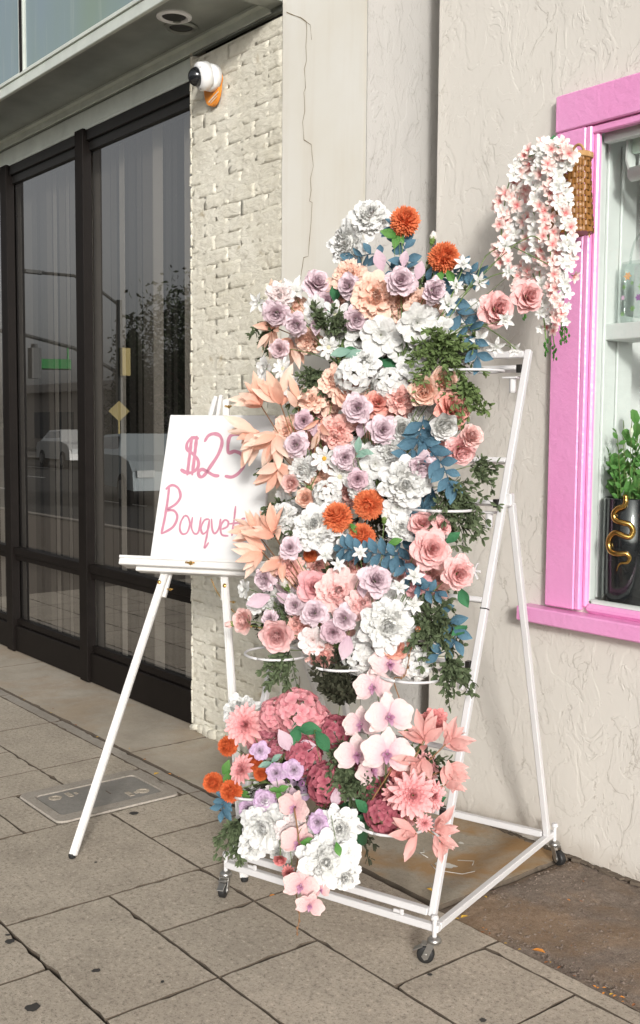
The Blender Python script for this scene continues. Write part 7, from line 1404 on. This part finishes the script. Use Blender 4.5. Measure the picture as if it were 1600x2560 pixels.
        for az in (-.5, math.pi+.5): petal(b, .30, .20, .4, .4, .6, 0, az, .05, .02, 'round', 3, 3, 0, 1, 0, 1)
        petal(b, .26, .14, .2, .9, .8, 0, math.pi/2, .02, .02, 'round', 3, 3, 0, 1, .3, 1)
        parts.append(('lip', b.mesh('lip', orchid_lip, True), None))
    elif kind == 'bud':
        b = MB()
        for k in range(5): petal(b, 1.25+U(-.08, .08), .80, .38, -.72, .75, .02, k*1.257+U(-.1, .1), .12, -.25, 'orchid', 4, 6, U(0, 6), 3, 0, 1)
        if col == 'cream':
            for k in range(4): petal(b, 1.5, .7, .5, -.2+U(-.2, .4), .5, .05, k*1.57+U(-.2, .2), .15, -.4, 'orchid', 5, 6, U(0, 6), 4, 0, 1)
        parts.append(('bud_petals', b.mesh('bud_petals', pm_, True), None))
        b = MB()
        for k in range(4): petal(b, .95, .62, .62, -.95, .8, 0, k*1.57+.5, .10, -.42, 'point', 4, 5, 0, 1, 0, 1)
        b.lathe([(.06, -.6), (.22, -.42), (.30, -.25), (.1, -.2)], (0, 0, 0), 8)
        parts.append(('sepals', b.mesh('sepals', sep_m, True), None))
    if kind not in ('bud', 'hyd', 'orchid'):
        b = MB(); sepals(b); parts.append(('sepals', b.mesh('sepals', sep_m, True), None))
    return parts
def radius_of(parts):
    rs = []
    for name, me, ex in parts:
        if name in ('sepals', 'floret_stalks', 'lip'): continue
        for v in me.vertices:
            c = ex @ v.co if isinstance(ex, Matrix) else v.co
            rs.append(math.hypot(c.x, c.y))
    rs.sort(); return rs[int(len(rs)*.97)]
CACHE = {}
FR = random.Random(2024)
NAMES = {'rose': ('rose', 'rose'), 'ranun': ('ranunculus', 'flower'), 'peony': ('peony', 'peony'), 'zinnia': ('zinnia', 'flower'), 'daisy': ('daisy', 'daisy'), 'star': ('jasmine_blossom', 'blossom'),
         'hyd': ('hydrangea', 'hydrangea'), 'mum': ('pompom_chrysanthemum', 'chrysanthemum'), 'dahlia': ('dahlia', 'dahlia'), 'orchid': ('orchid', 'orchid'), 'bud': ('flower_bud', 'bud')}
def stem_part(root, p_base, d, q, rad=.0016, mat=None, name='stem'):
    iv = root.matrix_basis.inverted(); p_base, q, d = Vector(p_base), Vector(q), Vector(d)
    a = p_base; b_ = p_base-d*.05; c = q+Vector((0, 0, .05)); pts = []
    for i in range(9):
        t = i/8; pts.append(a*(1-t)**3+b_*3*t*(1-t)**2+c*3*t*t*(1-t)+q*t**3)
    mb = MB(); sc = root.matrix_basis.to_scale().x; mb.tube([iv @ p for p in pts], rad*.8/sc, 5); return mb.build(name, mat or GRN, root, True)
GROUPS = {}
for k, (kind, col, p, R, d, q, lab) in enumerate(FLOWERS):
    key = (kind, col)
    if key not in CACHE: CACHE[key] = []
    lim = 5 if kind in ('rose', 'peony') else 3 if kind in ('orchid', 'zinnia', 'ranun', 'dahlia') else 2
    if len(CACHE[key]) < lim: pp_ = proto(kind, col, 100*len(CACHE)+len(CACHE[key])); CACHE[key].append((pp_, radius_of(pp_))); parts, rad_ = CACHE[key][-1]
    else: parts, rad_ = FR.choice(CACHE[key])
    nm, cat = NAMES[kind]
    roll = FR.uniform(0, 6.28) if kind != 'orchid' else FR.uniform(-.35, .35)
    d = (Vector(d)+Vector((FR.uniform(-.2, .2), FR.uniform(-.2, .2), FR.uniform(-.2, .2)))).normalized(); Rm = frame_z(d, roll)
    root = thing(nm, p, lab, cat, {'rose': 'artificial roses in the display', 'mum': 'pompom chrysanthemums', 'peony': 'ruffled peonies and carnations', 'orchid': 'orchids of the low bunch', 'hyd': 'hydrangea heads', 'zinnia': 'flat ruffled white blossoms', 'daisy': 'open daisies', 'star': 'small starry blossoms', 'ranun': 'ranunculus blooms', 'dahlia': 'pink dahlias', 'bud': 'closed buds'}[kind], Rm, R*1.04/rad_*FR.uniform(.94, 1.08)*({'bud': .62, 'star': 1.05, 'orchid': 1.22}.get(kind, 1)))
    for name, me, extra in parts:
        o = link(name, me, root, extra if isinstance(extra, Matrix) else None)
        if extra == 'stuff': o['kind'] = 'stuff'
    stem_part(root, Vector(p)-Vector(d)*R*.25, d, q, .0017 if kind != 'star' else .0012)

# blooms tucked deep inside the bunches
for kind, col, p, R, d, q, lab in DEEP:
    parts, rad_ = FR.choice(CACHE[(kind, col)]); nm, cat = NAMES[kind]
    root = thing(nm, p, lab, cat, 'blooms tucked deep in the bunches', frame_z(d, FR.uniform(0, 6.28)), R*1.05/rad_)
    for name, me, extra in parts:
        o = link(name, me, root, extra if isinstance(extra, Matrix) else None)
        if extra == 'stuff': o['kind'] = 'stuff'
    stem_part(root, Vector(p)-Vector(d)*R*.25, d, q, .0017)

# single broad leaves and leaf sprays
def leaf_mesh(L_W, mat, seed, prof='point'):
    b = MB(); R_ = random.Random(seed)
    petal(b, 1, L_W, .15, R_.uniform(-.1, .55), .1, .015, 0, 0, 0, prof, 4, 7, R_.uniform(0, 6), 4, 0, 1, R_.uniform(-.15, .15), 0, .28)
    return b.mesh('leaf', mat, True)
LM = {c: [leaf_mesh(w_, MT[mn], i*7+3, pf) for i in range(3)] for c, w_, mn, pf in (('coral', .33, 'leaf_coral', 'lance'), ('cream', .33, 'leaf_cream', 'lance'), ('dustypink', .40, 'leaf_dusty', 'lance'), ('blue', .58, 'leaf_blue', 'point'),
      ('lilacleaf', .62, 'leaf_lilac', 'point'), ('green', .60, 'leaf_green', 'point'), ('brightgreen', .55, 'leaf_bright', 'point'), ('mint', .5, 'leaf_mint', 'point'))}
def put_leaf(root, me, p, d, L, facing=None, roll=0.0, name='leaf'):
    """leaf mesh runs along local +Z and its face looks along -X"""
    d = Vector(d).normalized(); f = Vector(facing) if facing else Vector((0, 0, 1))
    f = f-d*f.dot(d)
    if f.length < 1e-3: f = d.orthogonal()
    f.normalize(); x = -f; y = d.cross(x)
    mm = Matrix((x, y, d)).transposed() @ Matrix.Rotation(roll, 3, 'Z')
    w = Matrix.Translation(p) @ mm.to_4x4() @ Matrix.Scale(L, 4)
    return link(name, me, root, root.matrix_basis.inverted() @ w)
CAMV = Vector((0, 0, 1.5))
for col, wh, q, lab in LEAF_FANS:
    p0 = Vector(wh[0][0]); root = thing('leaf_spray', p0, lab, 'leaf spray', 'long-leaved sprays'); q = Vector(q)
    for p, L, d, n in wh:
        p = Vector(p); d = Vector(d).normalized(); tc = (CAMV-p).normalized()
        s1 = d.orthogonal().normalized(); s2 = d.cross(s1)
        mb = MB(); iv = root.matrix_basis.inverted(); mb.tube([iv @ (q+Vector((0, 0, .04))), iv @ ((p+q)/2-d*.01+Vector((0, 0, .02))), iv @ p], .002, 5); mb.build('stem', MT['stembrown'], root, True)
        for k in range(int(n*1.8)):
            a = 6.283*k/(n*1.8)+FR.uniform(-.4, .4); sp_ = FR.uniform(.45, 1.0); dd = d*FR.uniform(.5, 1)+(s1*math.cos(a)+s2*math.sin(a))*sp_
            cc2 = ('cream' if (FR.random() < .45) else 'coral') if col == 'coral' else col
            put_leaf(root, FR.choice(LM[cc2]), p+dd*.004+d*FR.uniform(-.02, .02), dd, L*FR.uniform(1.0, 1.5)*(.82 if col == 'dustypink' else 1), tc+Vector((FR.uniform(-.5, .5), FR.uniform(-.5, .5), FR.uniform(-.2, .6))), FR.uniform(-.4, .4))
for pl_, L, n, lab in BLUE:
    P3 = cr_interp([tuple(p) for p in pl_], 6); P3 = [Vector(p) for p in P3]
    root = thing('blue_branch', P3[0], lab, 'leafy branch', 'blue eucalyptus branches'); iv = root.matrix_basis.inverted()
    mb = MB(); mb.tube([iv @ p for p in P3], .0018, 5); mb.build('stem', MT['leaf_blue'], root, True)
    n = int(n*1.6)
    for k in range(n):
        t = .12+.88*k/(n-1); i = min(int(t*(len(P3)-1)), len(P3)-2); p = P3[i]; tg = (P3[i+1]-P3[i]).normalized(); tc = (CAMV-p).normalized(); sd_ = tg.cross(tc).normalized()*(1 if k % 2 else -1)
        if k == n-1: sd_ *= .1
        dd = tg*.55+sd_*.9+Vector((0, 0, FR.uniform(-.4, .2)))+tc*FR.uniform(-.1, .5)
        put_leaf(root, FR.choice(LM['blue']), p, dd, L*FR.uniform(.72, 1.08), tc+Vector((FR.uniform(-.5, .5), FR.uniform(-.5, .5), FR.uniform(-.3, .6))), FR.uniform(-.5, .5))
for col, ll, q, lab in LEAVES:
    root = thing('leaf_sprig', ll[0][0], lab, 'leaves', 'broad leaves among the flowers')
    for p, L, d in ll:
        p = Vector(p); tc = (CAMV-p).normalized(); put_leaf(root, FR.choice(LM[col]), p, d, L*1.15, tc+Vector((FR.uniform(-.3, .3), FR.uniform(-.3, .3), .3)), FR.uniform(-.25, .25))
        stem_part(root, p, d, q, .0012)
# small-leaved sprigs
for p, r, n, d, col, q, lab in SPRIGS:
    p = Vector(p); d = Vector(d); root = thing('green_sprig', p, lab, 'sprigs', 'small-leaved green sprigs'); tc = (CAMV-p).normalized()
    lf_ = MB(); st = MB()
    for k in range(int(n*1.3)):
        a = Vector((FR.gauss(0, 1), FR.gauss(0, 1), FR.gauss(0, 1))).normalized()
        e = a*.75+d*1.15+tc*.55; L = r*FR.uniform(.7, 1.65); e = e.normalized()
        droop = Vector((0, 0, -1))*L*(.35 if d.z < .3 else .05)
        pts = [e*L*t+droop*t*t+Vector((noise.noise(Vector((k, t*3, 0))), noise.noise(Vector((k, t*3, 5))), noise.noise(Vector((k, t*3, 9)))))*.012*t for t in [i/7 for i in range(8)]]
        st.tube(pts, .0009, 4, cap=False)
        for i in range(2, 8):
            tg = (pts[i]-pts[i-1]).normalized()
            for j in range(3 if i < 7 else 5):
                rd = Vector((FR.uniform(-1, 1), FR.uniform(-1, 1), FR.uniform(-1, 1)))
                small_leaf(lf_, pts[i], tg*.8+rd*.75, FR.uniform(.018, .028), FR.uniform(.0085, .012), FR)
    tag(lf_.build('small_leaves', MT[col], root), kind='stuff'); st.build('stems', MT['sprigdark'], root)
    stem_part(root, p, -(Vector(q)-p).normalized(), q, .0016)
# pots standing in the rings
for i, (t, uu, lab) in enumerate([(3, .40, 'green pot visible between the white carnation and the deep hydrangea')]):
    yy, z = tiers[t]; c = RO+RU*(uu+.09)+RW*(yy-.115)+RZ*(z-.115)
    b = MB(); b.lathe([(.0, .02), (.044, .02), (.054, .105), (.060, .107), (.060, .118), (.055, .118), (.052, .10), (.0, .09)], (0, 0, 0), 28)
    pt = thing('flower_pot', c, lab, 'pot', 'pots in the wire rings'); b.build('pot_body', MT['potgreen'], pt, True)
    b = MB(); b.lathe([(.055, .095), (.02, .105), (.0, .106)], (0, 0, 0), 20); b.build('moss', MT['sprigdark'], pt)

# trailing orchid stem and the arching orchid spike
def wpt(px, py, off):
    n = RU.cross(Vector((0, 0, 1)).cross(RU)) ; pup_ = (RW*.58+RZ*1.733).normalized(); nf = RU.cross(pup_); nf = nf if nf.dot(CAMV-RO) > 0 else -nf
    return nf, pup_
for pts, lab in ORCHID_STEMS:
    b = MB(); P3 = [Vector(p) for p in cr_interp(pts, 6)]; root = thing('orchid_spike', P3[0], lab, 'orchid')
    b.tube([p-P3[0] for p in P3], [.0024-.0012*i/len(P3) for i in range(len(P3))], 6)
    for k in range(5): b.lathe([(.0008, -.004), (.003, 0), (.0008, .006)], P3[-1-2*k]-P3[0]+Vector((.003*(-1)**k, 0, 0)), 6)
    b.build('stem', MT['stembrown'], root, True)

# ------------------------------------------------------------------ hanging garland of blossoms
WP = m_petal('garland_pink_hearted', (.86, .20, .22), (.90, .86, .81), (.89, .66, .60), 0, .1)
WW = m_petal('garland_white', (.82, .82, .75), (.89, .89, .88), None, 0, .1)
def floret_mesh(mat, seed, open_=1.15):
    b = MB(); R_ = random.Random(seed)
    for k in range(5): petal(b, 1.0*R_.uniform(.85, 1.08), .60, open_+R_.uniform(-.2, .2), .35, .35, .03, k*1.2566+R_.uniform(-.1, .1), .05, 0, 'round', 4, 5, R_.uniform(0, 6), 3, 0, 1)
    for k in range(3): petal(b, .5, .16, .3+.2*k, .3, .5, 0, k*2.1, .02, .02, 'point', 2, 3, 0, 1, 0, .5)
    b.lathe([(.02, -.45), (.05, -.25), (.08, -.02), (.02, .02)], (0, 0, 0), 6, mat=1)
    return b.mesh('garland_blossom', [mat, sep_m], True)
FP = [floret_mesh(WP, s, .85+.12*s) for s in range(4)]; FW_ = [floret_mesh(WW, s+9, .85+.15*s) for s in range(4)]
HR = random.Random(31)
for pl_, pk, lab in STRANDS:
    P3 = [Vector(p) for p in cr_interp([tuple(p) for p in pl_], 8)]
    root = thing('blossom_strand', P3[0], lab, 'flower garland', 'hanging blossom strands'); o0 = P3[0]
    mb = MB(); mb.tube([p-o0 for p in P3], .0022, 6); mb.build('stem', simple('garland_stem', (.20, .34, .10), .6, 0, .2, 50), root, True)
    acc = 0; total = sum((P3[i+1]-P3[i]).length for i in range(len(P3)-1)); s_ = 0
    for i in range(len(P3)-1):
        seg = P3[i+1]-P3[i]; acc += seg.length; s_ += seg.length
        while acc > .012:
            acc -= .012
            if s_ > total*.985: break
            bare = (pk < .08) and HR.random() < .25
            if bare: continue
            tg = seg.normalized(); tc = (CAMV-P3[i]).normalized(); sd_ = tg.cross(tc)
            a = HR.uniform(0, 6.28)
            out_ = sd_*math.cos(a)+tg.cross(sd_)*math.sin(a); 
            if out_.dot(tc) < -.3: out_ = out_-2*tc*out_.dot(tc)
            taper = 1-.35*max(0, s_/total-.7)/.3
            rr = HR.uniform(.012, .030)*taper
            p = P3[i]+out_*rr-o0; dd = (out_*.8+tc*1.0+Vector((0, 0, -.12))+Vector((HR.uniform(-.3, .3), HR.uniform(-.3, .3), HR.uniform(-.3, .3)))).normalized()
            me = HR.choice(FP if HR.random() < pk else FW_)
            sc_ = HR.uniform(.0225, .0285)*taper
            link('blossom', me, root, Matrix.Translation(p) @ frame_z(dd, HR.uniform(0, 6.28)).to_4x4() @ Matrix.Scale(sc_, 4))
    mb = MB()
    for k in range(9):
        p = P3[-1]-o0+Vector((HR.uniform(-.01, .01), HR.uniform(-.01, .01), -.006*k)); mb.lathe([(.001, -.006), (.0042, 0), (.001, .007)], p, 7)
    mb.tube([P3[-1]-o0, P3[-1]-o0+Vector((0, 0, -.055))], .0012, 5)
    mb.build('green_end_buds', MT['leaf_bright'], root, True)
root = thing('leaf_sprig', (-2.31, 2.83, 2.39), 'upright green leaves sticking out of the wicker basket', 'leaves')
for d, L in (((-.1, 0, 1), .095), ((.35, -.1, .7), .05), ((-.5, -.2, .8), .06)):
    put_leaf(root, FR.choice(LM['green']), Vector((-2.31, 2.82, 2.375)), d, L, CAMV-Vector((-2.31, 2.83, 2.39)))
# freesia stems reaching to the right in front of the garland
fs_ = thing('freesia_stem', FREESIA[0][0], 'thin green branching freesia stems reaching right from the top bunch', 'stem')
mb = MB(); o0 = Vector(FREESIA[0][0])
for pl_ in FREESIA: mb.tube([Vector(p)-o0 for p in cr_interp([tuple(p) for p in pl_], 4)], .0017, 5)
mb.build('stems', MT['stem'], fs_, True)
